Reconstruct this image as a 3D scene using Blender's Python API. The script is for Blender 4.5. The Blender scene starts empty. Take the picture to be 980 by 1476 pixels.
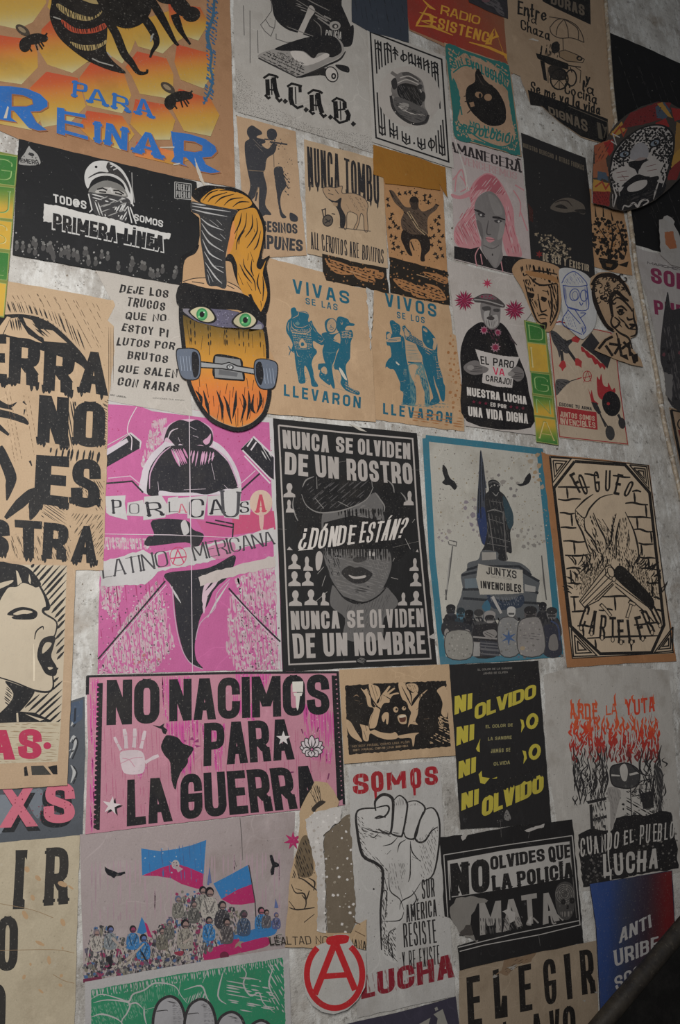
import bpy,math,random
from mathutils import Vector,Matrix
from mathutils.geometry import tessellate_polygon,delaunay_2d_cdt
random.seed(7)
SC = bpy.context.scene
COL = SC.collection
# ------------------------------------------------------------------ camera
F = 976.0
hx = Vector((2280,142,F)).normalized()
up = Vector((-144,-4398,F)); up = (up - hx*up.dot(hx)).normalized()
ny = up.cross(hx)
DEPTH = 2.1
DIST = DEPTH*ny.z
EYE = Vector((0,-DIST,1.6))
cv2w = Matrix((hx,ny,up))
cam = bpy.data.cameras.new('camera')
camo = bpy.data.objects.new('camera',cam); COL.objects.link(camo)
Rb = cv2w @ Matrix(((1,0,0),(0,-1,0),(0,0,-1)))
camo.matrix_world = Matrix.Translation(EYE) @ Rb.to_4x4()
cam.sensor_fit = 'VERTICAL'; cam.sensor_height = 24.0; cam.lens = 24.0*F/1476
cam.clip_start = 0.02
SC.camera = camo
# ------------------------------------------------------------------ world, lamps, exposure
SC.view_settings.view_transform = 'Standard'
SC.view_settings.look = 'None'
SC.view_settings.gamma = 1.0
SC.view_settings.exposure = 0.0
SC.view_settings.use_curve_mapping = False
w = bpy.data.worlds.new('dim_room_air'); SC.world = w; w.use_nodes = True
w.node_tree.nodes['Background'].inputs[0].default_value = (0.9,0.95,1.0,1)
w.node_tree.nodes['Background'].inputs[1].default_value = 0.115
def lamp(name,loc,target,size,power,col):
    l = bpy.data.lights.new(name,'AREA'); l.shape = 'RECTANGLE'; l.size,l.size_y = size
    l.energy = power; l.color = col
    o = bpy.data.objects.new(name,l); COL.objects.link(o); o.location = loc
    o.rotation_euler = (Vector(target)-Vector(loc)).to_track_quat('-Z','Y').to_euler()
    o['kind'] = 'helper'
    return o
lamp('unseen_area_light',(-0.4,-2.2,2.4),(0.4,0,2.0),(0.8,0.9),62,(1.0,0.985,0.965))  # unseen area light, placed to fit the brightness falloff across the wall
# ------------------------------------------------------------------ photo tracing frame -> points on the wall
def ray(x,y):
    return cv2w @ Vector(((x-490)/F,(y-738)/F,1))
def onwall(x,y,off=0.0):
    d = ray(x,y)
    return EYE + d*((DIST-off)/d.y)
_v = [0.0,0.0,1.0]
def v(x0=0,y0=0,w=980):
    _v[:] = [x0,y0,w/980.0]
def px(p):
    return (_v[0]+p[0]*_v[2],_v[1]+p[1]*_v[2])
def lin(c):
    def f(u):
        u = u/255.0
        return u/12.92 if u <= .04045 else ((u+.055)/1.055)**2.4
    r = [f(u) for u in c[:3]]; y = .21*r[0]+.72*r[1]+.07*r[2]; s = (max(c[:3])-min(c[:3]))/max(max(c[:3]),1)
    k = .13 if c[0] >= c[1] >= c[2] and .1 < s < .5 else .06
    return tuple(u*(1-k)+y*k for u in r)
def mixc(a,b,t): return tuple(a[i]*(1-t)+b[i]*t for i in range(3))
# ------------------------------------------------------------------ materials
class NT:
    def __init__(s,name):
        s.m = bpy.data.materials.new(name); s.m.use_nodes = True
        s.t = s.m.node_tree; s.b = s.t.nodes['Principled BSDF']; s.n = s.t.nodes; s.l = s.t.links
        s.co = s.n.new('ShaderNodeTexCoord').outputs['Object']
    def noise(s,scale,detail=4,rough=.6,stretch=None,w=0.0,dist=0.0):
        n = s.n.new('ShaderNodeTexNoise'); n.noise_dimensions = '4D'
        n.inputs['Scale'].default_value = scale; n.inputs['Detail'].default_value = detail
        n.inputs['Roughness'].default_value = rough; n.inputs['W'].default_value = w
        n.inputs['Distortion'].default_value = dist
        co = s.co
        if stretch:
            mp = s.n.new('ShaderNodeMapping'); mp.inputs['Scale'].default_value = stretch
            s.l.new(s.co,mp.inputs[0]); co = mp.outputs[0]
        s.l.new(co,n.inputs['Vector'])
        return n.outputs[0]
    def ramp(s,fac,a,b,lo=0.0,hi=1.0):
        r = s.n.new('ShaderNodeMapRange'); r.inputs[1].default_value = a; r.inputs[2].default_value = b
        r.inputs[3].default_value = lo; r.inputs[4].default_value = hi
        s.l.new(fac,r.inputs[0]); return r.outputs[0]
    def mix(s,fac,a,b,mode='MIX'):
        n = s.n.new('ShaderNodeMix'); n.data_type = 'RGBA'; n.blend_type = mode
        for sock,val in ((n.inputs[0],fac),(n.inputs[6],a),(n.inputs[7],b)):
            if hasattr(val,'links') or isinstance(val,bpy.types.NodeSocket): s.l.new(val,sock)
            elif isinstance(val,(int,float)): sock.default_value = val
            else: sock.default_value = (*lin(val),1)
        return n.outputs[2]
    def bump(s,fac,strength,dist=.002):
        b = s.n.new('ShaderNodeBump'); b.inputs['Strength'].default_value = strength
        b.inputs['Distance'].default_value = dist
        s.l.new(fac,b.inputs['Height'])
        s.l.new(b.outputs[0],s.b.inputs['Normal'])
    def out(s,col,rough=.6,spec=.3):
        if isinstance(col,bpy.types.NodeSocket): s.l.new(col,s.b.inputs['Base Color'])
        else: s.b.inputs['Base Color'].default_value = (*lin(col),1)
        s.b.inputs['Roughness'].default_value = rough
        s.b.inputs['Specular IOR Level'].default_value = spec
        return s.m
_mats = {}
def paper(col,stain=.35,spot=.3,gloss=.5):
    k = ('p',col,stain,spot,gloss)
    if k in _mats: return _mats[k]
    t = NT('pasted_paper'); sd = len(_mats)*3.7
    fib = t.noise(260,3,.7,w=sd)
    c = t.mix(t.ramp(fib,.3,.7,0,.28),col,tuple(int(u*.72) for u in col))
    big = t.noise(9,6,.65,w=sd+1)
    c = t.mix(t.ramp(big,.5,.75,0,stain),c,tuple(int(u*m) for u,m in zip(col,(.62,.55,.46))))
    lite = t.noise(14,5,.7,(1,1,.7),w=sd+2)
    c = t.mix(t.ramp(lite,.56,.72,0,.35),c,tuple(min(255,int(u*1.12+10)) for u in col))
    sp = t.noise(120,2,.5,w=sd+4)
    c = t.mix(t.ramp(sp,.67,.71,0,spot),c,tuple(int(u*.35) for u in col))
    wr = t.noise(9,6,.62,(1.5,1,.8),w=sd+3,dist=.2)
    vo = t.n.new('ShaderNodeTexVoronoi'); vo.feature = 'DISTANCE_TO_EDGE'; vo.inputs['Scale'].default_value = 7
    mp = t.n.new('ShaderNodeMixRGB'); mp.inputs[0].default_value = .12; t.l.new(t.co,mp.inputs[1])
    nn = t.n.new('ShaderNodeTexNoise'); nn.inputs['Scale'].default_value = 6; t.l.new(t.co,nn.inputs['Vector']); t.l.new(nn.outputs['Color'],mp.inputs[2]); t.l.new(mp.outputs[0],vo.inputs['Vector'])
    cr_ = t.ramp(vo.outputs['Distance'],0,.012,1,0); gate = t.ramp(t.noise(5,3,.6,w=sd+8),.5,.6)
    ml = t.n.new('ShaderNodeMath'); ml.operation = 'MULTIPLY'; t.l.new(cr_,ml.inputs[0]); t.l.new(gate,ml.inputs[1])
    c = t.mix(t.ramp(ml.outputs[0],0,1,0,.3),c,tuple(min(255,int(u*1.1+14)) for u in col))
    scf = t.noise(38,6,.75,w=sd+9); c = t.mix(t.ramp(scf,.63,.7,0,.4),c,tuple(min(255,int(u*.6+84)) for u in col))
    t.bump(wr,.35,.01)
    _mats[k] = t.out(c,gloss+.12,.2)
    return _mats[k]
def ink(wear=.35,gloss=.5):
    """printed colour: read from the print's own colour layer, with scuffs"""
    k = ('i',wear,gloss)
    if k in _mats: return _mats[k]
    t = NT('printed_ink'); sd = len(_mats)*2.3
    a = t.n.new('ShaderNodeAttribute'); a.attribute_name = 'Col'
    c0 = a.outputs['Color']
    n1 = t.noise(55,5,.7,(1,1,.6),w=sd)
    c = t.mix(t.ramp(n1,.4,.72,0,.07),c0,(112,106,98))
    n2 = t.noise(170,3,.6,w=sd+1)
    c = t.mix(t.ramp(n2,.6,.68,0,wear),c,(150,143,132))
    n4 = t.noise(24,6,.75,w=sd+5); c = t.mix(t.ramp(n4,.64,.7,0,wear*.9),c,(146,139,128))
    n3 = t.noise(8,5,.6,w=sd+2)
    c = t.mix(t.ramp(n3,.52,.75,0,.25),c,(70,62,52))
    wr = t.noise(9,6,.62,(1.5,1,.8),w=sd+3,dist=.2)
    t.bump(wr,.35,.01)
    _mats[k] = t.out(c,gloss+.12,.2)
    return _mats[k]
# ------------------------------------------------------------------ 2-D helpers
def cr(pts,closed=False,n=4):
    """catmull-rom smoothing"""
    m = len(pts)
    if m < 3: return list(pts)
    out = []
    rng = range(m) if closed else range(m-1)
    for i in rng:
        p0 = pts[(i-1) % m] if (closed or i > 0) else pts[0]
        p1 = pts[i]; p2 = pts[(i+1) % m]
        p3 = pts[(i+2) % m] if (closed or i+2 < m) else pts[-1]
        for k in range(n):
            t = k/n
            out.append(tuple(.5*((2*p1[j]) + (-p0[j]+p2[j])*t + (2*p0[j]-5*p1[j]+4*p2[j]-p3[j])*t*t
                                 + (-p0[j]+3*p1[j]-3*p2[j]+p3[j])*t**3) for j in (0,1)))
    if not closed: out.append(tuple(pts[-1]))
    return out
def ell(cx,cy,rx,ry=None,rot=0,n=18,a0=0,a1=360):
    ry = rx if ry is None else ry; r = math.radians(rot); o = []
    full = abs(a1-a0) >= 360
    for i in range(n if full else n+1):
        a = math.radians(a0+(a1-a0)*i/n)
        x,y = rx*math.cos(a),ry*math.sin(a)
        o.append((cx+x*math.cos(r)-y*math.sin(r),cy+x*math.sin(r)+y*math.cos(r)))
    return o
def star(cx,cy,R,r,n=5,rot=-90):
    return [(cx+(R if i % 2 == 0 else r)*math.cos(math.radians(rot+180*i/n)),
             cy+(R if i % 2 == 0 else r)*math.sin(math.radians(rot+180*i/n))) for i in range(2*n)]
def inside(p,poly):
    x,y = p; c = False; j = len(poly)-1
    for i in range(len(poly)):
        xi,yi = poly[i]; xj,yj = poly[j]
        if (yi > y) != (yj > y) and x < (xj-xi)*(y-yi)/(yj-yi)+xi: c = not c
        j = i
    return c
def rag(poly,amp,step):
    out = []; m = len(poly)
    for i in range(m):
        a,b = poly[i],poly[(i+1) % m]
        L = math.hypot(b[0]-a[0],b[1]-a[1]); k = max(1,int(L/step))
        out.append(a)
        for q in range(1,k):
            t = q/k
            out.append((a[0]+(b[0]-a[0])*t+random.uniform(-amp,amp),a[1]+(b[1]-a[1])*t+random.uniform(-amp,amp)))
    return out
def ribbon(pts,wid,closed=False):
    """left/right outline of a polyline; wid: number or per-point list"""
    m = len(pts)
    if isinstance(wid,(int,float)): wid = [wid]*m
    L,R = [],[]
    for i in range(m):
        a = pts[i-1] if (i > 0 or closed) else None
        b = pts[i]
        c = pts[(i+1) % m] if (i < m-1 or closed) else None
        ds = []
        for q,r in ((a,b),(b,c)):
            if q is None or r is None: continue
            dx,dy = r[0]-q[0],r[1]-q[1]; l = math.hypot(dx,dy)
            if l > 1e-9: ds.append((dx/l,dy/l))
        if not ds: ds = [(1,0)]
        if len(ds) == 2:
            tx,ty = ds[0][0]+ds[1][0],ds[0][1]+ds[1][1]; l = math.hypot(tx,ty)
            if l < 1e-6: tx,ty = ds[0]; k = 1
            else:
                tx,ty = tx/l,ty/l
                k = 1/max(.45,tx*ds[0][0]+ty*ds[0][1])
        else: tx,ty = ds[0]; k = 1
        h = wid[i]*.5*k
        L.append((b[0]-ty*h,b[1]+tx*h)); R.append((b[0]+ty*h,b[1]-tx*h))
    return L,R
# ------------------------------------------------------------------ stroke lettering
_O = '~.5,1 .8,.97 .97,.85 1,.7 1,.3 .97,.15 .8,.03 .5,0 .2,.03 .03,.15 0,.3 0,.7 .03,.85 .2,.97 .5,1'
_P = '0,0 0,1|~0,1 .6,1 .92,.94 1,.8 1,.66 .92,.52 .6,.46 0,.46'
GL = {
'A': '0,0 .42,1 .58,1 1,0|.2,.28 .8,.28','B': '0,0 0,1|~0,1 .6,1 .88,.94 .94,.82 .94,.68 .85,.58 .6,.53 0,.53|~0,.53 .65,.53 .92,.47 1,.34 1,.18 .92,.06 .65,0 0,0',
'C': '~1,.72 .97,.86 .8,.97 .5,1 .2,.97 .03,.85 0,.7 0,.3 .03,.15 .2,.03 .5,0 .8,.03 .97,.14 1,.28',
'D': '0,0 0,1|~0,1 .5,1 .85,.95 1,.78 1,.22 .85,.05 .5,0 0,0','E': '1,0 0,0 0,1 1,1|0,.52 .85,.52','F': '0,0 0,1 1,1|0,.5 .85,.5',
'G': '~1,.74 .97,.86 .8,.97 .5,1 .2,.97 .03,.85 0,.7 0,.3 .03,.15 .2,.03 .5,0 .8,.03 .97,.14 1,.28 1,.44|1,.46 .52,.46',
'H': '0,0 0,1|1,0 1,1|0,.52 1,.52','I': '0,0 0,1','J': '~1,1 1,.25 .9,.07 .5,0 .1,.07 0,.25','K': '0,0 0,1|1,1 .05,.42|.3,.58 1,0','L': '0,1 0,0 1,0',
'M': '0,0 0,1 .5,.2 1,1 1,0','N': '0,0 0,1 1,0 1,1','O': _O,'P': _P,'Q': _O+'|.55,.25 .95,-.06','R': _P+'|.5,.46 .95,.2 1,0',
'S': '~1,.77 .96,.89 .78,.98 .5,1 .2,.97 .03,.86 .02,.7 .14,.58 .5,.5 .86,.41 .98,.28 .97,.13 .8,.03 .5,0 .2,.03 .04,.11 0,.23',
'T': '.5,0 .5,1|0,1 1,1','U': '~0,1 0,.3 .03,.15 .2,.03 .5,0 .8,.03 .97,.15 1,.3 1,1','V': '0,1 .45,0 .55,0 1,1','W': '0,1 .25,0 .5,.75 .75,0 1,1',
'X': '0,0 1,1|0,1 1,0','Y': '.5,0 .5,.45|0,1 .5,.45 1,1','Z': '0,1 1,1 0,0 1,0','.': '0,0 0,.02',',': '0,.05 0,-.12',"'": '0,1 0,.8','!': '0,1 0,.3|0,.04 0,0','-': '0,.45 1,.45',
'?': '~0,.75 .1,.95 .5,1 .9,.92 1,.75 .85,.55 .5,.45 .5,.28|.5,.03 .5,0','¿': '~1,.25 .9,.05 .5,0 .1,.08 0,.25 .15,.45 .5,.55 .5,.72|.5,.97 .5,1',
'@': '~.72,.65 .5,.7 .3,.6 .28,.42 .4,.3 .6,.32 .72,.5 .72,.66 .74,.38 .85,.3 1,.45 .98,.7 .8,.95 .5,1 .2,.93 .02,.7 0,.35 .15,.08 .45,0 .8,.08',
'a': '~.85,.45 .6,.6 .25,.55 .05,.3 .2,.03 .55,.05 .85,.35|~.88,.6 .86,.1 1,.02','c': '~.9,.5 .6,.6 .2,.5 .05,.25 .25,.03 .65,.02 .95,.15','d': '~.85,.45 .6,.6 .25,.55 .05,.3 .2,.03 .55,.05 .85,.35|~.92,1 .86,.1 1,.02',
'e': '~.1,.28 .8,.35 .85,.5 .55,.62 .2,.5 .08,.25 .3,.03 .65,.02 1,.2','h': '0,0 .08,1|~.02,.3 .4,.6 .75,.55 .8,.1 1,.02','i': '~.1,.6 .1,.1 .3,.02|.15,.82 .18,.86','l': '~.1,.1 .5,.7 .4,1 .15,.9 .12,.2 .35,.02 .6,.1',
'm': '0,0 .03,.6|~.03,.35 .25,.6 .45,.5 .45,0|~.46,.35 .7,.6 .88,.5 .88,.1 1,.02','n': '0,0 .05,.6|~.05,.35 .45,.62 .78,.5 .8,.1 1,.02','o': '~.5,.6 .15,.5 .08,.22 .35,.02 .75,.1 .88,.4 .5,.6','r': '0,0 .1,.6|~.1,.35 .4,.6 .9,.55',
's': '~.85,.5 .5,.62 .2,.5 .4,.32 .8,.2 .6,.02 .1,.06','t': '~.4,1 .38,.15 .6,.02 .9,.1|.05,.62 .85,.66','v': '0,.6 .4,0 .9,.62','y': '0,.6 .45,.05|.95,.62 .4,-.1 .1,-.35','z': '.05,.55 .85,.58 .1,.02 .95,.04','x': '0,0 .9,.6|0,.6 .9,0',
}
ACC = {'Á': 'A','É': 'E','Í': 'I','Ó': 'O','Ú': 'U'}
WD = {'M': 1.3,'W': 1.4,'E': .85,'F': .82,'L': .8,'J': .8,'I': 0,'.': 0,',': 0,"'": 0,'!': 0,' ': .55,'i': .35,'l': .5,'m': 1.4,'t': .7,'r': .75,'T': .95,'@': 1.25,'-': .5}
_gc = {}
def glyph(ch):
    if ch not in _gc:
        st = []
        for s in GL[ch].split('|'):
            sm = s[0] == '~'
            p = [tuple(float(q) for q in a.split(',')) for a in s.strip('~').split()]
            st.append(cr(p,n=3) if sm else p)
        _gc[ch] = st
    return _gc[ch]
def layout(s,quad,wt=.2,gap=None,nib=None,serif=0,slant=0,jit=0,rot=0,lim=.4):
    """list of outline strips (in zoom coordinates) for a line of lettering stretched into quad TL,TR,BR,BL"""
    d = lambda a,b: math.hypot(a[0]-b[0],a[1]-b[1])
    W = .5*(d(quad[0],quad[1])+d(quad[3],quad[2])); H = .5*(d(quad[0],quad[3])+d(quad[1],quad[2]))
    t = wt*H; g = (gap*H if gap is not None else .1*H)
    fl = sum(WD.get(ACC.get(c,c),1) for c in s); zero = sum(1 for c in s if WD.get(ACC.get(c,c),1) == 0)
    u = max((W - g*(len(s)-1) - zero*t)/max(fl,.3),t*.6)
    if t > lim*u and fl > .01:
        t = lim*u; u = max((W - g*(len(s)-1) - zero*t)/max(fl,.3),t*1.05)
    tv = t if nib else min(t,.17*H+.12*t); x = 0; out = []
    def mp(p):
        X,Y = p[0]/W,1-p[1]/H
        a = [quad[0][i]*(1-X)+quad[1][i]*X for i in (0,1)]; b = [quad[3][i]*(1-X)+quad[2][i]*X for i in (0,1)]
        return (a[0]*(1-Y)+b[0]*Y,a[1]*(1-Y)+b[1]*Y)
    for ch in s:
        base = ACC.get(ch,ch); wf = WD.get(base,1); full = wf*u if wf else t
        if ch == ' ': x += full+g; continue
        sw = max(full-t,0); sh = H-tv
        strokes = [list(q) for q in glyph(base)]
        if ch in ACC: strokes.append([(.3,1.06+.35*wt),(.72,1.24+.35*wt)] if wf else [(-.0,1.1+.3*wt),(.0,1.24+.3*wt)])
        jx,jy,jr = random.uniform(-jit,jit)*H,random.uniform(-jit,jit)*H,random.uniform(-rot,rot)
        for st in strokes:
            q = []
            for (a,b) in st:
                X,Y = t/2+a*sw,tv/2+b*sh
                cx,cy = full/2,H/2
                X,Y = cx+(X-cx)*math.cos(jr)-(Y-cy)*math.sin(jr),cy+(X-cx)*math.sin(jr)+(Y-cy)*math.cos(jr)
                q.append((x+X+jx+slant*Y,Y+jy))
            if len(q) == 2 and d(*q) < t*.3:
                q = [(q[0][0],q[0][1]-t*.5),(q[0][0],q[0][1]+t*.5)]
                L,R = ribbon(q,t); out.append(([mp(p) for p in L],[mp(p) for p in R])); continue
            def nw(dx,dy):
                if not nib: l = math.hypot(dx,dy) or 1; return (t*dy*dy+tv*dx*dx)/l/l
                th = math.atan2(dy,dx); return t*(nib[1]+(1-nib[1])*abs(math.sin(th-math.radians(nib[0]))))
            if len(q) < 7 and not jr:      # straight-sided letters: every stroke cut level with the line
                for i in range(len(q)-1):
                    (xa,ya),(xb,yb) = q[i],q[i+1]; dx,dy = xb-xa,yb-ya; l = math.hypot(dx,dy) or 1; wv = nw(dx,dy)*(.8 if min(ya,yb) > H else 1)
                    if abs(dy) > .45*abs(dx):
                        hw = min(.5*wv*l/abs(dy),.8*wv); sg = 1 if dy > 0 else -1
                        ya2 = ya-sg*tv*.5 if (ya < t*.8 or H > ya > H-t*.8 or abs(dx) < .1*abs(dy)) and ya < H else ya
                        yb2 = yb+sg*tv*.5 if (yb < t*.8 or H > yb > H-t*.8 or abs(dx) < .1*abs(dy)) and yb < H else yb
                        lo,hi = x+jx-.02*t+min(0,slant*H),x+jx+full+.02*t+max(0,slant*H)
                        c_ = lambda u: max(lo,min(hi,u))
                        L = [(c_(xa-hw),ya2),(c_(xb-hw),yb2)]; R = [(c_(xa+hw),ya2),(c_(xb+hw),yb2)]
                    else:
                        ux,uy = dx/l,dy/l; e = t*.5
                        L,R = ribbon([(xa-ux*e,ya-uy*e),(xb+ux*e,yb+uy*e)],wv)
                    out.append(([mp(p) for p in L],[mp(p) for p in R]))
            else:
                for e,f in ((0,1),(-1,-2)):
                    dx,dy = q[e][0]-q[f][0],q[e][1]-q[f][1]; l = math.hypot(dx,dy) or 1
                    ext = t*.5 if (abs(dx) > abs(dy)*1.2 or abs(dx) < abs(dy)*.15) else t*.35
                    q[e] = (q[e][0]+dx/l*ext,q[e][1]+dy/l*ext)
                ws = [nw(q[min(len(q)-1,i+1)][0]-q[max(0,i-1)][0],q[min(len(q)-1,i+1)][1]-q[max(0,i-1)][1]) for i in range(len(q))]
                L,R = ribbon(q,ws); out.append(([mp(p) for p in L],[mp(p) for p in R]))
            if serif:
                for e,f in ((0,1),(-1,-2)):
                    (X,Y),(X2,Y2) = q[e],q[f]
                    if abs(Y-Y2) < abs(X-X2)*.4: continue
                    if Y < t*.8 or Y > H-t*.8:
                        th = serif*.32*t+.012*H
                        L,R = ribbon([(X-t*(.5+serif*.5),Y),(X+t*(.5+serif*.5),Y)],th*2)
                        out.append(([mp(p) for p in L],[mp(p) for p in R]))
        x += full+g
    return out
# ------------------------------------------------------------------ things on the wall
LEVEL = .0026; STEP = 8e-6; COUNT = [0]
class Part:
    def __init__(s,owner,name,mat,label=None):
        s.o,s.name,s.mat,s.label = owner,name,mat,label
        s.V,s.Fc,s.C = [],[],[]
    def _z(s):
        s.o.z += STEP; return s.o.z
    def _add(s,pts,tris,cols):
        z = s._z(); b = len(s.V)
        for p in pts: s.V.append(onwall(*px(p),z)-s.o.loc)
        for t in tris: s.Fc.append([b+i for i in t])
        if isinstance(cols,list): s.C += [lin(c) for c in cols]
        else: s.C += [lin(cols)]*len(pts)
    def poly(s,pts,col,sm=False,holes=(),rg=0):
        if sm: pts = cr(pts,True,4)
        if rg: pts = rag(pts,rg,rg*4)
        loops = [[Vector((p[0],p[1],0)) for p in l] for l in (pts,*holes)]
        flat = [(p.x,p.y) for l in loops for p in l]
        s._add(flat,tessellate_polygon(loops),col); return s
    def polys(s,lst,col,sm=False,rg=0):
        for p in lst: s.poly(p,col,sm,(),rg)
        return s
    def grad(s,pts,stops,ang=90,n=14):
        """one polygon printed in a colour blend along ang"""
        r = math.radians(ang); ux,uy = math.cos(r),math.sin(r)
        k = [p[0]*ux+p[1]*uy for p in pts]; lo,hi = min(k),max(k)
        def ctest(t):
            t = max(0,min(1,t))*(len(stops)-1); i = min(int(t),len(stops)-2); return mixc(stops[i],stops[i+1],t-i)
        for i in range(n):
            a,b = lo+(hi-lo)*i/n,lo+(hi-lo)*(i+1)/n
            q = list(pts)
            for lim,sg in ((a,1),(b,-1)):
                o = []
                for j in range(len(q)):
                    p1,p2 = q[j],q[(j+1) % len(q)]
                    d1,d2 = sg*(p1[0]*ux+p1[1]*uy-lim),sg*(p2[0]*ux+p2[1]*uy-lim)
                    if d1 >= 0: o.append(p1)
                    if d1*d2 < 0:
                        t = d1/(d1-d2); o.append((p1[0]+(p2[0]-p1[0])*t,p1[1]+(p2[1]-p1[1])*t))
                q = o
                if len(q) < 3: break
            if len(q) < 3: continue
            cols = [ctest(((p[0]*ux+p[1]*uy)-lo)/(hi-lo+1e-9)) for p in q]
            s._add(q,[(0,j,j+1) for j in range(1,len(q)-1)],cols)
        return s
    def union(s,lst,col):
        """overlapping strokes merged into one flat print"""
        pts,fc = [],[]
        for L,R in lst:
            b = len(pts); m = len(L); pts += [Vector(p) for p in L]+[Vector(p) for p in R]
            for i in range(m-1):
                for f in ((b+i,b+i+1,b+m+i+1),(b+i,b+m+i+1,b+m+i)):
                    p,q,r = (pts[j] for j in f); cr2 = (q.x-p.x)*(r.y-p.y)-(q.y-p.y)*(r.x-p.x)
                    if abs(cr2) > 1e-6: fc.append(f if cr2 > 0 else f[::-1])
        if not pts: return s
        vo,eo,fo,a,b,of = delaunay_2d_cdt(pts,[],fc,1,1e-4)
        tr = [f for f,o in zip(fo,of) if o]
        s._add([(p.x,p.y) for p in vo],tr,col); return s
    def strips(s,lst,col):
        pts,tr = [],[]
        for L,R in lst:
            b = len(pts); m = len(L); pts += L+R
            for i in range(m-1): tr += [(b+i,b+i+1,b+m+i+1),(b+i,b+m+i+1,b+m+i)]
        if pts: s._add(pts,tr,col)
        return s
    def st(s,pts,wid,col,sm=False,closed=False):
        if sm: pts = cr(pts,closed,4)
        elif closed: pts = list(pts)
        if closed: pts = list(pts)+[pts[0]]
        m = len(pts)
        if isinstance(wid,(list,tuple)):
            ws = []
            for i in range(m):
                t = i/(m-1)*(len(wid)-1); k = min(int(t),len(wid)-2); ws.append(wid[k]+(wid[k+1]-wid[k])*(t-k))
        else: ws = wid
        return s.union([ribbon(pts,ws)],col)
    def sts(s,lst,wid,col,sm=False):
        o = []
        for pts in lst:
            q = cr(pts,False,4) if sm else pts
            m = len(q); ws = wid
            if isinstance(wid,(list,tuple)):
                ws = []
                for i in range(m):
                    t = i/(m-1)*(len(wid)-1); k = min(int(t),len(wid)-2); ws.append(wid[k]+(wid[k+1]-wid[k])*(t-k))
            o.append(ribbon(q,ws))
        return s.union(o,col)
    def hatch(s,poly,ang,sp,wid,col,jit=.3,brk=0.0,sm=False,taper=True):
        if sm: poly = cr(poly,True,4)
        r = math.radians(ang); ux,uy = math.cos(r),math.sin(r)
        ks = [-p[0]*uy+p[1]*ux for p in poly]; k = min(ks)+sp*.5; o = []
        while k < max(ks):
            kk = k+random.uniform(-jit,jit)*sp; xs = []
            for i in range(len(poly)):
                a,b = poly[i],poly[(i+1) % len(poly)]
                da,db = -a[0]*uy+a[1]*ux-kk,-b[0]*uy+b[1]*ux-kk
                if (da > 0) != (db > 0):
                    t = da/(da-db); xs.append((a[0]+(b[0]-a[0])*t)*ux+(a[1]+(b[1]-a[1])*t)*uy)
            xs.sort()
            for i in range(0,len(xs)-1,2):
                a,b = xs[i],xs[i+1]
                segs = [(a,b)]
                if brk:
                    segs = []; q = a
                    while q < b:
                        l = brk*random.uniform(.4,1.4); segs.append((q,min(b,q+l))); q += l+brk*random.uniform(.1,.5)
                for a2,b2 in segs:
                    if b2-a2 < wid*.8: continue
                    P = [((a2+(b2-a2)*f)*ux-kk*uy,(a2+(b2-a2)*f)*uy+kk*ux) for f in (0,.25,.7,1)]
                    ww = wid*random.uniform(.7,1.25)
                    o.append(ribbon(P,[ww*.25,ww,ww*.9,ww*.15] if taper else ww))
            k += sp
        return s.strips(o,col)
    def dots(s,poly,n,r0,r1,col,prob=None,sm=False):
        if sm: poly = cr(poly,True,4)
        xs = [p[0] for p in poly]; ys = [p[1] for p in poly]; pts,tr,cs = [],[],[]
        cl = col if isinstance(col,list) else None; gr = {}; cs_ = 2.5*r1
        for _ in range(n):
            p = (random.uniform(min(xs),max(xs)),random.uniform(min(ys),max(ys)))
            if not inside(p,poly) or (prob and random.random() > prob(*p)): continue
            b = len(pts); r = random.uniform(r0,r1); a = random.random()*3
            gx,gy = int(p[0]//cs_),int(p[1]//cs_)
            if any(math.hypot(p[0]-u[0],p[1]-u[1]) < 1.2*(r+u[2]) for i in (-1,0,1) for j in (-1,0,1) for u in gr.get((gx+i,gy+j),())): continue
            gr.setdefault((gx,gy),[]).append((p[0],p[1],r))
            c = random.choice(cl) if cl else col
            for i in range(5):
                rr = r*random.uniform(.6,1.2)
                pts.append((p[0]+rr*math.cos(a+i*1.257),p[1]+rr*math.sin(a+i*1.257))); cs.append(c)
            tr += [(b,b+1,b+2),(b,b+2,b+3),(b,b+3,b+4)]
        if pts: s._add(pts,tr,cs)
        return s
    def text(s,txt,quad,col,**k):
        return s.union(layout(txt,quad,**k),col)
    def done(s):
        if not s.V: return
        n = len(s.V); par = list(range(n))
        def root(i):
            while par[i] != i: par[i] = par[par[i]]; i = par[i]
            return i
        for f in s.Fc:
            for i in f[1:]: par[root(i)] = root(f[0])
        isl = {}
        for i in range(n): isl.setdefault(root(i),[]).append(i)
        isl = list(isl.values()); m = len(isl); grp = [0]*m; k = 1
        if 1 < m < 500:
            bb = []
            for q in isl:
                xs = [s.V[i].x for i in q]; zs = [s.V[i].z for i in q]; bb.append((min(xs),max(xs),min(zs),max(zs)))
            sz = [max(u[1]-u[0],u[3]-u[2]) for u in bb]; g = list(range(m))
            def rt(i):
                while g[i] != i: g[i] = g[g[i]]; i = g[i]
                return i
            for i in range(m):
                for j in range(i):
                    u,w_ = bb[i],bb[j]; dx = max(0,u[0]-w_[1],w_[0]-u[1]); dz = max(0,u[2]-w_[3],w_[2]-u[3])
                    if math.hypot(dx,dz) <= max(.019,.5*max(sz[i],sz[j])): g[rt(i)] = rt(j)
            ks = {}
            grp = [ks.setdefault(rt(i),len(ks)) for i in range(m)]; k = len(ks)
        if k > 12 or s.name == 'lettering': grp = [0]*m
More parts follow.
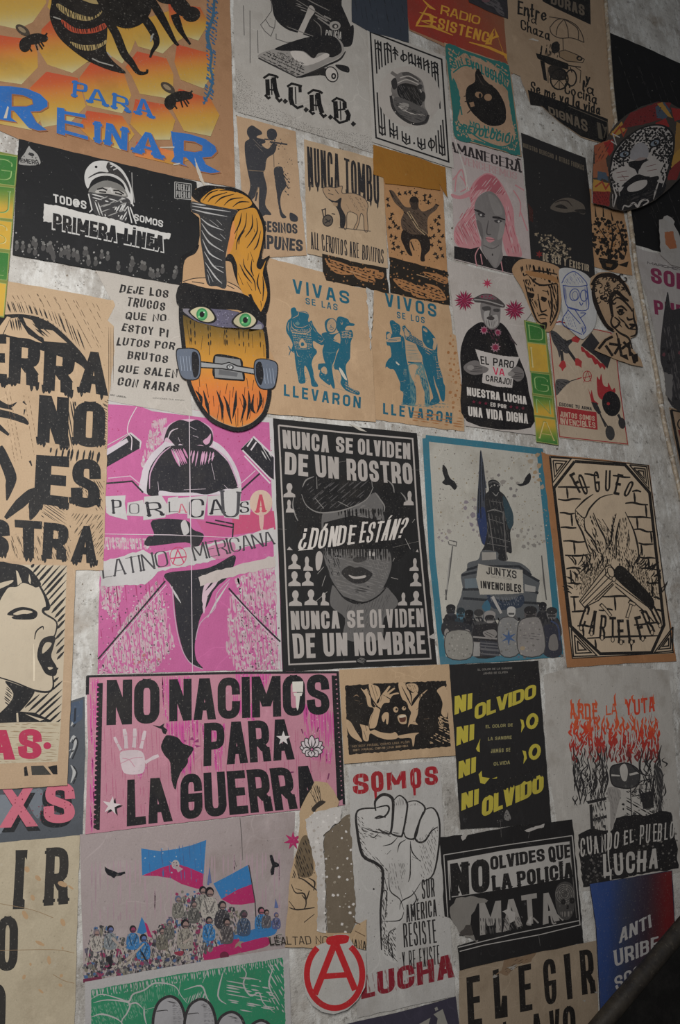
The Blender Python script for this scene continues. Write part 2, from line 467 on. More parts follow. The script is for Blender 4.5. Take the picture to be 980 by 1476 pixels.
        for q in sorted(set(grp)):
            ids = sorted(i for x,y in zip(isl,grp) if y == q for i in x); mp = {o: w_ for w_,o in enumerate(ids)}
            o = s.mesh([s.V[i] for i in ids],[[mp[i] for i in f] for f in s.Fc if f[0] in mp],[s.C[i] for i in ids])
            if k > 12 or m >= 500: o['kind'] = 'stuff'
    def mesh(s,V,Fc,C):
        Fc = [f if (V[f[1]]-V[f[0]]).cross(V[f[2]]-V[f[0]]).y <= 0 else f[::-1] for f in Fc]     # printed faces look out of the wall
        me = bpy.data.meshes.new(s.name); me.from_pydata(V,[],Fc); me.update()
        at = me.color_attributes.new('Col','FLOAT_COLOR','POINT')
        at.data.foreach_set('color',[u for c in C for u in (*c,1.0)])
        me.materials.append(s.mat)
        o = bpy.data.objects.new(s.name,me); COL.objects.link(o); o.parent = s.o.root
        if s.label: o['label'] = s.label
        return o
def slab(name,pts,z,thick,mat,loc,parent):
    """a sheet cut to an outline, with its own thickness"""
    loop = [Vector((p[0],p[1],0)) for p in pts]
    tri = tessellate_polygon([loop]); n = len(pts)
    V = [onwall(*p,z)-loc for p in pts]; V += [q+Vector((0,thick,0)) for q in V[:n]]
    Fc = [list(t) for t in tri]
    me = bpy.data.meshes.new(name)
    if Fc:
        a,b,c = (V[i] for i in Fc[0])
        if (b-a).cross(c-a).y > 0: Fc = [f[::-1] for f in Fc]
    Fc += [[i+n for i in f[::-1]] for f in Fc[:]]
    Fc += [[i,(i+1) % n,(i+1) % n+n,i+n] for i in range(n)]
    me.from_pydata(V,[],Fc); me.update(); me.materials.append(mat)
    o = bpy.data.objects.new(name,me); COL.objects.link(o); o.parent = parent
    return o
class Thing:
    def __init__(s,name,label,cat,outline,pap,level=1,group=None,ragged=.35,step=9,thick=.0004,wear=.35,sheet='paper_sheet',sm=False,gloss=.5,lift=0):
        pts = [px(p) for p in (cr(outline,True,4) if sm else outline)]
        k = [p for p in pts]
        COUNT[0] += 1; s.lev = level; s.z = .0009+level*LEVEL+lift+1.2e-5*COUNT[0]
        b = max(k,key=lambda p: p[1])
        s.loc = onwall(sum(p[0] for p in k)/len(k),b[1],s.z)
        s.root = bpy.data.objects.new(name,None); s.root.empty_display_size = .05; s.root.location = s.loc; COL.objects.link(s.root)
        s.root['label'] = label; s.root['category'] = cat
        if group: s.root['group'] = group
        s.parts = []; s.ink = ink(wear,gloss)
        s.sheet = slab(sheet,rag(pts,ragged,step) if ragged else pts,s.z,thick,pap,s.loc,s.root)
    def part(s,name,label=None,mat=None):
        p = Part(s,name,mat or s.ink,label); s.parts.append(p); return p
    def lettering(s,txt,quad,col,label=None,**k):
        p = s.part('lettering',label); p.text(txt,quad,col,**k); return p
    def done(s):
        for p in s.parts: p.done()
BK = (27,27,29); K = (184,152,116); WH = (184,178,170)
def Q(x0,y0,x1,y1,x2,y2,x3,y3): return [(x0,y0),(x1,y1),(x2,y2),(x3,y3)]
# ------------------------------------------------------------------ the setting
def box(name,lo,hi,mat,kind='structure'):
    me = bpy.data.meshes.new(name)
    V = [(x,y,z) for x in (lo[0],hi[0]) for y in (lo[1],hi[1]) for z in (lo[2],hi[2])]
    me.from_pydata(V,[],[(0,1,3,2),(4,6,7,5),(0,4,5,1),(2,3,7,6),(0,2,6,4),(1,5,7,3)])
    me.materials.append(mat); o = bpy.data.objects.new(name,me); COL.objects.link(o)
    if kind: o['kind'] = kind
    return o
def plaster():
    t = NT('old_plaster')
    a = t.noise(5,8,.7); c = t.mix(t.ramp(a,.4,.62),(200,196,189),(156,149,140))
    b = t.noise(16,8,.75,(1,1,.4),w=2); c = t.mix(t.ramp(b,.5,.6,0,.9),c,(214,212,207))
    d = t.noise(30,8,.75,w=5); c = t.mix(t.ramp(d,.55,.64,0,.7),c,(84,76,67)); g = t.noise(48,6,.75,w=12); c = t.mix(t.ramp(g,.6,.66,0,.8),c,(222,220,216))
    e = t.noise(7,4,.6,w=9); c = t.mix(t.ramp(e,.58,.72,0,.55),c,(128,104,76))
    s = t.noise(150,3,.6,w=7); c = t.mix(t.ramp(s,.62,.7,0,.6),c,(60,55,50))
    h = t.noise(60,8,.7,w=4); t.bump(h,.8,.006)
    return t.out(c,.6,.35)
PL = plaster()
box('wall_back',(-3.2,0,-.02),(5.2,.15,6.5),PL)
ft = NT('worn_concrete'); fc = ft.mix(ft.ramp(ft.noise(6,6),.35,.65),(92,88,84),(70,66,62)); ft.bump(ft.noise(70),.4,.003)
box('floor',(-3.2,-4.5,-.12),(5.2,0,0),ft.out(fc,.7))
# ------------------------------------------------------------------ left column of posters
def bee_poster():
    v()
    t = Thing('bee_poster','large orange honeycomb poster with a big bee reading PARA REINAR in blue','poster',
              [(-70,-90),(329,-90),(333,60),(339,270),(250,254),(28,201),(-1,188),(-70,172)],paper((166,122,84)),1)
    v(0,0,250)
    OR,YL,PA = (184,74,44),(184,138,48),(186,176,124)
    st = [OR,(186,84,44),(190,118,48),YL,(184,150,70),PA]
    p = t.part('honeycomb')
    yel = [YL,YL,(182,148,66),PA]
    for h,s in (([(-60,-140),(235,-140),(262,15),(185,125),(100,165),(-60,130)],yel),
                 ([(300,-100),(600,-100),(640,40),(560,120),(330,100),(268,40)],yel),
                 ([(-60,190),(40,205),(180,225),(212,300),(214,380),(122,476),(-60,450)],st),
                 ([(235,165),(300,100),(420,90),(560,330),(500,345),(408,412),(268,365),(222,290)],st),
                 ([(262,405),(440,440),(485,600),(400,690),(240,720),(165,500)],st),
                 ([(520,345),(700,412),(742,540),(690,640),(492,596),(448,440)],st),
                 ([(590,100),(780,120),(760,240),(740,290),(690,360),(590,290)],yel),
                 ([(745,130),(960,60),(1060,120),(1060,200),(975,250),(920,302),(780,262),(750,200)],yel),
                 ([(775,290),(940,330),(980,420),(975,560),(790,530),(745,430),(708,380)],st),
                 ([(1000,250),(1180,300),(1210,400),(1150,500),(1020,450),(985,350)],st),
                 ([(950,20),(1130,40),(1180,130),(1120,230),(1030,200),(960,130)],st),
                 ([(-60,500),(160,520),(230,680),(180,735),(-60,690)],[OR,YL,YL,PA]),
                 ([(490,625),(690,655),(760,760),(690,850),(520,790),(445,720)],st),
                 ([(765,560),(930,590),(990,680),(960,790),(820,790),(735,700)],st),
                 ([(1010,500),(1190,560),(1240,650),(1190,770),(1040,740),(975,620)],st),
                 ([(770,800),(1000,860),(1080,900),(980,930),(760,880)],[OR,(206,120,60),YL])):
        p.grad(h,s,84)
    ol = (42,104,176)
    b = t.part('bee_illustration')
    K2 = (34,30,28)
    b.poly([(290,20),(320,-60),(560,-60),(600,60),(606,180),(600,285),(640,345),(712,412),(620,396),(500,345),(400,275),(325,200),(282,100)],K2,True)
    for q in ([(330,20),(420,70),(520,95),(575,60),(560,90),(490,118),(390,95),(325,45)],
              [(430,-20),(520,20),(575,20),(575,0),(500,-30)],
              [(395,235),(470,255),(560,248),(598,225),(595,250),(520,285),(440,275)]):
        b.poly(q,(164,140,84),True)
    b.poly([(350,110),(430,160),(520,160),(595,128),(596,160),(520,188),(420,185),(360,145)],(170,70,44),True)
    for q in ([(360,70),(440,100),(580,90)],[(380,200),(480,220),(600,200)],[(320,30),(400,60),(560,80)],[(340,120),(450,172),(590,150)],[(400,245),(500,275),(590,240)]):
        b.hatch([(q[0][0],q[0][1]-10),(q[1][0],q[1][1]-20),(q[2][0],q[2][1]-15),(q[2][0],q[2][1]+25),(q[1][0],q[1][1]+25),(q[0][0],q[0][1]+30)],80,13,5,K2)
    b.sts([[(300,95),(345,110)],[(520,330),(560,350),(640,372)],[(605,295),(630,325)]],7,(150,146,138))
    b.poly([(555,-60),(870,-60),(858,40),(835,95),(790,140),(720,160),(650,142),(598,90),(560,30)],(30,27,25),True)
    b.hatch([(560,60),(860,30),(830,120),(720,175),(610,110)],70,12,6,(30,27,25))
    for q in ([(590,90),(650,180),(700,300),(740,350),(775,402),(800,414),(828,410),(832,392)],
              [(810,95),(860,170),(885,240),(860,290),(848,325)],[(862,10),(920,110),(985,230),(1010,255)],
              [(985,80),(1020,170),(1075,250)]):
        b.st(q,[44,48,40,26,16,12],(28,25,23),True)
    b.sts([[(850,215),(868,190)],[(862,205),(850,235)]],9,(150,148,140))
    b.poly(ell(1080,80,52,44),K2); b.poly([(980,-40),(1040,-10),(1085,60),(1020,90),(960,20)],K2,True)
    b.poly([(880,-30),(1000,0),(985,25),(900,10)],K2,True)
    for (cx,cy) in ((190,220),(1010,545)):
        sb = t.part('small_bee_illustration')
        sb.poly(ell(cx,cy,66,30,-12),K2); sb.poly(ell(cx-48,cy+32,34,42,10),K2); sb.poly(ell(cx+55,cy-4,26,22),K2)
        sb.poly(ell(cx-62,cy-50,46,24,35),(70,60,50)); sb.poly(ell(cx-66,cy-52,26,11,35),(140,120,90))
        sb.sts([[(cx-30,cy+40),(cx-10,cy+70)],[(cx+10,cy+20),(cx+22,cy+62)],[(cx+38,cy+12),(cx+58,cy+42)],[(cx+60,cy-12),(cx+76,cy-34)],[(cx+20,cy+10),(cx+50,cy+58)]],9,K2)
    w = t.part('twig_illustration')
    w.st([(1212,-60),(1205,80),(1180,160),(1172,215),(1195,300),(1188,380),(1200,440),(1190,500),(1150,590)],[10,16,18,22,12,14,12,14,8],(58,96,120),True)
    w.hatch([(1170,-20),(1240,-20),(1225,200),(1215,400),(1205,560),(1140,600),(1170,400),(1160,200)],40,16,9,(52,98,138),.5,30)
    sty = dict(wt=.24,nib=(0,.42),serif=.7)
    for s,q in (('P',Q(415,452,498,470,488,562,408,548)),('A',Q(510,498,585,510,612,606,492,578)),('R',Q(640,522,722,545,735,640,632,612)),('A',Q(780,552,838,566,872,674,762,644))):
        t.lettering(s,q,ol,**sty)
    for s,q in (('E',Q(322,606,480,632,500,806,320,752)),('I',Q(532,682,582,692,578,818,534,802)),('N',Q(600,692,722,722,718,852,588,815)),('A',Q(800,738,875,758,925,905,745,858))):
        t.lettering(s,[(a+7,c+6) for a,c in q],(150,96,62),wt=.3,nib=(0,.42),serif=.5)
        t.lettering(s,q,ol,wt=.29,nib=(0,.4),serif=.5)
    for q,h in (([(-60,485),(60,487),(150,500),(225,530),(268,572),(268,602),(225,628),(172,630),(205,690),(265,735),(215,738),(160,720),(110,662),(78,625),(62,625),(62,665),(95,690),(60,685),(-60,665)],[(68,532),(130,540),(180,562),(186,588),(150,600),(68,600)]),
                 ([(965,740),(980,745),(1070,757),(1160,785),(1215,825),(1225,855),(1195,885),(1142,890),(1165,930),(1245,972),(1190,978),(1120,965),(1080,917),(1050,888),(1036,888),(1034,925),(1060,940),(965,912),(985,885)],[(1040,795),(1098,802),(1142,825),(1140,850),(1100,858),(1040,850)])):
        l = t.part('lettering'); l.poly([(a+8,b_+7) for a,b_ in q],(150,96,62),False,([(a+8,b_+7) for a,b_ in h],)); l.poly(q,ol,False,(h,)); l.st(h,4,(150,96,62),closed=True)
    s = t.part('torn_scrape'); v(250,0,250)
    s.poly([(120,890),(135,930),(160,990),(185,1060),(150,1020),(128,950)],(190,178,160),rg=2)
    s.poly([(0,925),(40,920),(30,930),(0,934)],(190,180,165))
    v(0,0,250)
    s.poly([(42,600),(50,605),(38,668),(20,668)],(190,180,165)); s.poly([(905,830),(985,828),(985,836),(905,836)],(185,178,160))
    t.done()
bee_poster()

def strip_letters(name,label,outline,cells,letters,lev):
    v(); t = Thing(name,label,'poster',outline,paper((120,130,60)),lev)
    G,Y = (52,112,48),(196,156,44)
    for i,(q,kind,ch) in enumerate(zip(cells,letters[0],letters[1])):
        p = t.part('letter_tile')
        st = {'g': [G,G,(66,120,50)],'gy': [G,(120,140,50),Y,Y],'y': [Y,Y,(190,150,46)],'yg': [Y,Y,(110,140,50),G]}[kind]
        p.grad(q,st,90,10)
        c = tuple(sum(a[j] for a in q)/4 for j in (0,1))
        if ch:
            q2 = [tuple(c[j]+(a[j]-c[j])*.72 for j in (0,1)) for a in q]
            p.text(ch,q2,(150,180,110) if kind[0] == 'g' else (206,184,110),wt=.06,nib=(0,.5),serif=.8)
            p.text(ch,[(a-1.2,b-1) for a,b in q2],(80,120,60) if kind[0] == 'g' else (150,140,50),wt=.035)
        p.st(q+[q[0]],.8,(150,160,90))
    t.done()
strip_letters('lettered_strip','narrow green and yellow paper strip of letter tiles at the left frame edge',[(-30,212),(26,224),(18,330),(6,458),(-30,452)],
              [Q(-16,220,25,226,21,268,-20,262),Q(-20,266,21,271,18,316,-22,311),Q(-22,315,17,320,14,360,-26,355),Q(-26,360,13,365,10,404,-29,400),Q(-29,404,9,409,5,456,-32,450)],
              (['g','gy','y','g','y'],['G','U','S','L','']),2)

def primera_linea():
    v(); t = Thing('front_line_poster','black poster of a masked person in a cap reading PRIMERA LÍNEA','poster',
                   [(27,200),(283,262),(290,345),(272,413),(18,367),(22,290)],paper((37,37,38),.1,.1),2)
    v(0,190,250); Wt = (192,190,186)
    p = t.part('crowd_print')
    p.dots([(80,560),(1120,820),(1090,880),(560,775),(75,690)],620,2,7,[(120,118,115),(90,88,86),(150,148,144)],lambda x,y: .55)
    for _ in range(40):
        x = random.uniform(90,1080); y = 575+(x-80)*.19+random.uniform(30,95)
        p.poly(ell(x,y,13,20,10,9),(74,72,71)); p.poly(ell(x,y-26,9,11,0,8),(104,102,99))
    p.dots([(110,40),(1080,260),(1080,800),(90,560)],160,1,4,(100,98,95))
    f = t.part('masked_person_print')
    f.poly([(480,285),(478,240),(495,200),(535,168),(600,165),(655,185),(700,225),(738,300),(752,370),(748,410),(715,380),(700,300),(640,255),(570,250),(520,275),(497,320)],Wt,True)
    f.poly([(500,262),(560,236),(640,240),(700,280),(735,350),(728,300),(690,235),(640,190),(612,172),(600,200),(612,228),(560,225),(510,250)],(52,51,52),True)
    f.poly(ell(543,198,8,7),BK); f.sts([[(620,180),(660,195)],[(640,215),(665,205)],[(625,200),(640,190)]],6,Wt)
    f.poly([(500,335),(530,300),(600,275),(680,300),(718,350),(710,372),(600,350),(520,350)],(120,118,114),True)
    f.poly([(545,330),(600,312),(690,335),(710,362),(620,352),(545,345)],(172,168,162),True)
    f.sts([[(548,325),(580,318),(605,330)],[(640,330),(670,332),(700,352)],[(560,338),(600,342)],[(650,345),(690,356)]],8,BK)
    f.sts([[(610,325),(625,318),(635,345)]],8,Wt)
    f.poly([(498,345),(560,352),(650,362),(725,378),(738,420),(720,480),(700,510),(600,480),(545,470),(520,430)],(60,59,60),True)
    f.hatch([(505,350),(720,378),(690,400),(540,390)],15,16,7,Wt,.4,60)
    f.hatch([(520,390),(560,400),(600,480),(540,465)],70,14,6,Wt,.4)
    f.hatch([(640,430),(720,400),(715,500),(680,500)],120,14,8,Wt,.4,60)
    f.hatch([(560,360),(720,380),(700,500),(560,470)],160,30,6,(150,148,144),.6,50)
    f.sts([[(500,350),(520,440),(505,455)],[(740,390),(755,420)],[(722,420),(745,515)],[(735,425),(770,520)]],7,Wt)
    f.sts([[(745,230),(748,320),(760,400)]],5,(150,148,144))
    b = t.part('torn_white_band','torn white band behind the black words')
    b.poly([(248,405),(330,418),(480,458),(640,492),(760,530),(965,575),(955,608),(880,600),(760,580),(640,570),(480,540),(300,510),(245,508)],(196,193,188),rg=3)
    for s,q,wt in (('TOD@S',Q(300,350,488,392,488,438,302,398),.2),('SOMOS',Q(758,462,922,502,920,540,756,500),.2)):
        t.lettering(s,q,Wt,wt=wt,gap=.12)
    q = Q(300,458,930,590,922,678,298,545)
    a = t.part('lettering'); a.text('PRIMERA LÍNEA',[(x-(6 if i in (0,3) else -6),y-(7 if i < 2 else -8)) for i,(x,y) in enumerate(q)],Wt,wt=.36,gap=.02)
    a.text('PRIMERA LÍNEA',q,(34,34,36),wt=.27,gap=.07)
    l = t.part('round_emblem')
    l.poly([(112,185),(118,150),(140,120),(155,92),(165,80),(175,95),(200,115),(218,140),(222,185)],(150,148,144),True)
    l.text('EMERG',Q(115,150,215,160,222,190,115,172),(40,40,42),wt=.2); l.poly(ell(178,128,16,9,15),(40,40,42)); l.dots([(115,90),(220,110),(220,185),(115,180)],20,2,5,(50,50,50))
    v(200,230,250)
    e = t.part('square_emblem'); c = (160,158,154)
    e.st([(203,126),(296,138),(295,226),(203,218)],4,c,closed=True)
    e.text('FUERZA',Q(211,134,290,145,290,180,211,171),c,wt=.16); e.text('PUEBLO',Q(211,175,290,184,290,220,211,212),c,wt=.16)
    t.done()
primera_linea()

def drip(p,txt,q,col=BK,edge=None,wt=.36):
    if edge: p.text(txt,q,edge,wt=wt+.1,gap=-.02)
    p.text(txt,q,col,wt=wt,gap=.05)
    (x3,y3),(x2,y2) = q[3],q[2]; (xo,yo),(xt,yt) = q[0],q[1]
    h = math.hypot(q[0][0]-q[3][0],q[0][1]-q[3][1])
    for f in (.03,.12,.22,.78,.88,.97):
        if random.random() < .2: continue
        x,y = x3+(x2-x3)*f,y3+(y2-y3)*f; l = h*random.uniform(.03,.13)
        if txt in 'TI': x = x3+(x2-x3)*(.4+.2*f)
        if txt in 'OS' : y -= h*.1
        p.st([(x,y-h*.1),(x,y+l*.5),(x-1,y+l)],[h*.1,h*.07,h*.02],col)
def not_ours():
    v(); t = Thing('woodcut_poster','kraft woodcut poster with dripping black letters reading NO ES and a mountain','poster',
                   [(-40,396),(10,405),(163,433),(166,440),(155,462),(164,470),(165,505),(156,580),(153,700),(149,822),(108,822),(-40,806)],paper((186,156,120),.3),1,ragged=.6)
    v(0,400,250)
    m = t.part('mountain_print')
    m.hatch([(40,195),(40,130),(150,150),(330,200),(480,330),(490,420),(330,300),(190,220)],70,14,5,BK,.5)
    m.hatch([(60,100),(200,90),(560,150),(600,400),(510,400),(300,180),(90,140)],62,26,3,(90,70,50),.6,40)
    m.poly([(-20,225),(60,205),(150,210),(230,230),(330,290),(480,450),(500,540),(430,480),(200,400),(60,340),(-20,330)],BK,True)
    m.st([(30,205),(130,203),(240,225),(340,285),(482,440)],9,(186,156,120),True)
    for q in ([(20,320),(60,230),(100,225),(160,320),(240,370),(60,330)],[(130,225),(180,240),(240,330),(300,365),(220,330),(150,270)],[(230,290),(300,300),(380,370),(250,360)],[(-20,300),(40,220),(60,225),(10,330)]):
        m.poly(q,(186,156,120))
    m.hatch([(50,240),(110,225),(130,300),(60,300)],80,13,7,BK); m.hatch([(180,260),(240,260),(300,340),(230,330)],40,14,7,BK)
    m.hatch([(600,280),(640,280),(650,560),(610,700),(605,500)],90,14,4,(90,70,50))
    h = t.part('hand_print')
    for q,w_ in (([(-10,765),(60,780),(130,805),(160,830)],[44,40,36,10]),([(-10,710),(50,730),(95,705)],[40,22,3]),([(-10,840),(50,890)],[30,14]),([(0,720),(70,745)],[30,8]),
                  ([(130,700),(150,720)],[12,4]),([(140,745),(135,775)],[10,4]),([(-10,960),(10,1000),(60,1120),(55,1180),(38,1260)],[50,60,66,50,6]),([(30,1360),(110,1280),(190,1220),(195,1300),(170,1370)],[20,60,60,70,8]),([(168,1035),(180,1065)],[14,5])):
        h.st(q,w_,BK,True)
    h.hatch([(30,640),(200,680),(200,1000),(60,1050)],80,42,3,(110,84,58),.9,26)
    h.hatch([(250,1270),(360,1270),(380,1400),(230,1350)],35,14,4,BK); h.hatch([(400,1330),(580,1340),(585,1600),(420,1450)],125,15,4,(70,56,42),.5,60)
    h.hatch([(400,1130),(590,1150),(585,1340),(560,1330)],60,15,4,(70,56,42),.5,50); h.hatch([(60,1460),(240,1460),(230,1600),(70,1590)],70,15,4,(70,56,42),.5,60)
    h.hatch([(380,700),(430,700),(410,980),(380,960)],80,14,8,BK); h.hatch([(280,960),(560,980),(570,1050),(290,1030)],100,30,14,BK)
    h.hatch([(240,1390),(400,1400),(400,1600),(240,1590)],70,16,4,(70,56,42),.5,60); h.hatch([(580,700),(612,690),(600,1000),(590,900)],30,12,4,BK)
    E = (186,156,120)
    for s,q in (('E',Q(-80,320,35,320,40,600,-80,590)),('R',Q(55,335,232,352,215,618,48,590)),('R',Q(252,378,428,402,408,660,242,630)),('A',Q(488,415,580,425,612,670,440,640)),
                 ('N',Q(222,662,390,680,384,950,210,925)),('O',Q(420,700,598,705,590,965,410,950)),
                 ('E',Q(205,1002,392,1012,384,1300,190,1275)),('S',Q(412,1022,572,1030,562,1305,396,1295)),
                 ('S',Q(-120,1370,55,1362,50,1585,-120,1580)),('T',Q(82,1368,238,1378,232,1590,92,1578)),('R',Q(248,1382,392,1396,372,1596,238,1588)),('A',Q(455,1402,525,1404,548,1618,398,1605))):
        p = t.part('dripping_letter'); drip(p,s,q,BK,E,.37 if s not in 'SO' else .34)
    t.done()
not_ours()

def scream():
    v(); t = Thing('shouting_face_poster','kraft woodcut poster of a face in profile shouting with magenta letters AS','poster',
                   [(-40,806),(97,813),(109,822),(104,960),(97,1132),(-40,1140)],paper((184,154,120),.3),2)
    v(0,780,250); T = (186,170,144)
    p = t.part('shouting_face_print')
    p.poly([(-20,130),(378,138),(352,900),(330,1180),(-20,1190)],T)
    p.hatch([(170,128),(378,138),(362,640),(300,780),(325,700),(312,560),(325,460),(275,380),(240,280),(190,200)],-48,29,13,BK,.15)
    p.hatch([(300,780),(355,760),(340,1100),(280,1080),(130,930),(200,870),(290,850)],-42,30,12,BK,.15)
    p.poly([(-20,132),(70,128),(130,138),(180,168),(232,240),(205,262),(180,252),(130,236),(95,258),(50,262),(20,300),(-20,350)],BK,True)
    p.poly([(90,165),(100,170),(125,232),(100,250)],T); p.poly([(165,185),(175,220),(172,245),(160,225)],T); p.poly([(-20,245),(70,220),(60,240),(-20,275)],T,True)
    p.st([(195,205),(250,300),(272,372),(248,385),(250,408),(318,455),(314,520),(298,545)],[8,14,26,20,12,9,8,8],BK,True)
    p.poly([(225,575),(258,542),(312,540),(302,600),(290,655),(322,715),(312,760),(262,752),(232,705),(210,650)],BK,True)
    p.poly([(242,600),(262,572),(292,578),(272,610),(240,635)],T,True); p.poly([(270,712),(300,715),(280,728)],T,True)
    p.st([(298,760),(300,825),(270,852),(190,842),(90,800),(-20,765)],[8,10,12,12,8,7],BK,True)
    p.poly([(40,415),(75,385),(125,372),(180,382),(212,405),(190,440),(90,442),(65,430),(95,425)],BK,True); p.poly([(75,410),(130,388),(185,400),(150,412),(100,418)],T,True)
    p.st([(70,430),(130,415),(175,418)],8,BK,True); p.st([(195,555),(205,510),(240,482),(245,500)],[4,8,8,3],BK,True)
    p.poly([(30,790),(160,835),(195,855),(130,945),(60,1000),(-20,1010),(-20,990),(50,920),(75,860)],BK,True)
    p.hatch([(40,800),(75,870),(50,930),(20,900)],40,12,6,BK)
    p.poly([(-20,1000),(90,960),(200,970),(285,1012),(280,1022),(100,1024),(-20,1028)],BK); p.poly([(92,972),(102,970),(106,1022),(94,1022)],T); p.poly([(140,975),(250,1008),(225,1016)],T)
    p.poly([(-20,1028),(345,1022),(325,1245),(-20,1258)],(184,170,142))
    p.hatch([(-20,1030),(340,1028),(322,1240),(-20,1255)],2,14,3,(140,112,78),.5,70)
    p.poly([(135,1280),(150,1270),(160,1325),(138,1328)],BK); p.poly([(175,1270),(245,1268),(290,1320),(180,1322)],(60,58,54)); p.poly([(300,1268),(322,1266),(325,1318),(300,1318),(270,1275)],BK)
    t.lettering('S',Q(106,1062,235,1062,235,1230,102,1232),(176,46,80),'magenta letter',wt=.3); t.lettering('A',Q(-35,1066,60,1066,86,1234,-70,1236),(176,46,80),'magenta letter',wt=.3)
    d = t.part('lettering','magenta dot'); d.poly(ell(267,1156,22,20),(176,46,80))
    s = t.part('white_drip'); s.st([(190,580),(193,700),(192,790)],[2,10,8],(216,200,172))
    t.done()
scream()

def xs():
    v(); t = Thing('pink_letter_poster','slate grey poster with big pink letters XS partly under the shouting face','poster',
                   [(-40,1090),(90,1015),(100,1011),(122,1004),(123,1080),(119,1204),(-40,1218)],paper((84,88,94),.3),0)
    v(0,960,250); p = t.part('swirl_print')
    for q,w_ in (([(400,340),(420,300),(412,260)],20),([(395,520),(425,440),(415,400),(395,430)],22),([(400,660),(420,600),(400,560)],20),([(390,480),(402,470)],10)):
        p.st(q,[4,w_,4],(170,170,168),True); p.st([(a+14,b+6) for a,b in q],8,(40,42,46),True)
    p.poly([(-20,740),(90,760),(60,900),(-20,940)],(118,124,132),True); p.poly([(150,720),(240,700),(220,860),(170,800)],(110,116,124),True)
    p.poly([(395,210),(470,190),(465,300),(420,330),(395,300)],(70,84,104)); p.poly([(420,240),(432,235),(428,310),(415,320)],(40,46,56))
    for s,q in (('X',Q(10,690,185,690,215,905,-5,915)),('S',Q(262,650,420,660,425,885,240,890))):
        t.lettering(s,[(a-(18 if s == 'S' else -14),b+26) for a,b in q],(34,36,40),wt=.27); t.lettering(s,q,(198,104,122),wt=.25)
    d = t.part('red_specks'); d.dots([(20,690),(420,690),(420,890),(20,900)],60,2,5,(120,40,60))
    t.done()
xs()

def ir_poster():
    v(); t = Thing('type_poster','cream kraft poster with tall slab letters IR and O in the lower left corner','poster',
                   [(-40,1218),(115,1204),(111,1340),(107,1500),(-40,1500)],paper((188,173,144),.5),1,ragged=.5)
    v(0,1180,250); c = (52,50,48)
    for s,q,wt in (('I',Q(92,178,155,176,138,508,72,510),.16),('R',Q(262,165,388,160,384,482,248,492),.16),('O',Q(-15,555,104,552,98,858,-22,862),.17),('O',Q(-95,930,35,930,28,1240,-95,1240),.17)):
        t.lettering(s,q,c,wt=wt,serif=.3 if s == 'R' else 0)
    e = t.part('slab_serif'); e.polys([[(88,178),(156,176),(152,232),(140,215),(102,218),(88,235)],[(74,465),(90,455),(130,452),(140,460),(138,510),(72,512)],[(262,165),(310,163),(305,215),(262,210)],[(248,440),(300,432),(300,490),(246,494)],[(335,440),(385,440),(384,482),(334,486)]],c)
    d = t.part('brown_stain'); 
    for _ in range(16): d.poly(ell(random.uniform(130,400),random.uniform(230,1000),random.uniform(8,30),random.uniform(5,16),random.uniform(0,90),9),(184,148,106),rg=2)
    d.sts([[(0,480),(180,515),(300,560)],[(300,880),(360,915),(420,930)],[(0,745),(300,740),(420,760)]],3,(150,120,84),True)
    t.done()
ir_poster()

def deje():
    v(); t = Thing('handwritten_verse_poster','pale grey poster of black brush handwriting reading DEJE LOS TRUCOS','poster',
                   [(136,386),(262,410),(270,480),(277,600),(155,577),(164,505),(163,472),(152,462),(162,436)],paper((182,174,164),.2),1,ragged=.5,lift=-.0008)
    v(0,400,250); st = dict(wt=.25,nib=(25,.2),jit=.04,rot=.08,gap=.14,slant=.14)
    for s,q in (('DEJE LOS',Q(678,36,945,68,950,118,672,84)),('TRUCOS',Q(716,104,928,138,930,190,712,160)),('QUE NO',Q(705,190,938,208,940,252,705,238)),('ESTOY PI',Q(690,256,945,290,950,340,686,304)),
                 ('LUTOS POR',Q(660,334,985,364,985,408,656,384)),('BRUTOS',Q(722,412,945,438,945,486,718,460)),('QUE SALEN',Q(668,490,1000,518,1000,572,664,534)),('CON RARAS',Q(664,560,1010,598,1008,650,660,612))):
        t.lettering(s,q,(40,38,38),**st)
    s = t.part('small_print'); s.text('ART UNREAL',Q(622,658,715,672,715,682,622,668),(60,58,56),wt=.2); s.text('CANCIONES QUE SANAN',Q(862,676,1040,690,1040,698,862,684),(110,106,100),wt=.2)
    t.done()
deje()
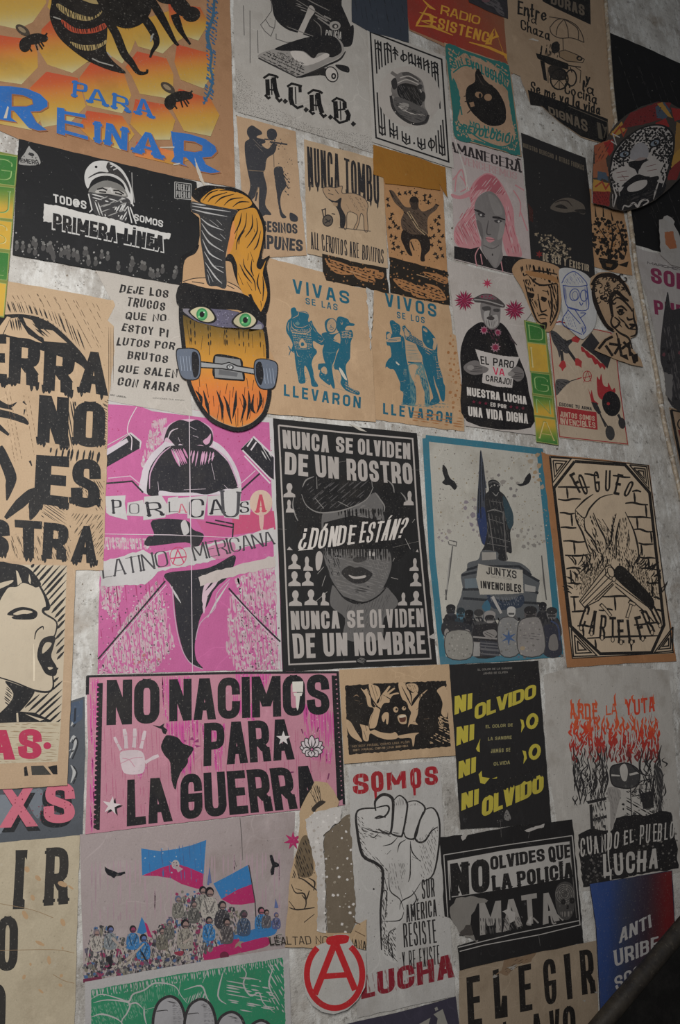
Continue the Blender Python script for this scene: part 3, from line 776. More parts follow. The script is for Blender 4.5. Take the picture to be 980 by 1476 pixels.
# ------------------------------------------------------------------ top middle and top right posters
GY = (180,174,166)
def acab():
    v(); t = Thing('helmet_poster','grey poster of a police helmet over a skateboard with blackletter initials','poster',
                   [(336,-70),(507,-70),(507,31),(536,47),(538,200),(546,224),(500,208),(420,183),(342,161),(337,60)],paper(GY,.25),1)
    v(250,0,250); p = t.part('helmet_print')
    p.poly([(548,-60),(556,20),(575,105),(640,165),(720,190),(790,212),(860,205),(925,235),(975,245),(1005,175),(985,110),(950,30),(920,-60)],(36,35,37),True)
    p.poly([(700,190),(740,100),(770,30),(800,60),(770,110),(725,205)],(180,172,164),True)
    p.sts([[(680,-10),(760,40),(840,90),(900,140)],[(700,-40),(780,10),(880,60)],[(790,110),(830,150),(835,200)],[(640,150),(720,180),(790,205)]],[2,6,3],(130,124,118),True)
    p.hatch([(690,10),(760,50),(750,70),(690,40)],20,12,5,(150,144,138)); p.poly(ell(912,145,32,26),(160,154,147)); p.poly(ell(914,148,18,14),(60,58,58)); p.poly(ell(916,149,8),(180,172,164))
    p.sts([[(800,80),(870,120)],[(815,100),(880,145)],[(850,90),(890,110)]],8,(140,134,128))
    p.poly([(940,250),(1010,140),(1018,200),(1000,260)],(36,35,37),True)
    p.text('POLICÍA',Q(862,168,950,180,948,222,858,200),(190,184,176),wt=.24)
    s = t.part('strap_print')
    s.sts([[(552,0),(555,60),(520,110),(492,140),(515,175),(550,205),(572,150),(575,110)],[(520,110),(545,150),(572,160)],[(580,190),(580,220),(640,240),(760,232)],[(475,170),(478,300)],[(395,30),(400,200)],[(432,60),(433,355)]],4,(90,86,84))
    d = t.part('skateboard_print')
    d.poly([(480,328),(505,295),(600,268),(740,222),(870,205),(940,225),(965,285),(935,325),(860,362),(740,425),(690,432),(600,388)],(150,144,138),True)
    d.poly([(580,270),(740,214),(880,200),(935,232),(950,290),(905,322),(875,318),(868,300),(820,300),(790,330),(735,290),(660,288),(600,285)],(34,33,35),True)
    d.poly([(660,292),(730,292),(790,330),(860,300),(875,322),(760,370),(700,350)],(196,188,180),True)
    d.hatch([(490,320),(530,290),(640,300),(740,360),(740,420),(690,430),(600,385)],25,9,4,(50,48,48),.6,26); d.hatch([(520,310),(600,300),(730,370),(720,415),(600,370)],110,13,4,(54,52,52),.6,22)
    d.st([(690,435),(745,428),(860,372),(940,335),(972,290)],[4,14,10,12,5],(40,39,40),True); d.sts([[(480,328),(600,388),(690,433)],[(720,432),(870,372)]],8,(50,48,48))
    d.poly([(690,440),(800,405),(860,385),(880,440),(830,425)],(36,35,36),True); d.poly([(915,365),(985,375),(990,410),(940,395)],(36,35,36),True)
    d.poly(ell(893,420,34,44,-25),(190,182,174)); d.st(ell(893,420,34,44,-25),6,BK,closed=True); d.poly(ell(905,430,14,18),BK); d.poly(ell(905,430,6,8),(180,172,164))
    h = t.part('halftone_shade'); zone = [(352,380),(352,628),(560,690),(1160,872),(1130,760),(800,720),(560,600),(430,480)]
    h.dots(zone,16000,1.2,2.3,(58,55,54),lambda x,y: max(0,min(1,1.05-min((x-345)/190,(635+(x-352)*.3-y)/150))) ** 1.6)
    Kk = (26,25,26)
    A_ = [([(530,448),(534,540)],24),([(566,436),(574,500),(590,552)],26),([(508,442),(540,420),(580,430),(592,440)],13),([(536,505),(578,510)],9),([(552,446),(556,536)],7),([(516,536),(536,556),(548,548)],13),([(578,548),(598,572),(614,560)],14)]
    C_ = [([(662,492),(662,560),(672,590)],26),([(668,585),(700,610),(734,598)],14),([(642,490),(668,472),(700,480),(726,488)],13),([(714,484),(716,522)],18),([(688,490),(692,588)],7)]
    B_ = [([(914,572),(920,668)],26),([(894,574),(922,554),(956,566),(972,582)],13),([(966,578),(968,612)],24),([(926,622),(972,616)],10),([(976,622),(990,650),(984,680)],24),([(904,664),(938,694),(986,680)],13),([(942,572),(946,680)],7)]
    for L_,dx,dy in ((A_,0,0),(C_,0,0),(A_,250,88),(B_,0,0)):
        l = t.part('lettering')
        for q,w_ in L_: l.st([(a+dx,b+dy) for a,b in q],w_,Kk)
    f = t.part('lettering'); f.polys([[(x-14,y),(x,y-16),(x+18,y),(x,y+16)] for x,y in ((630,572),(748,620),(886,662),(1015,700))],(32,31,32))
    t.done()
acab()

def diver():
    v(500,0,250); t = Thing('diving_helmet_poster','white poster of an old diving helmet framed by black rune-like bars','poster',
                   [(112,160),(555,318),(604,950),(536,930),(140,800)],paper((184,178,170),.25),2)
    p = t.part('frame_line'); q = [(132,180),(535,335),(575,915),(165,778)]; p.st(q,9,BK,closed=True)
    def bl(u,w_):
        a = [q[0][i]*(1-u)+q[1][i]*u for i in (0,1)]; b = [q[3][i]*(1-u)+q[2][i]*u for i in (0,1)]
        return tuple(a[i]*(1-w_)+b[i]*w_ for i in (0,1))
    g = t.part('rune_lettering'); L = []
    top = {.06: .38,.1: .33,.14: .3,.19: .27,.23: .24,.28: .22,.335: .18,.45: .17,.53: .17,.575: .16,.62: .17,.665: .19,.7: .22,.74: .24,.8: .28,.85: .36,.89: .42,.93: .5}
    for u,e in top.items(): L.append([bl(u,.055),bl(u,e)])
    for a,b,w_ in ((.06,.14,.1),(.06,.14,.15),(.19,.28,.07),(.19,.28,.12),(.3,.38,.1),(.3,.38,.13),(.53,.62,.16),(.53,.58,.1),(.64,.7,.1),(.64,.7,.14),(.75,.82,.1),(.75,.82,.13),(.86,.94,.12),(.86,.94,.17),(.86,.94,.08)): L.append([bl(a,w_),bl((a+b)/2,w_-.025),bl(b,w_)])
    bot = {.05: .56,.09: .66,.13: .72,.2: .78,.25: .8,.3: .82,.37: .85,.42: .86,.47: .87,.585: .86,.63: .86,.68: .85,.77: .82,.84: .78,.88: .72,.92: .66,.955: .6}
    for u,e in bot.items(): L.append([bl(u,.95),bl(u,e)])
    for a,b,w_ in ((.05,.13,.87),(.05,.13,.93),(.2,.3,.86),(.2,.3,.9),(.37,.47,.9),(.37,.47,.94),(.58,.68,.9),(.58,.68,.94),(.88,.96,.93),(.88,.96,.86)): L.append([bl(a,w_),bl((a+b)/2,w_+.025),bl(b,w_)])
    g.sts(L,8,BK); g.st(ell(*bl(.46,.125),17,17),8,BK,closed=True); g.st(ell(*bl(.775,.88),17,22),8,BK,closed=True); g.poly(ell(*bl(.53,.93),6),BK)
    g.poly(ell(352,545,178,172,25),(176,168,160))
    h = t.part('diving_helmet_print'); D = (52,50,50)
    h.poly([(250,500),(285,420),(340,410),(420,450),(440,530),(440,600),(465,660),(440,705),(370,690),(290,650),(250,590),(262,550)],(118,112,108),True)
    h.poly([(285,490),(330,470),(400,490),(430,540),(415,600),(350,580),(295,545)],(36,35,36),True)
    h.poly([(310,415),(350,408),(400,440),(415,465),(350,450)],(80,76,74),True); h.poly([(250,460),(275,440),(285,490),(262,505)],D,True); h.sts([[(250,408),(280,428)],[(255,530),(280,540)]],18,(110,104,100))
    h.poly([(265,560),(300,550),(430,610),(460,650),(440,700),(330,670),(275,620)],(92,88,86),True); h.poly([(300,580),(350,590),(330,630),(300,610)],(150,144,138),True)
    h.st([(248,540),(262,610),(310,665),(380,700),(440,690),(460,650)],16,D,True); h.dots([(250,560),(300,660),(380,700),(440,695),(430,710),(360,705),(280,660),(245,580)],60,3,5,(180,172,164))
    h.sts([[(285,470),(340,450),(410,480)],[(300,440),(350,430),(405,460)],[(400,480),(440,560)],[(290,600),(360,640),(440,650)]],6,(180,172,164),True)
    h.hatch([(290,480),(430,500),(430,610),(300,580)],60,9,3,(90,86,84),.6,40); h.hatch([(262,560),(450,640),(440,700),(300,650)],20,9,3,(40,39,40),.6,40)
    h.poly(ell(412,490,16,14),(60,58,58)); h.poly(ell(430,545,14,30),D)
    t.done()
    v(); t = Thing('navy_paper','plain dark navy paper above the diving helmet poster','poster',[(506,-60),(585,-60),(589,61),(533,46),(507,31)],paper((58,64,74),.3),2); 
    p = t.part('edge_print'); p.hatch([(510,-10),(580,-10),(585,50),(515,28)],80,7,.8,(40,44,52),.6,20); t.done()
diver()

def radio():
    v(500,0,250); t = Thing('radio_poster','red to brown poster with spiky yellow lettering RADIO RESISTENCIA','poster',
                   [(320,-80),(980,-80),(985,150),(935,420),(915,400),(545,262),(352,170),(335,60)],paper((168,122,88),.3),1)
    p = t.part('red_ground'); p.grad([(325,-80),(700,-80),(930,150),(925,368),(550,245),(355,165),(335,40)],[(150,52,40),(152,50,38),(150,66,44),(140,90,62)],-20,12)
    Y = (208,148,40)
    t.lettering('RADIO',Q(530,25,752,92,748,142,526,78),Y,wt=.2,nib=(0,.7),slant=.1)
    l = t.lettering('ESISTENCI',Q(478,85,830,190,815,250,470,150),Y,wt=.2,nib=(0,.7),gap=.14)
    l.sts([[(430,0),(470,40),(500,55)],[(455,35),(400,130),(390,150)],[(410,70),(470,85),(480,120),(420,118)],[(388,145),(480,150),(600,200)],[(420,118),(500,150)],[(830,165),(790,245),(820,250)],[(800,225),(850,205),(838,170),(895,330)],[(690,238),(800,268),(900,312),(905,345)]],[5,15,15,4],Y)
    t.done()
    v(500,0,250); t = Thing('dark_poster_corner','dark corner of a mostly hidden poster at the top edge above the red radio poster','poster',[(670,-70),(905,-70),(910,106),(820,72),(690,12)],paper((58,54,58),.3),2)
    p = t.part('figure_print'); p.poly([(760,-20),(800,10),(840,-10),(870,30),(890,90),(850,70),(830,40),(780,20)],(92,86,88),True); p.hatch([(700,0),(900,0),(900,95),(800,50)],30,14,5,(44,42,46),.6,40)
    p.poly(ell(785,0,24,14),(110,78,84)); t.done()
radio()

def evolucion():
    v(500,0,250); t = Thing('cat_poster','kraft poster with teal border and black cat silhouette about evolution','poster',
                   [(550,240),(920,366),(988,885),(930,868),(610,780)],paper((176,142,112),.35),2)
    T = (40,110,104); p = t.part('teal_border')
    p.st([(562,258),(908,376),(972,868),(622,768)],16,T,closed=True)
    for q in ([(560,250),(660,290),(610,340),(580,420)],[(910,370),(800,345),(880,420),(920,520)],[(612,775),(700,800),(640,700),(600,640)],[(975,870),(880,840),(960,780),(950,690)],[(600,440),(640,560),(615,700),(590,560)],[(905,480),(935,560),(955,760),(925,640)]):
        p.poly(q,T,True,rg=3)
    for q_ in ([(570,270),(905,380),(925,520),(760,380),(590,420)],[(600,640),(700,800),(950,700),(970,860),(625,765)]): p.hatch(q_,35,17,7,(176,142,112),.7,22); p.hatch(q_,110,26,6,(176,142,112),.7,18)
    p.sts([[(600,410),(660,370),(730,380)],[(780,400),(860,450),(910,510)],[(640,700),(760,790),(880,830),(960,790)],[(680,300),(700,330)],[(760,330),(790,350)],[(640,600),(650,650)]],8,T,True)
    for s,q in (('SIN',Q(590,352,650,330,660,368,605,392)),('EVOLUCIÓN',Q(668,325,905,430,905,500,675,370)),('NO HAY',Q(690,680,870,735,868,775,695,720)),('REVOLUCIÓN',Q(655,700,960,770,950,820,640,745))):
        t.lettering(s,q,T,wt=.2,jit=.03,rot=.1)
    c = t.part('cat_print'); X = (30,27,26)
    c.poly([(738,388),(752,400),(782,455),(840,500),(880,560),(898,620),(892,690),(840,712),(780,700),(725,655),(690,610),(672,560),(678,495),(722,462),(724,415)],X,True,rg=2)
    c.sts([[(690,590),(720,610)],[(680,540),(660,545)],[(690,570),(665,575)],[(700,620),(680,640)]],5,X); c.poly(ell(745,536,22,17,20),(158,122,90)); c.poly(ell(797,550,22,20,10),(158,122,90)); c.poly(ell(752,540,8,14,0),X)
    c.poly([(690,580),(715,575),(722,600),(700,605)],(150,116,86)); c.sts([[(735,420),(760,470)],[(745,440),(770,480)]],4,(70,60,54))
    t.done()
evolucion()

def entre():
    v(730,0,250); t = Thing('street_cart_poster','dark kraft poster of a street cart under an umbrella with brush script','poster',
                   [(-25,-80),(545,-80),(572,180),(604,690),(578,800),(545,812),(420,775),(300,690),(200,602),(130,575),(78,430),(25,408),(5,350)],paper((172,144,114),.35),1,ragged=.6,lift=.0008)
    b = t.part('black_band','black band with pale capitals')
    b.poly([(180,-80),(470,-80),(476,140),(280,48),(205,8)],(26,24,24)); b.text('DORAS',Q(250,-35,440,30,442,92,250,20),(112,98,82),wt=.22)
    b2 = t.part('black_band','black band with pale capitals')
    b2.poly([(120,508),(330,580),(572,672),(578,798),(540,808),(420,770),(300,688),(200,600),(135,590)],(26,24,24)); b2.text('DIGNAS',Q(235,600,455,680,460,750,240,640),(112,98,82),wt=.22)
    b2.st([(350,600),(570,690),(570,790)],4,(100,88,74)); b2.polys([[(510,690),(530,695),(545,790),(520,780)],[(545,720),(570,715),(560,750)]],(96,86,72)); b2.st([(540,700),(560,740),(550,780)],6,(90,80,66))
    X = (30,27,25); st = dict(wt=.16,nib=(30,.5),gap=.02,jit=.02)
    for s,q in (('Entre',Q(62,0,230,48,226,125,60,80)),('la',Q(120,72,176,95,172,142,118,122)),('Chaza',Q(78,105,245,170,245,235,80,165)),('y',Q(448,400,478,410,470,480,440,470)),('la',Q(428,448,500,482,495,545,425,515)),
                 ('Cocina',Q(330,460,515,533,512,592,327,528)),('Se me va la vida',Q(138,455,532,590,530,655,135,522))):
        l = Part(t,'lettering',t.ink); t.parts.append(l)
        # lowercase sits at .62 of the line height
        l.text(s,q,X,**st)
    c = t.part('umbrella_print'); c.sts([[(245,155),(280,115),(325,108),(390,140),(425,190),(438,240)],[(245,155),(255,190),(300,215),(370,215),(438,240)],[(325,108),(290,150),(280,200)],[(325,108),(345,160),(350,215)],[(240,95),(325,108)],[(325,108),(400,160),(405,225)],[(318,215),(322,300)]],5,(60,50,42),True)
    k = t.part('cart_print')
    k.poly([(165,300),(240,320),(350,360),(350,395),(240,365),(175,330)],X); k.poly([(190,340),(215,350),(230,460),(210,450)],X); k.poly([(245,370),(330,395),(330,450),(250,440)],(46,40,36),True)
    k.st(ell(298,448,50,58),9,X,closed=True); k.st(ell(365,440,30,46),8,X,closed=True); k.sts([[(298,390),(298,506)],[(250,448),(346,448)],[(265,410),(330,490)],[(330,410),(265,490)],[(235,380),(235,470)],[(390,380),(420,400),(415,470)]],4,X)
    k.poly([(300,290),(330,282),(400,310),(395,350),(340,345),(298,320)],(150,122,90),True); k.st([(300,290),(330,282),(400,310),(440,335),(430,355),(395,350),(340,345),(298,320)],4,X,closed=True); k.poly(ell(412,330,18,14,20),X); k.poly(ell(412,330,8,7),(150,122,90))
    k.poly([(255,250),(290,235),(300,285),(262,300)],(40,35,32),True); k.hatch([(175,260),(300,240),(300,330),(180,310)],100,16,6,X,.6,30); k.sts([[(200,260),(195,310)],[(225,270),(230,320)],[(350,370),(420,380)],[(360,380),(370,410)]],6,X)
    s = t.part('scratch'); s.poly([(122,222),(150,216),(182,228),(178,234),(150,228)],(186,176,164))
    t.done()
entre()

def manecera():
    v(500,190,250); t = Thing('pink_haired_portrait_poster','pale poster of a pink haired grey faced woman under the word AMANECERÁ','poster',
                   [(588,30),(985,150),(1046,700),(1044,790),(930,806),(608,722)],paper((182,168,164),.25),1)
    P1,P2,FG = (172,92,102),(190,130,134),(122,116,114)
    t.lettering('AMANECERÁ',Q(575,52,985,168,985,232,580,108),(46,40,42),wt=.2,nib=(0,.3),serif=.8)
    t.lettering('VENCEREMOS',Q(650,140,960,230,960,272,655,185),(180,140,140),wt=.16,nib=(0,.35),serif=.6)
    h = t.part('hair_print')
    h.poly([(700,420),(690,350),(720,280),(790,232),(850,262),(900,340),(940,440),(950,560),(990,690),(960,706),(900,690),(860,500),(850,380),(780,340),(735,380),(725,470),(745,580),(760,640),(700,668),(620,640),(605,560),(650,480)],P2,True)
    h.poly([(720,330),(735,280),(790,240),(850,268),(880,330),(850,350),(780,325)],P1,True)
    h.poly([(590,350),(640,360),(700,330),(720,350),(650,380),(600,372)],P2,True)
    for q,a in (([(610,540),(720,480),(750,640),(620,640)],60),([(880,420),(930,420),(985,690),(910,690)],75),([(690,320),(840,250),(900,350),(700,420)],120),([(640,470),(720,400),(735,520),(620,560)],120)):
        h.hatch(q,a,15,5,P1,.6,80); h.hatch(q,a+8,22,4,(196,166,164),.6,60)
    h.sts([[(610,340),(620,250),(650,215),(670,300),(700,330)],[(640,340),(680,310),(640,250)],[(940,330),(980,400),(975,480)],[(720,660),(735,740),(760,700)],[(870,700),(880,790)],[(600,270),(640,220)],[(950,300),(1000,330)],[(980,450),(1020,560)]],7,P2,True)
    b = t.part('shoulder_print'); b.poly([(606,646),(700,662),(745,650),(790,720),(838,778),(890,700),(960,706),(1036,720),(1040,795),(930,800),(606,716)],(34,32,34))
    b.sts([[(745,655),(725,700),(735,760)],[(755,690),(765,750)],[(868,720),(880,785)]],6,P2,True)
    f = t.part('face_print')
    f.poly([(720,430),(740,370),(800,335),(850,365),(890,440),(895,520),(880,590),(875,660),(880,710),(840,772),(790,715),(760,660),(758,590),(735,510)],FG,True)
    f.poly([(790,560),(820,640),(870,640),(860,700),(838,765),(800,715),(770,660)],(132,126,123),True); f.poly([(800,350),(850,380),(880,460),(840,470),(815,420)],(134,128,125),True); f.poly([(730,500),(760,520),(770,600),(755,590)],(104,98,97),True); f.poly([(865,500),(890,530),(880,590),(850,610),(860,550)],(140,134,130),True)
    f.st([(716,438),(745,450),(780,468)],[4,14,9],(46,42,44),True); f.st([(822,482),(855,486),(895,498)],[10,14,4],(46,42,44),True)
    f.poly([(738,462),(760,458),(780,480),(755,482)],(64,60,62),True); f.poly([(830,502),(855,495),(878,505),(850,516)],(64,60,62),True); f.poly(ell(757,470,6),(180,174,170)); f.poly(ell(858,506,6),(180,174,170))
    f.st([(800,500),(790,560),(795,580),(815,580)],[4,7,8,5],(84,78,78),True); f.poly([(785,598),(808,595),(835,608),(815,625),(795,620)],P2,True); f.st([(782,602),(810,608),(836,608)],4,(110,70,74),True); f.poly(ell(822,694,4,7),(60,56,56)); f.st([(770,640),(820,660),(860,640)],6,(100,94,93),True)
    c = t.part('hanging_thread'); c.st([(610,40),(650,170),(672,250),(676,330)],[5,6,9,3],(192,186,178),True); c.st([(676,290),(690,330)],6,(190,184,176))
    t.done()
manecera()

def dark_eyes():
    v(730,170,250); t = Thing('veiled_eyes_poster','black poster showing only a strip of eyes and pale capitals DE SER Y EXISTIR','poster',
                   [(82,84),(446,226),(470,420),(500,908),(140,805),(120,520)],paper((44,42,42),.15,.15),2)
    p = t.part('eyes_print')
    p.poly([(248,512),(280,470),(350,450),(420,478),(442,505),(440,545),(390,530),(320,535)],(96,86,76),True); p.poly([(275,500),(310,488),(345,512),(300,510)],(40,36,34),True); p.poly([(385,520),(440,515),(440,540),(400,532)],(44,40,38),True)
    p.st([(270,480),(310,466),(345,470),(372,500)],[3,8,8,3],(54,46,42),True); p.poly([(120,480),(150,520),(150,590),(130,580)],(64,36,32)); p.dots([(150,300),(440,330),(440,420),(160,640)],20,2,4,(90,86,80))
    t.lettering('NUESTRO DERECHO A OTRAS FORMAS',Q(92,140,438,268,438,298,94,165),(104,92,76),wt=.2)
    t.lettering('DE SER Y EXISTIR',Q(205,760,466,830,466,868,205,806),(168,150,124),wt=.2)
    f = t.part('flower_print')
    for z_ in range(3): f.dots([(165,650),(240,660),(300,690),(360,740),(365,810),(310,795),(200,750)],120,4,9,[(128,112,90),(168,150,124)])
    f.dots([(165,650),(240,660),(300,690),(360,740),(365,800),(310,790),(200,740)],90,6,14,[(128,112,90),(96,84,68),(148,130,104)]); f.poly(star(185,770,22,10,6),(120,40,40))
    f.hatch([(170,660),(250,670),(360,760),(330,790),(190,740)],40,12,4,(44,42,42),.5,30)
    t.done()
    t = Thing('potted_plant_poster','small orange kraft poster of a black potted plant beside the veiled eyes poster','poster',
              [(430,388),(480,402),(480,480),(560,515),(660,525),(684,650),(712,890),(620,875),(486,838),(470,640)],paper((180,136,92),.3),1)
    p = t.part('pot_print'); X = (32,26,22)
    p.poly([(530,800),(620,815),(630,835),(600,860),(550,855),(535,830)],X,True); p.st([(520,795),(630,812)],12,X); p.poly([(560,820),(600,828),(590,845),(565,840)],(120,88,56))
    l = t.part('plant_print')
    for z_ in range(4): l.dots([(475,610),(520,560),(600,580),(665,600),(685,720),(655,800),(520,780),(485,720)],90,6,14,X); l.dots([(490,620),(640,600),(660,760),(510,760)],40,4,8,(178,132,88))
    l.dots([(480,600),(540,570),(650,590),(680,700),(650,790),(520,770),(485,720)],70,9,22,X); l.dots([(490,620),(640,600),(660,760),(510,760)],45,6,13,(150,106,64))
    l.sts([[(575,800),(570,700),(520,620)],[(580,800),(600,680),(590,590)],[(585,800),(650,720),(640,640),(620,590)],[(650,660),(675,740),(665,790)],[(505,560),(500,500)],[(548,560),(545,500)],[(600,580),(590,530)]],[10,9,3],X,True)
    l.poly([(630,830),(690,810),(680,845)],X)
    t.done()
dark_eyes()
# ------------------------------------------------------------------ upper centre
def police_kiss():
    v(330,170,250); t = Thing('arrest_silhouette_poster','kraft poster with dark silhouettes of a helmeted officer aiming at a figure','poster',
                   [(42,-14),(376,76),(400,400),(440,776),(190,790),(70,400)],paper((186,152,116),.3),1,ragged=.5)
    D = (58,58,62); p = t.part('officer_print')
    p.poly([(105,60),(130,42),(158,58),(182,75),(186,92),(160,102),(160,112),(200,122),(205,140),(185,150),(220,175),(250,140),(268,160),(255,200),(215,230),(205,290),(195,310),(215,400),(205,490),(240,545),(205,548),(175,560),(168,480),(170,390),(150,440),(110,480),(95,470),(120,390),(105,300),(92,220),(90,140),(115,118),(102,90)],D,True)
    p.st([(110,295),(200,302)],4,(130,108,84)); p.sts([[(135,118),(175,160),(200,165)],[(150,150),(190,190)]],3,(110,100,90)); p.st([(165,390),(150,440)],6,(120,100,80)); p.sts([[(150,470),(160,420)],[(200,120),(225,122)],[(230,135),(330,150)]],9,D)
    q = t.part('struck_figure_print')
    q.poly([(215,75),(235,60),(262,68),(272,95),(262,118),(240,128),(218,110)],D,True); q.dots([(210,110),(300,120),(310,180),(230,170)],60,2,6,D)
    q.poly([(255,285),(300,278),(310,330),(325,380),(300,420),(290,470),(300,530),(325,560),(300,565),(285,530),(272,440),(260,360)],D,True,rg=2); q.hatch([(300,290),(345,330),(340,440),(300,400)],50,13,6,D,.6,30); q.dots([(250,170),(370,180),(360,260),(340,440),(260,280)],45,1.5,4,D)
    q.poly([(345,535),(385,555),(385,585),(348,580)],D,True,rg=3); q.sts([[(252,170),(255,280)]],3,D)
    for s,r in (('ASESINOS',Q(150,575,385,600,388,655,150,640)),('IMPUNES',Q(140,650,418,690,416,755,140,735))): t.lettering(s,r,D,wt=.27,rot=.04,gap=.05)
    t.done()
police_kiss()

def pig():
    v(330,170,250); t = Thing('pig_poster','kraft poster of a line drawn pig under tall letters NUNCA TOMBO','poster',
                   [(424,120),(815,228),(872,340),(898,848),(660,808),(442,766)],paper((186,158,124),.3),2,ragged=.5)
    D = (44,42,44)
    for s,q in (('NUNCA',Q(440,160,622,205,626,405,448,390)),('TOMBO',Q(650,225,845,285,850,490,655,430))):
        l = t.lettering(s,q,D,wt=.085,gap=.035,lim=.42)
        for f in (.05,.3,.55,.75,.95):
            x = q[3][0]+(q[2][0]-q[3][0])*f; y = q[3][1]+(q[2][1]-q[3][1])*f; l.st([(x,y-30),(x,y+14),(x,y+26)],[12,8,1],D)
    L = (74,66,60); p = t.part('pig_print')
    p.poly([(530,400),(560,390),(600,395),(640,385),(640,425),(700,425),(760,450),(785,490),(780,540),(785,635),(765,635),(760,560),(745,540),(735,590),(720,628),(705,625),(725,580),(720,545),(670,535),(665,620),(650,622),(635,540),(600,490),(570,465),(545,440)],(170,138,104),True)
    p.st([(530,400),(560,390),(600,395),(640,385),(640,425),(700,425),(760,450),(785,490),(780,540),(785,635),(765,635),(760,560),(745,540),(735,590),(720,628),(705,625),(725,580),(720,545),(670,535),(665,620),(650,622),(635,540),(600,490),(570,465),(545,440)],4,L,True,True)
    p.poly([(558,455),(600,470),(635,450),(632,500),(660,560),(650,620),(628,615),(625,550),(600,495)],D,True); p.poly([(585,475),(615,480),(612,500),(590,495)],(160,130,98)); p.sts([[(560,425),(590,435)],[(600,405),(620,430)],[(560,405),(570,412)],[(620,620),(800,640)]],4,L)
    p.hatch([(640,430),(760,455),(780,530),(680,530)],60,17,2,L,.7,18)
    h = t.part('cap_print'); h.poly(ell(558,580,28,32,10),(96,84,72)); h.st(ell(558,580,28,32,10),6,D,closed=True); h.sts([[(525,515),(535,560)],[(545,510),(545,555)],[(530,520),(545,512)],[(580,540),(600,545)],[(545,570),(570,590)],[(540,595),(575,575)]],6,D)
    t.lettering('ALL CERDITOS ARE BONITOS',Q(460,640,876,745,875,825,462,738),D,wt=.12,gap=.05,rot=.06,jit=.03)
    t.done()
pig()

def angel():
    v(500,190,250); t = Thing('dancing_figure_poster','kraft linocut poster of a figure with raised arms among small black marks','poster',
                   [(200,240),(540,280),(568,798),(236,712),(225,560)],paper((178,132,88),.3),1)
    D = (40,32,28); p = t.part('figure_print')
    p.poly([(240,335),(262,335),(290,375),(325,420),(360,425),(352,395),(362,370),(385,365),(405,385),(405,425),(430,450),(480,430),(500,410),(515,415),(505,440),(460,480),(455,540),(455,580),(400,600),(320,560),(305,500),(320,450),(270,400)],(88,70,56),True)
    p.poly([(318,555),(370,580),(455,585),(470,660),(440,700),(440,730),(415,725),(420,660),(400,610),(360,610),(355,650),(370,700),(345,690),(320,640),(305,600)],D,True)
    p.poly([(355,385),(365,368),(390,366),(405,385),(400,400),(365,400)],D,True); p.poly([(362,405),(400,405),(395,440),(368,435)],(60,48,40),True)
    p.st([(345,450),(400,540),(445,580)],16,(168,140,104)); p.st([(345,450),(400,540),(445,580)],5,D); p.hatch([(310,450),(450,460),(450,590),(320,560)],45,12,3,(44,36,32),.6,30); p.hatch([(240,335),(330,430),(310,440)],50,8,3,D,.5,20); p.hatch([(440,450),(510,415),(500,445)],-30,8,3,D,.5,20)
    p.sts([[(240,330),(262,370)],[(500,408),(520,418)],[(360,620),(380,670)]],7,D)
    b = t.part('small_mark_print'); R = random.Random(4)
    for x,y in [(230,380),(232,415),(255,465),(262,510),(240,540),(275,530),(290,545),(250,590),(275,600),(262,630),(290,650),(310,680),(330,345),(295,350),(355,340),(390,345),(440,385),(470,365),(460,400),(520,480),(500,500),(480,545),(520,560),(490,590),(540,590),(520,620),(480,640),(530,660),(500,690),(540,700),(470,600),(515,520),(245,490),(510,710),(265,660),(440,360)]:
        a = R.random()*6; b.poly([(x+r*math.cos(a+i*.7),y+r*math.sin(a+i*.7)) for i,r in enumerate((17,7,15,6,12,8,16,5,11))],D)
    b.dots([(215,300),(520,330),(560,790),(240,700)],120,1,4,D)
    t.done()
    t = Thing('ochre_paper','blank mustard ochre sheet pasted over the top of the dancing figure poster','poster',[(148,72),(350,130),(556,200),(568,372),(545,335),(522,292),(528,330),(380,308),(216,292),(206,258),(150,240)],paper((156,104,32),.25),3,ragged=.6)
    p = t.part('brush_mark'); p.hatch([(160,90),(550,210),(555,300),(160,230)],60,18,3,(152,106,30),.6,40); t.done()
    for lab,nm,out,hi in (('dark linocut scrap below the pig poster','linocut_scrap',[(-140,688),(60,738),(222,772),(238,912),(100,880),(-135,835)],[[(-120,720),(0,750),(60,800),(-60,800)],[(20,760),(120,790),(160,850),(60,830)],[(90,770),(200,790),(200,830),(150,820)]]),
                            ('dark linocut scrap below the dancing figure poster','linocut_scrap',[(240,706),(570,792),(582,978),(400,945),(244,906)],[[(430,790),(560,820),(560,860),(480,830)],[(260,830),(360,850),(420,900),(330,900)],[(430,860),(520,880),(560,950),(470,940)],[(360,880),(420,870),(480,940),(380,930)]])):
        t = Thing(nm,lab,'poster',out,paper((44,38,32),.2),2,'linocut scraps',ragged=.8)
        p = t.part('linocut_print')
        for q in hi: p.poly(q,(160,110,66),True,rg=5); p.hatch(q,20,13,6,(36,30,26),.6,30)
        p.dots(out,120,2,7,(150,104,62)); p.dots(out,60,3,9,(36,30,26))
        p.sts([[(out[5 if len(out) > 5 else 4][0]+150,out[0][1]+100),(out[0][0]+220,out[0][1]+120)]],5,(170,130,90)); t.done()
angel()

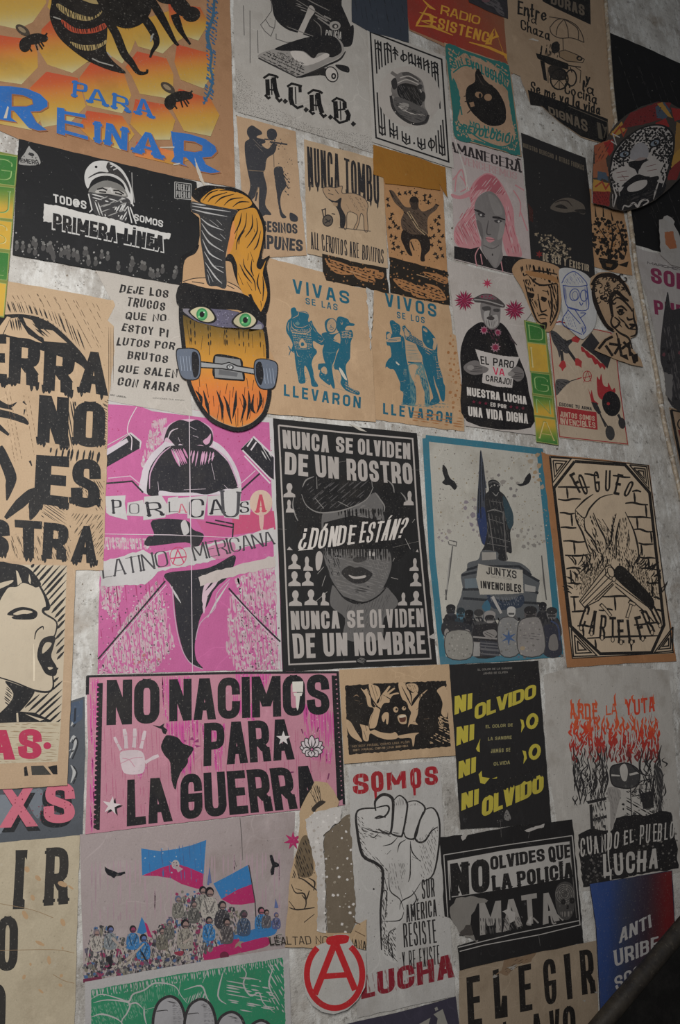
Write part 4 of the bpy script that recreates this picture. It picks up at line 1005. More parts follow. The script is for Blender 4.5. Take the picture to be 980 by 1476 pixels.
def vivas():
    T = (27,92,112); KR = (176,146,112); MT = (92,124,124)
    v(380,380,300); t = Thing('taken_women_poster','kraft poster with teal police dragging a woman reading VIVAS SE LAS LLEVARON','poster',
                   [(12,-30),(280,40),(295,80),(505,122),(512,420),(528,745),(300,730),(15,705)],paper((188,154,116),.3),2,ragged=.5)
    for s,q,wt in (('VIVAS',Q(135,72,402,132,404,192,138,138),.19),('SE LAS',Q(196,160,348,190,348,222,198,190),.17),('LLEVARON',Q(95,568,458,628,456,682,95,622),.19)): t.lettering(s,q,T,wt=wt,gap=.28)
    v(405,440,131.25); p = t.part('officer_print')
    p.poly([(105,60),(110,35),(140,22),(160,35),(175,65),(240,62),(285,80),(300,115),(290,160),(300,180),(330,165),(345,210),(375,255),(395,290),(440,330),(462,370),(465,410),(440,430),(395,410),(345,385),(350,450),(380,480),(385,515),(350,560),(330,630),(345,700),(360,790),(375,820),(400,865),(380,880),(330,865),(315,780),(285,690),(255,650),(250,720),(265,820),(240,842),(195,835),(180,760),(165,690),(150,580),(140,500),(110,490),(125,420),(95,350),(60,290),(55,230),(75,165),(110,130)],T,True)
    p.hatch([(110,260),(320,250),(335,470),(150,470)],8,15,6,KR,.6,22); p.hatch([(120,300),(310,280),(310,470),(150,470)],85,21,5,MT,.6,26); p.sts([[(85,180),(75,230),(85,280)],[(110,165),(120,240),(200,285),(290,275)],[(105,230),(125,290),(280,300),(330,240)],[(130,185),(160,230),(230,238),(290,215)],[(120,140),(180,110),(190,75)],[(185,70),(250,75),(290,95)],[(300,200),(330,260)],[(345,250),(375,290)],[(320,185),(335,220)]],[3,8,3],KR,True)
    p.poly([(195,400),(225,360),(255,390),(280,430),(265,460),(210,455)],KR,True); p.poly([(215,405),(240,400),(250,430),(220,440)],T,True); p.sts([[(165,490),(180,540),(205,550)],[(150,470),(280,475)],[(310,540),(330,520)],[(300,520),(325,570)],[(185,600),(225,605)],[(190,640),(215,630)],[(210,680),(200,800)],[(345,750),(355,780)],[(370,790),(365,830)],[(395,330),(430,350)],[(400,370),(440,390),(455,370)],[(410,400),(440,400)]],[2,8,2],KR,True); p.sts([[(80,440),(105,480),(85,540)],[(90,470),(140,510)]],9,T); p.dots([(160,500),(340,490),(300,640),(170,640)],26,4,8,MT); p.dots([(165,640),(250,660),(250,830),(190,820)],16,4,8,MT); p.poly([(150,195),(180,175),(200,200),(180,215)],MT,True)
    q = t.part('dragged_woman_print')
    q.poly([(470,210),(480,165),(520,140),(570,145),(600,190),(595,250),(570,290),(530,300),(490,285)],T,True); q.poly(ell(543,218,50,72,5),KR); q.sts([[(510,195),(530,190)],[(552,190),(572,192)],[(540,205),(535,225),(548,228)],[(520,245),(545,240),(568,248)],[(522,250),(545,262),(566,250)]],[3,8,3],T,True)
    q.poly([(435,310),(490,290),(540,310),(600,300),(640,280),(650,300),(620,340),(600,375),(560,380),(640,420),(600,500),(580,580),(550,660),(560,760),(580,880),(560,895),(530,840),(510,760),(490,660),(460,580),(445,490),(460,430),(440,400),(465,370)],T,True); q.poly([(565,360),(590,320),(625,300),(635,335),(600,372)],KR,True)
    q.sts([[(480,500),(530,515),(600,500)],[(535,590),(545,680)],[(600,560),(565,650),(550,670)],[(530,350),(560,375)],[(495,320),(540,335)]],[2,8,2],MT,True)
    o = t.part('second_officer_print'); o.poly([(595,180),(610,130),(650,122),(720,150),(740,185),(790,200),(780,222),(720,222),(700,240),(760,270),(775,330),(750,400),(745,520),(740,580),(700,640),(700,720),(720,810),(740,880),(840,930),(835,965),(760,945),(690,910),(640,840),(650,780),(620,700),(570,680),(590,560),(620,480),(640,380),(630,300),(600,260)],T,True)
    o.poly([(690,245),(735,235),(755,265),(700,270)],KR,True); o.poly([(625,670),(660,700),(710,795),(690,800),(640,730)],(196,184,164),True); o.poly([(555,660),(580,690),(620,760),(590,770)],KR,True); o.sts([[(640,290),(700,280),(765,300)],[(650,320),(700,310),(760,330)],[(660,350),(720,340),(770,350)],[(690,370),(705,420)],[(720,370),(715,410)],[(640,180),(655,205),(665,180)],[(730,195),(700,190)],[(760,500),(790,540)],[(680,850),(780,900),(830,920)],[(740,930),(800,940)]],[2,9,2],KR,True); o.hatch([(640,290),(770,290),(770,360),(650,350)],95,16,6,KR,.6,20); o.hatch([(690,820),(830,920),(830,960),(700,900)],30,11,5,KR,.6,20)
    k = t.part('kneeling_figure_print'); k.poly([(400,640),(420,628),(490,632),(500,720),(530,820),(520,860),(440,800),(410,760),(420,700),(400,690)],T,True); k.poly([(430,690),(460,660),(490,680),(490,740),(450,730)],KR,True); k.dots([(425,690),(500,690),(520,840),(430,770)],26,4,9,[KR,MT]); k.dots([(260,680),(320,800),(260,830)],18,3,7,MT); k.sts([[(580,780),(640,860)],[(600,760),(610,800)],[(430,850),(520,890)],[(580,890),(700,920)]],[2,7,2],MT)
    t.done(); v(380,380,300)
    t = Thing('taken_men_poster','kraft poster with teal police holding a man reading VIVOS SE LOS LLEVARON','poster',
              [(520,120),(590,138),(870,172),(890,330),(915,345),(945,790),(740,765),(505,730),(508,420)],paper((186,150,110),.35),1,ragged=.6)
    for s,q,wt in (('VIVOS',Q(570,138,812,192,814,254,574,200),.19),('SE LOS',Q(626,225,758,252,758,282,628,256),.17),('LLEVARON',Q(562,656,888,702,886,754,562,708),.19)): t.lettering(s,q,T,wt=wt,gap=.28)
    v(550,455,109.375); p = t.part('officer_print')
    p.poly([(105,100),(115,62),(150,60),(185,90),(230,120),(245,180),(235,240),(280,270),(300,340),(310,450),(320,560),(340,640),(370,760),(380,880),(400,960),(430,900),(445,1000),(430,1150),(300,1150),(270,1130),(280,1000),(240,960),(240,880),(210,800),(160,700),(110,690),(65,660),(50,680),(55,620),(90,560),(125,520),(110,400),(70,380),(60,310),(60,215),(95,210),(135,240),(125,170)],T,True)
    p.poly([(75,300),(230,275),(245,310),(235,335),(80,340)],KR,True); p.poly([(70,250),(100,225),(125,245),(110,290),(75,290)],KR,True); p.sts([[(90,310),(235,300)],[(80,325),(200,318)]],7,T); p.poly([(180,590),(200,598),(232,630),(222,642),(190,620)],(190,180,162)); p.sts([[(240,180),(265,230),(255,270)],[(160,150),(185,170)],[(140,120),(190,110)],[(270,330),(265,420)],[(290,700),(285,760)],[(310,690),(315,760)],[(245,850),(310,840)],[(60,680),(75,660)]],[3,9,3],KR); p.hatch([(280,680),(330,690),(330,800),(290,790)],5,13,6,MT,.5); p.dots([(250,820),(400,860),(430,1140),(290,1140)],50,5,10,MT); p.dots([(140,140),(220,130),(225,230),(150,230)],12,5,10,MT)
    q = t.part('held_man_print'); q.poly([(265,150),(300,125),(320,160),(370,210),(390,250),(420,265),(470,300),(520,330),(540,400),(600,430),(660,480),(640,505),(560,460),(470,400),(430,360),(330,320),(300,290),(290,230)],T,True); q.hatch([(270,140),(400,250),(520,330),(640,490),(560,450),(430,350),(310,290)],30,15,7,KR,.6,26); q.poly([(300,160),(330,190),(360,250),(320,270),(300,230)],KR,True)
    q.poly([(310,330),(380,340),(440,370),(460,440),(500,510),(530,570),(520,600),(330,590),(310,480)],KR); q.hatch([(312,360),(440,380),(520,570),(325,580)],3,21,5,MT,.4,0); q.st([(340,600),(430,612),(520,610)],[16,20,14],T); q.poly([(350,625),(530,625),(560,740),(600,860),(620,1000),(620,1160),(560,1150),(555,1000),(520,900),(480,770),(440,770),(420,860),(440,1000),(430,1150),(380,1150),(370,900),(355,760)],MT,True); q.poly([(355,640),(460,640),(430,760),(420,850),(385,800),(360,720)],KR,True); q.hatch([(355,640),(540,640),(600,860),(610,1000),(560,950),(470,760),(400,860)],75,17,6,KR,.6,40); q.hatch([(480,760),(610,860),(620,1150),(565,1150),(550,980)],80,12,9,T,.5,80); q.hatch([(370,860),(440,860),(440,1150),(380,1150)],85,12,9,T,.5,80)
    o = t.part('second_officer_print'); o.poly([(520,150),(545,130),(600,170),(650,230),(700,300),(720,380),(720,500),(740,640),(780,760),(800,870),(820,920),(815,1080),(790,1110),(760,1060),(740,980),(700,880),(680,780),(700,900),(730,1020),(745,1120),(620,1160),(640,1090),(665,1060),(640,960),(600,840),(560,700),(530,600),(520,520),(470,430),(450,370),(520,400),(580,480),(640,500),(600,420),(545,370),(525,280)],T,True)
    o.poly([(660,290),(700,300),(715,360),(690,440),(660,420),(670,340)],KR,True); o.poly([(540,160),(580,175),(590,215),(545,200)],KR,True); o.hatch([(530,150),(640,200),(640,260),(540,220)],30,16,7,T,.5,30); o.poly(ell(600,330,18,18),MT); o.sts([[(530,330),(560,390),(600,420)],[(560,400),(640,440),(680,440)],[(600,450),(650,490)],[(670,780),(690,880),(720,980),(760,1110)],[(625,990),(650,1080)],[(690,520),(700,580)]],[4,14,4],KR,True); o.hatch([(700,580),(750,590),(790,800),(720,820)],3,18,7,KR,.5,24); o.hatch([(650,460),(720,460),(720,600),(670,580)],8,18,6,MT,.5,20)
    g = t.part('ground_print'); g.hatch([(250,1120),(850,1130),(870,1190),(250,1180)],5,17,8,MT,.6,50)
    v(380,380,300)
    s = t.part('rust_stain'); s.dots([(860,330),(915,345),(940,720),(880,700)],90,3,10,[(158,106,62),(166,118,76)]); s.hatch([(700,690),(935,720),(942,780),(700,750)],8,14,6,(160,110,68),.6,50); t.done()
vivas()

def paro():
    v(640,370,250); t = Thing('strike_portrait_poster','white poster of a cloaked person in a hat holding a sign EL PARO VA','poster',
                   [(18,18),(240,80),(392,112),(500,310),(462,360),(500,700),(530,1010),(330,985),(122,955),(80,560)],paper((184,175,168),.3),2)
    M = (138,30,66); D = (28,26,28)
    f = t.part('star_flower_print'); f.poly(star(244,150,30,11,8),(178,50,84))
    for cx,cy in ((115,248),(398,302)):
        f = t.part('star_flower_print'); f.poly(star(cx,cy,62,30,11,-80),M); f.poly(star(cx,cy,36,16,11),(170,84,110)); f.poly(star(cx,cy,26,12,9),M); f.sts([[(cx+14*math.cos(a),cy+14*math.sin(a)),(cx+50*math.cos(a),cy+50*math.sin(a))] for a in [i*.571 for i in range(11)]],4,(90,20,50))
    c = t.part('cloak_print')
    c.poly([(205,370),(240,380),(270,410),(310,372),(350,400),(390,470),(420,560),(460,660),(478,760),(490,966),(128,930),(100,680),(92,540),(120,440),(160,395)],D,True)
    for cx,cy,r in ((226,415,26),(304,428,22),(290,512,30)): c.poly(star(cx,cy,r,r*.6,9),(168,130,140)); c.poly(star(cx,cy,r*.75,r*.4,9),M)
    c.hatch([(235,400),(320,400),(310,480),(260,470)],60,14,5,(100,50,70),.6,24); c.st([(365,440),(385,470),(412,500)],[3,12,4],(60,50,54),True)
    h = t.part('head_print')
    h.poly([(205,270),(225,258),(310,275),(318,330),(310,385),(275,412),(240,395),(212,340)],(120,114,112),True); h.poly([(225,320),(250,300),(270,330),(300,330),(305,380),(270,405),(235,380)],(160,154,150),True)
    h.poly([(215,285),(255,280),(265,300),(225,305)],(70,66,66),True); h.poly([(280,295),(312,295),(310,312),(282,310)],(70,66,66),True); h.poly([(240,345),(262,335),(285,345),(275,358),(250,355)],(64,58,58),True); h.st([(262,300),(258,330),(275,335)],[4,9,4],(84,80,78)); h.hatch([(230,355),(300,360),(280,405),(240,390)],80,8,3,(100,96,94),.5)
    k = t.part('hat_print'); k.poly([(165,238),(190,222),(220,210),(265,212),(305,235),(342,270),(335,288),(280,278),(220,262),(175,256)],(70,64,64),True); k.poly([(195,228),(225,214),(265,216),(300,240),(240,240)],(112,86,92),True); k.st([(170,242),(240,250),(335,278)],7,(150,144,140),True); k.dots([(200,220),(270,216),(290,240),(210,238)],26,3,7,M)
    s = t.part('held_sign_print','white sign'); s.poly([(176,522),(240,540),(330,560),(426,568),(410,610),(395,640),(385,740),(300,735),(215,712),(220,640),(205,610)],(188,180,174),rg=1)
    for s_,q,c_ in (('EL PARO',Q(204,560,398,590,392,632,208,606),D),('VA',Q(275,622,342,636,342,674,278,664),(196,40,80)),('CARAJO!',Q(235,668,382,690,378,726,236,702),D)): t.lettering(s_,q,c_,wt=.16,gap=.1)
    for q in ([(110,620),(150,590),(190,588),(205,610),(250,630),(235,655),(170,668),(125,650)],[(380,640),(410,620),(445,640),(450,680),(420,705),(390,690),(372,660)]):
        g = t.part('hand_print'); g.poly(q,(112,106,104),True); c0 = q[4 if q[0][0] < 200 else 0]
        x0,y0 = sum(a for a,b in q)/len(q),sum(b for a,b in q)/len(q)
        g.sts([[(x0-35,y0-12+i*11),(x0,y0-6+i*10),(x0+38,y0+i*8)] for i in range(4)],[2,4,2],(60,56,56),True); g.poly(ell(x0-30,y0,20,14),(136,130,126))
    for s_,q in (('NUESTRA LUCHA',Q(128,736,465,790,468,836,130,784)),('UNA VIDA DIGNA',Q(135,845,472,888,475,944,138,900))): t.lettering(s_,q,(206,198,190),wt=.27,gap=.07)
    t.lettering('ES POR',Q(262,822,352,836,352,858,262,846),(200,192,184),wt=.24)
    d = t.part('star_row_print'); d.polys([star(x,818+(x-150)*.13,11,5) for x in (168,202,236,378,412,446)],(110,34,54)); t.done()
paro()
v()
strip_letters('lettered_strip','narrow green and yellow paper strip beside the white strike poster',[(755,461),(786,468),(795,540),(805,642),(773,637),(765,540)],
              [Q(757,463,785,469,787,496,760,493),Q(760,494,787,497,791,537,764,535),Q(765,537,792,540,796,571,768,567),Q(768,570,796,574,799,602,770,598),Q(771,601,800,605,804,641,773,636)],
              (['g','y','g','gy','yg'],['D','I','G','N','A']),3)

def cutouts():
    v(640,370,250); X = (34,26,22)
    t = Thing('crowned_face_cutout','kraft paper cutout of a long black inked face above the green strip','paper cutout',[(385,85),(405,35),(450,12),(540,22),(640,55),(672,110),(665,220),(650,320),(610,412),(570,420),(520,365),(480,280),(440,180)],paper((178,138,98),.3),3,sm=True,ragged=.3)
    p = t.part('face_print'); p.hatch([(420,60),(470,40),(620,70),(650,130),(640,170),(520,110),(450,110)],80,14,8,X,.6,40); p.hatch([(430,130),(520,120),(500,260),(470,240)],70,12,8,X,.6,30)
    p.sts([[(450,110),(520,80),(640,100)],[(480,110),(540,160),(640,150)],[(455,150),(480,240),(520,350),(545,375)],[(530,210),(545,300),(560,310),(580,300)],[(545,240),(575,245)],[(600,170),(610,280),(600,360)],[(640,160),(640,300),(600,390)],[(530,335),(560,325),(585,335)],[(540,350),(575,350)],[(470,200),(505,215)],[(555,190),(590,200)]],[5,12,6],X,True)
    p.poly([(475,205),(510,210),(500,235),(480,228)],X,True); p.poly([(550,225),(580,235),(572,255),(552,248)],X,True); p.hatch([(580,160),(645,150),(640,320),(600,380)],75,13,7,X,.6,50); p.hatch([(490,250),(530,240),(540,360),(510,340)],65,11,5,X,.6,40)
    p.poly([(470,80),(620,110),(640,150),(590,130),(480,105)],(160,114,70),True); p.poly([(540,380),(580,370),(575,412),(550,400)],X,True); t.done()
    t = Thing('blue_sketch_cutout','white paper cutout with a blue pen sketch of a bony face','paper cutout',[(648,90),(660,66),(710,64),(780,86),(825,125),(848,210),(862,320),(848,400),(800,455),(770,462),(700,400),(672,330),(664,230),(654,150)],paper((186,184,182),.2),4,sm=True,ragged=.2)
    B = (62,78,138); p = t.part('pen_sketch')
    p.sts([[(665,150),(690,105),(740,85),(800,140),(808,165)],[(672,162),(740,170),(806,162)],[(672,160),(690,270),(740,300),(815,292),(806,165)],[(690,270),(700,300),(670,350),(680,390),(780,440)],[(740,300),(800,400),(785,440)],[(700,300),(770,380)],[(765,255),(775,275),(785,260)],[(700,285),(760,300)],[(770,318),(800,320),(770,345)]],5,B,True)
    p.st(ell(737,215,27,34,10),5,B,closed=True); p.st(ell(790,220,20,32),5,B,closed=True); p.st(ell(740,220,16,24),3,B,closed=True)
    p.hatch([(670,140),(740,90),(800,150),(680,158)],60,11,2.5,B,.6,30); p.hatch([(690,310),(760,370),(790,430),(690,380)],70,15,2.5,B,.6,14); p.hatch([(672,165),(690,165),(700,270),(690,270)],85,5,3,B,.5); p.hatch([(790,170),(808,165),(815,290),(800,290)],85,7,3,B,.5); p.hatch([(780,385),(800,400),(790,440),(775,430)],80,5,3,B); t.done()
    v(730,360,250)
    t = Thing('curly_profile_cutout','kraft paper cutout of a curly haired head in profile inked in black','paper cutout',[(468,200),(478,155),(520,128),(580,124),(640,150),(690,205),(715,290),(735,380),(738,440),(732,488),(700,500),(712,560),(760,620),(772,662),(700,648),(600,612),(496,566),(530,520),(590,480),(612,462),(560,425),(515,360),(500,290)],paper((174,142,108),.3),4,ragged=.3)
    p = t.part('curl_print'); R = random.Random(9)
    p.sts([[(500,190),(490,240),(510,320),(560,420),(605,455)],[(600,380),(590,320),(590,270),(620,240),(660,270),(690,290)],[(480,200),(520,150),(600,145),(660,190),(700,260)]],[14,26,12],X,True)
    for _ in range(70):
        x,y = R.uniform(485,690),R.uniform(140,300)
        if (x-590)/110*(x-590)/110+(y-230)/105*(y-230)/105 > 1 or (x > 610 and y > 250): continue
        a = R.random()*360; p.st(ell(x,y,R.uniform(7,13),None,0,7,a,a+230),6,X)
    f = t.part('profile_print'); f.sts([[(600,290),(625,270),(660,285),(700,330),(710,350)],[(620,330),(650,320),(680,345)],[(630,350),(660,355),(640,365),(625,345)],[(715,330),(720,390),(735,440),(730,480),(700,490)],[(680,380),(690,395),(715,390)],[(695,420),(725,425),(700,445),(730,450)],[(600,370),(590,410),(610,440),(640,410),(610,380)],[(610,440),(640,470),(690,500),(710,560)],[(620,470),(630,500)]],[7,13,7],X,True)
    f.poly([(690,420),(726,424),(712,436)],X,True); f.hatch([(610,360),(700,430),(690,470),(630,420)],50,16,7,X,.5,50); f.poly([(635,335),(660,335),(655,352),(635,350)],X,True)
    g = t.part('collar_print'); g.sts([[(520,560),(560,510),(600,490)],[(560,540),(600,600)],[(580,530),(640,540),(610,590)],[(630,500),(650,600)],[(650,560),(690,530),(700,600)],[(700,580),(735,620),(720,640)],[(660,520),(700,560)]],15,X); g.polys([[(705,595),(740,585),(745,630),(715,640)],[(640,600),(680,590),(690,625)]],X); t.done()
cutouts()

def weapons():
    v(730,360,250); t = Thing('choose_weapon_poster','cream poster with thin red border of darts and a burning pan','poster',[(238,420),(570,456),(612,500),(640,800),(690,1105),(300,1062),(262,720)],paper((188,166,140),.25),1)
    Rr,D = (158,42,46),(48,46,48)
    p = t.part('red_border'); p.st([(240,420),(300,1056),(684,1098),(640,780),(612,520),(590,470),(300,405)],5,Rr,closed=True)
    h = t.part('dart_hand_print'); h.poly([(248,460),(280,465),(330,510),(370,520),(350,545),(360,580),(330,585),(310,565),(300,610),(285,560),(262,520)],(66,64,66),True); h.hatch([(250,465),(360,520),(340,580),(280,550)],40,10,4,(34,32,34),.5,24); h.sts([[(310,570),(318,640)],[(350,570),(400,640)],[(330,525),(390,505)]],16,D)
    for cx,cy,a in ((318,650,95),(405,635,60),(392,505,-10)):
        r = t.part('dart_flame_print'); r.poly([(cx+math.cos(math.radians(a+d))*m,cy+math.sin(math.radians(a+d))*m) for d,m in ((150,22),(180,26),(210,22),(-70,22),(-20,24),(0,38),(20,22),(70,24))],(170,50,50))
    b = t.part('brush_print'); b.poly([(420,540),(480,468),(590,610),(570,672),(500,600)],D); b.poly([(420,545),(440,560),(560,660),(555,680),(540,660),(530,672),(515,645),(500,650),(480,612),(460,610),(440,580),(425,575)],Rr,rg=3)
    m = t.part('match_hand_print'); m.poly([(278,740),(320,730),(360,745),(330,770),(305,800),(280,820)],(86,82,80),True); m.hatch([(278,740),(360,745),(290,815)],30,8,4,D,.5,24); m.sts([[(330,752),(400,730)]],5,D); m.sts([[(395,732),(425,722)]],6,Rr)
    a = t.part('circle_a_print'); a.st(ell(456,715,24,30),4,Rr,closed=True); a.sts([[(436,750),(458,685),(478,745)],[(432,725),(482,712)]],4,Rr)
    f = t.part('burning_pan_print'); f.poly([(510,760),(512,715),(525,735),(535,700),(545,760),(570,775),(575,750),(595,790),(610,780),(612,810),(560,850),(520,830)],Rr,True); f.poly(ell(592,870,52,72,-10),(30,28,30)); f.poly(ell(575,870,9),Rr); f.sts([[(630,930),(665,1000)]],14,D)
    s = t.part('torch_print'); s.poly([(460,780),(475,820),(480,790),(495,850),(520,870),(505,890),(480,860)],Rr); s.poly([(478,860),(510,865),(535,920),(520,930),(495,900)],D); s.st([(525,920),(560,1000)],9,D); s.poly(ell(585,1035,26,42,-10),(60,58,58)); s.poly(ell(652,980,20,32,-10),(50,48,50)); s.sts([[(540,950),(575,1005)]],7,D)
    e = t.lettering('ESCOGE TU ARMA',Q(298,862,482,890,482,908,298,882),D,wt=.22)
    l = t.part('red_label','red label with pale handwriting'); l.poly([(288,885),(508,918),(515,1018),(298,985)],Rr); l.text('JUNTOS SOMOS',Q(302,912,498,940,498,968,302,944),(196,166,140),wt=.16,jit=.05); l.text('INVENCIBLES',Q(300,948,500,975,504,1008,304,984),(196,166,140),wt=.16,jit=.05)
    t.done()
weapons()
# ------------------------------------------------------------------ centre
def skate_cutout():
    v(200,230,250)
    out = [(298,200),(320,165),(380,146),(450,150),(540,160),(610,195),(650,245),(690,305),(712,370),(712,450),(692,560),(738,545),(722,600),(735,700),(738,800),(715,900),
           (718,985),(740,1075),(775,1150),(780,1200),(768,1285),(735,1310),(735,1370),(698,1455),(640,1506),(560,1530),(480,1510),(396,1452),(336,1385),(292,1300),(262,1235),(236,1210),(216,1110),(245,1085),(238,960),(232,800),(240,600),(280,530),(335,490),(345,430),(342,330),(296,292)]
    K2 = (186,146,102)
    t = Thing('skateboard_cutout','flat cutout of a masked skateboard with green eyes, wheels and orange flame hair','paper cutout',out,paper(K2,.25),4,ragged=.25)
    X = (26,25,27); OR,OY = (196,136,40),(206,112,44)
    b = t.part('stump_ground_print'); b.poly([(245,690),(300,672),(380,670),(500,690),(580,750),(400,735),(250,705)],(196,154,110),True); b.sts([[(250,690),(310,672),(380,668)],[(500,690),(560,720),(600,760)],[(300,690),(370,700)],[(500,710),(540,730)]],5,(60,50,42),True); b.poly([(235,560),(290,520),(340,480),(320,530),(260,570),(246,690),(236,695)],X,True)
    h = t.part('flame_hair_print')
    h.poly([(298,205),(320,168),(380,146),(450,150),(540,160),(610,195),(650,245),(692,305),(714,370),(712,450),(694,560),(740,542),(722,600),(738,700),(740,800),(715,880),(680,860),(640,790),(570,720),(540,650),(520,580),(470,570),(500,540),(505,430),(520,330),(560,290),(500,270),(360,250)],X,True)
    h.poly([(350,240),(375,200),(440,165),(540,180),(610,210),(640,250),(600,275),(520,278),(430,262)],OR,True)
    h.poly([(560,295),(600,280),(655,275),(680,320),(700,380),(700,450),(680,540),(665,600),(690,620),(718,570),(700,640),(715,700),(725,770),(690,860),(670,820),(640,760),(600,770),(560,690),(555,600),(530,540),(500,520),(515,430),(535,350)],OR,True)
    h.poly([(500,530),(515,420),(535,345),(545,420),(525,510)],(206,132,70),True); h.poly([(620,760),(690,800),(680,870),(650,820)],X,True); h.poly([(630,740),(680,770),(690,850),(675,850)],OR,True)
    h.sts([[(390,240),(420,210),(500,185)],[(430,250),(470,215),(540,195)],[(480,260),(520,225),(590,215)],[(530,268),(570,240),(625,240)],[(360,235),(400,190),(450,172)],[(455,175),(510,172),(550,185)],
           [(580,300),(570,360),(540,420)],[(610,300),(600,380),(560,450),(550,510)],[(640,310),(640,380),(600,440)],[(665,330),(670,400),(640,460),(610,500)],[(690,400),(670,480),(650,510)],[(560,390),(545,450)],[(600,400),(570,440),(565,480)],
           [(570,590),(600,650),(640,700)],[(590,560),(600,610),(650,680),(660,740)],[(640,560),(635,620),(650,660)],[(680,640),(670,700),(690,760)],[(700,660),(705,720),(700,800)],[(560,640),(590,710)],[(650,390),(655,410)],[(620,530),(615,570)],[(630,520),(650,580)],[(610,690),(640,740)]],[2,9,3],X,True)
    k = t.part('stump_print'); k.poly([(296,238),(360,248),(500,275),(560,292),(525,340),(515,430),(490,560),(495,720),(440,715),(385,700),(365,560),(348,440),(345,320),(300,295)],(52,52,54),True)
    k.sts([[(298,245),(350,255),(380,258)],[(300,262),(380,275),(520,295)],[(300,280),(380,300),(500,322)],[(350,330),(400,370),(480,400)],[(355,360),(400,420),(470,460)],[(355,400),(400,470),(480,520)],[(360,450),(400,530),(470,570)],[(370,520),(420,600),(480,640)],[(375,580),(430,660),(470,700)],[(385,620),(420,690)],[(400,340),(450,380)],[(440,340),(470,370)],[(390,650),(400,700)],[(430,600),(480,610)],[(460,420),(490,450)]],[2,9,2],(176,174,172),True)
    m = t.part('mask_print')
    m.poly([(236,700),(380,725),(560,750),(640,790),(690,860),(720,880),(712,960),(690,940),(560,850),(240,840)],X,True); m.poly([(240,830),(420,830),(560,860),(705,930),(715,1000),(720,1200),(290,1100),(262,1080),(245,1000)],X)
    v(200,420,250)
    m.poly([(262,110),(350,92),(430,100),(530,110),(650,150),(705,190),(690,215),(600,225),(480,205),(330,170)],(96,92,112),True); m.dots([(430,105),(530,120),(525,205),(450,200)],70,2,5,[(60,58,74),(150,146,168)])
    m.poly([(245,100),(300,102),(305,140),(270,130)],(120,116,124),True); m.poly([(640,200),(690,185),(690,215),(640,222)],(140,138,142),True)
    d = t.part('deck_print')
    d.grad([(245,130),(330,175),(480,212),(600,232),(700,215),(718,260),(722,380),(735,560),(700,680),(640,740),(560,768),(480,745),(390,690),(330,600),(285,500),(262,330),(250,260)],[(84,68,30),(120,92,34),(176,124,34),OR,(204,124,42),OY,OY,(206,130,50)],90,18)
    d.st([(240,0),(238,150),(250,270),(275,480),(330,620),(400,715),(480,760),(560,780),(640,755),(708,690),(735,600),(738,540)],24,X,True); d.st([(712,200),(725,300),(728,380)],18,X,True)
    d.hatch([(250,150),(480,215),(690,225),(710,320),(260,300)],88,44,7,(40,34,22),.6,40)
    d.sts([[(270,160),(290,300)],[(360,250),(352,330)],[(480,240),(482,300)],[(540,265),(545,300)],[(605,310),(600,350)],[(640,240),(645,320)],[(285,260),(300,300)]],[2,9,2],X)
    d.sts([[(320,560),(350,600),(355,650)],[(365,560),(385,640),(400,705)],[(420,590),(425,650)],[(440,560),(470,650),(470,730)],[(480,590),(500,640),(510,690),(525,750)],[(515,560),(510,650)],[(550,560),(545,640),(530,720)],[(585,580),(600,640),(575,740)],[(620,560),(625,650),(610,730)],[(650,580),(640,660),(660,690)],[(680,560),(690,620),(665,690)],[(705,600),(700,660)],[(300,530),(330,600)],[(455,640),(440,740)],[(560,660),(560,760)],[(400,620),(385,670)],[(535,540),(530,600)],[(610,490),(618,550)],[(650,500),(640,560)],[(340,480),(345,540)],[(570,600),(590,660)],[(640,640),(625,720)],[(300,380),(310,480)],[(335,540),(345,620)],[(380,520),(395,600)],[(500,520),(490,580)],[(460,560),(455,620)],[(600,540),(595,600)],[(670,600),(675,680)],[(705,300),(708,370)],[(400,300),(398,360)],[(690,580),(695,640)],[(545,690),(550,765)],[(475,680),(480,745)],[(590,690),(585,760)]],[3,20,3],X,True)
    for q,ir,(ix,iy),a in (([(292,112),(340,88),(395,100),(428,150),(400,172),(350,165),(312,140)],32,(357,130),0),([(536,165),(570,130),(620,122),(662,160),(640,195),(590,205),(550,190)],34,(602,162),0)):
        e = t.part('eye_print'); big = [(ix+(x-ix)*1.18,iy+(y-iy)*1.22) for x,y in q]; e.poly(big,X,True); e.poly(q,(188,178,140),True); e.poly(ell(ix,iy,ir,ir+4),(54,132,78)); e.poly(ell(ix,iy,ir-8,ir-6),(74,160,96)); e.poly(ell(ix,iy,14,17),X); e.poly(ell(ix+12,iy-12,4),(200,210,200)); e.poly(ell(ix-16,iy+14,6,5),(150,196,130))
    p = t.part('truck_print'); p.poly([(430,358),(500,360),(578,382),(590,430),(600,500),(560,505),(430,490),(418,420)],X,True); p.poly([(430,362),(575,382),(592,500),(428,488),(424,420)],(128,128,128)); p.sts([[(430,362),(575,382),(594,502),(428,490),(424,420),(430,362)]],7,X); p.poly([(455,440),(560,460),(555,482),(450,470)],(96,96,98))
    p.poly([(322,390),(470,408),(510,398),(560,418),(690,440),(690,478),(560,455),(470,440),(325,432)],X); p.poly([(325,398),(470,415),(510,404),(555,425),(688,446),(686,470),(560,448),(470,433),(328,425)],(148,148,148)); p.poly(ell(516,428,22,16,10),(70,70,72)); p.poly(ell(516,428,12,9,10),(190,190,188)); p.poly(ell(514,426,5),(90,90,90))
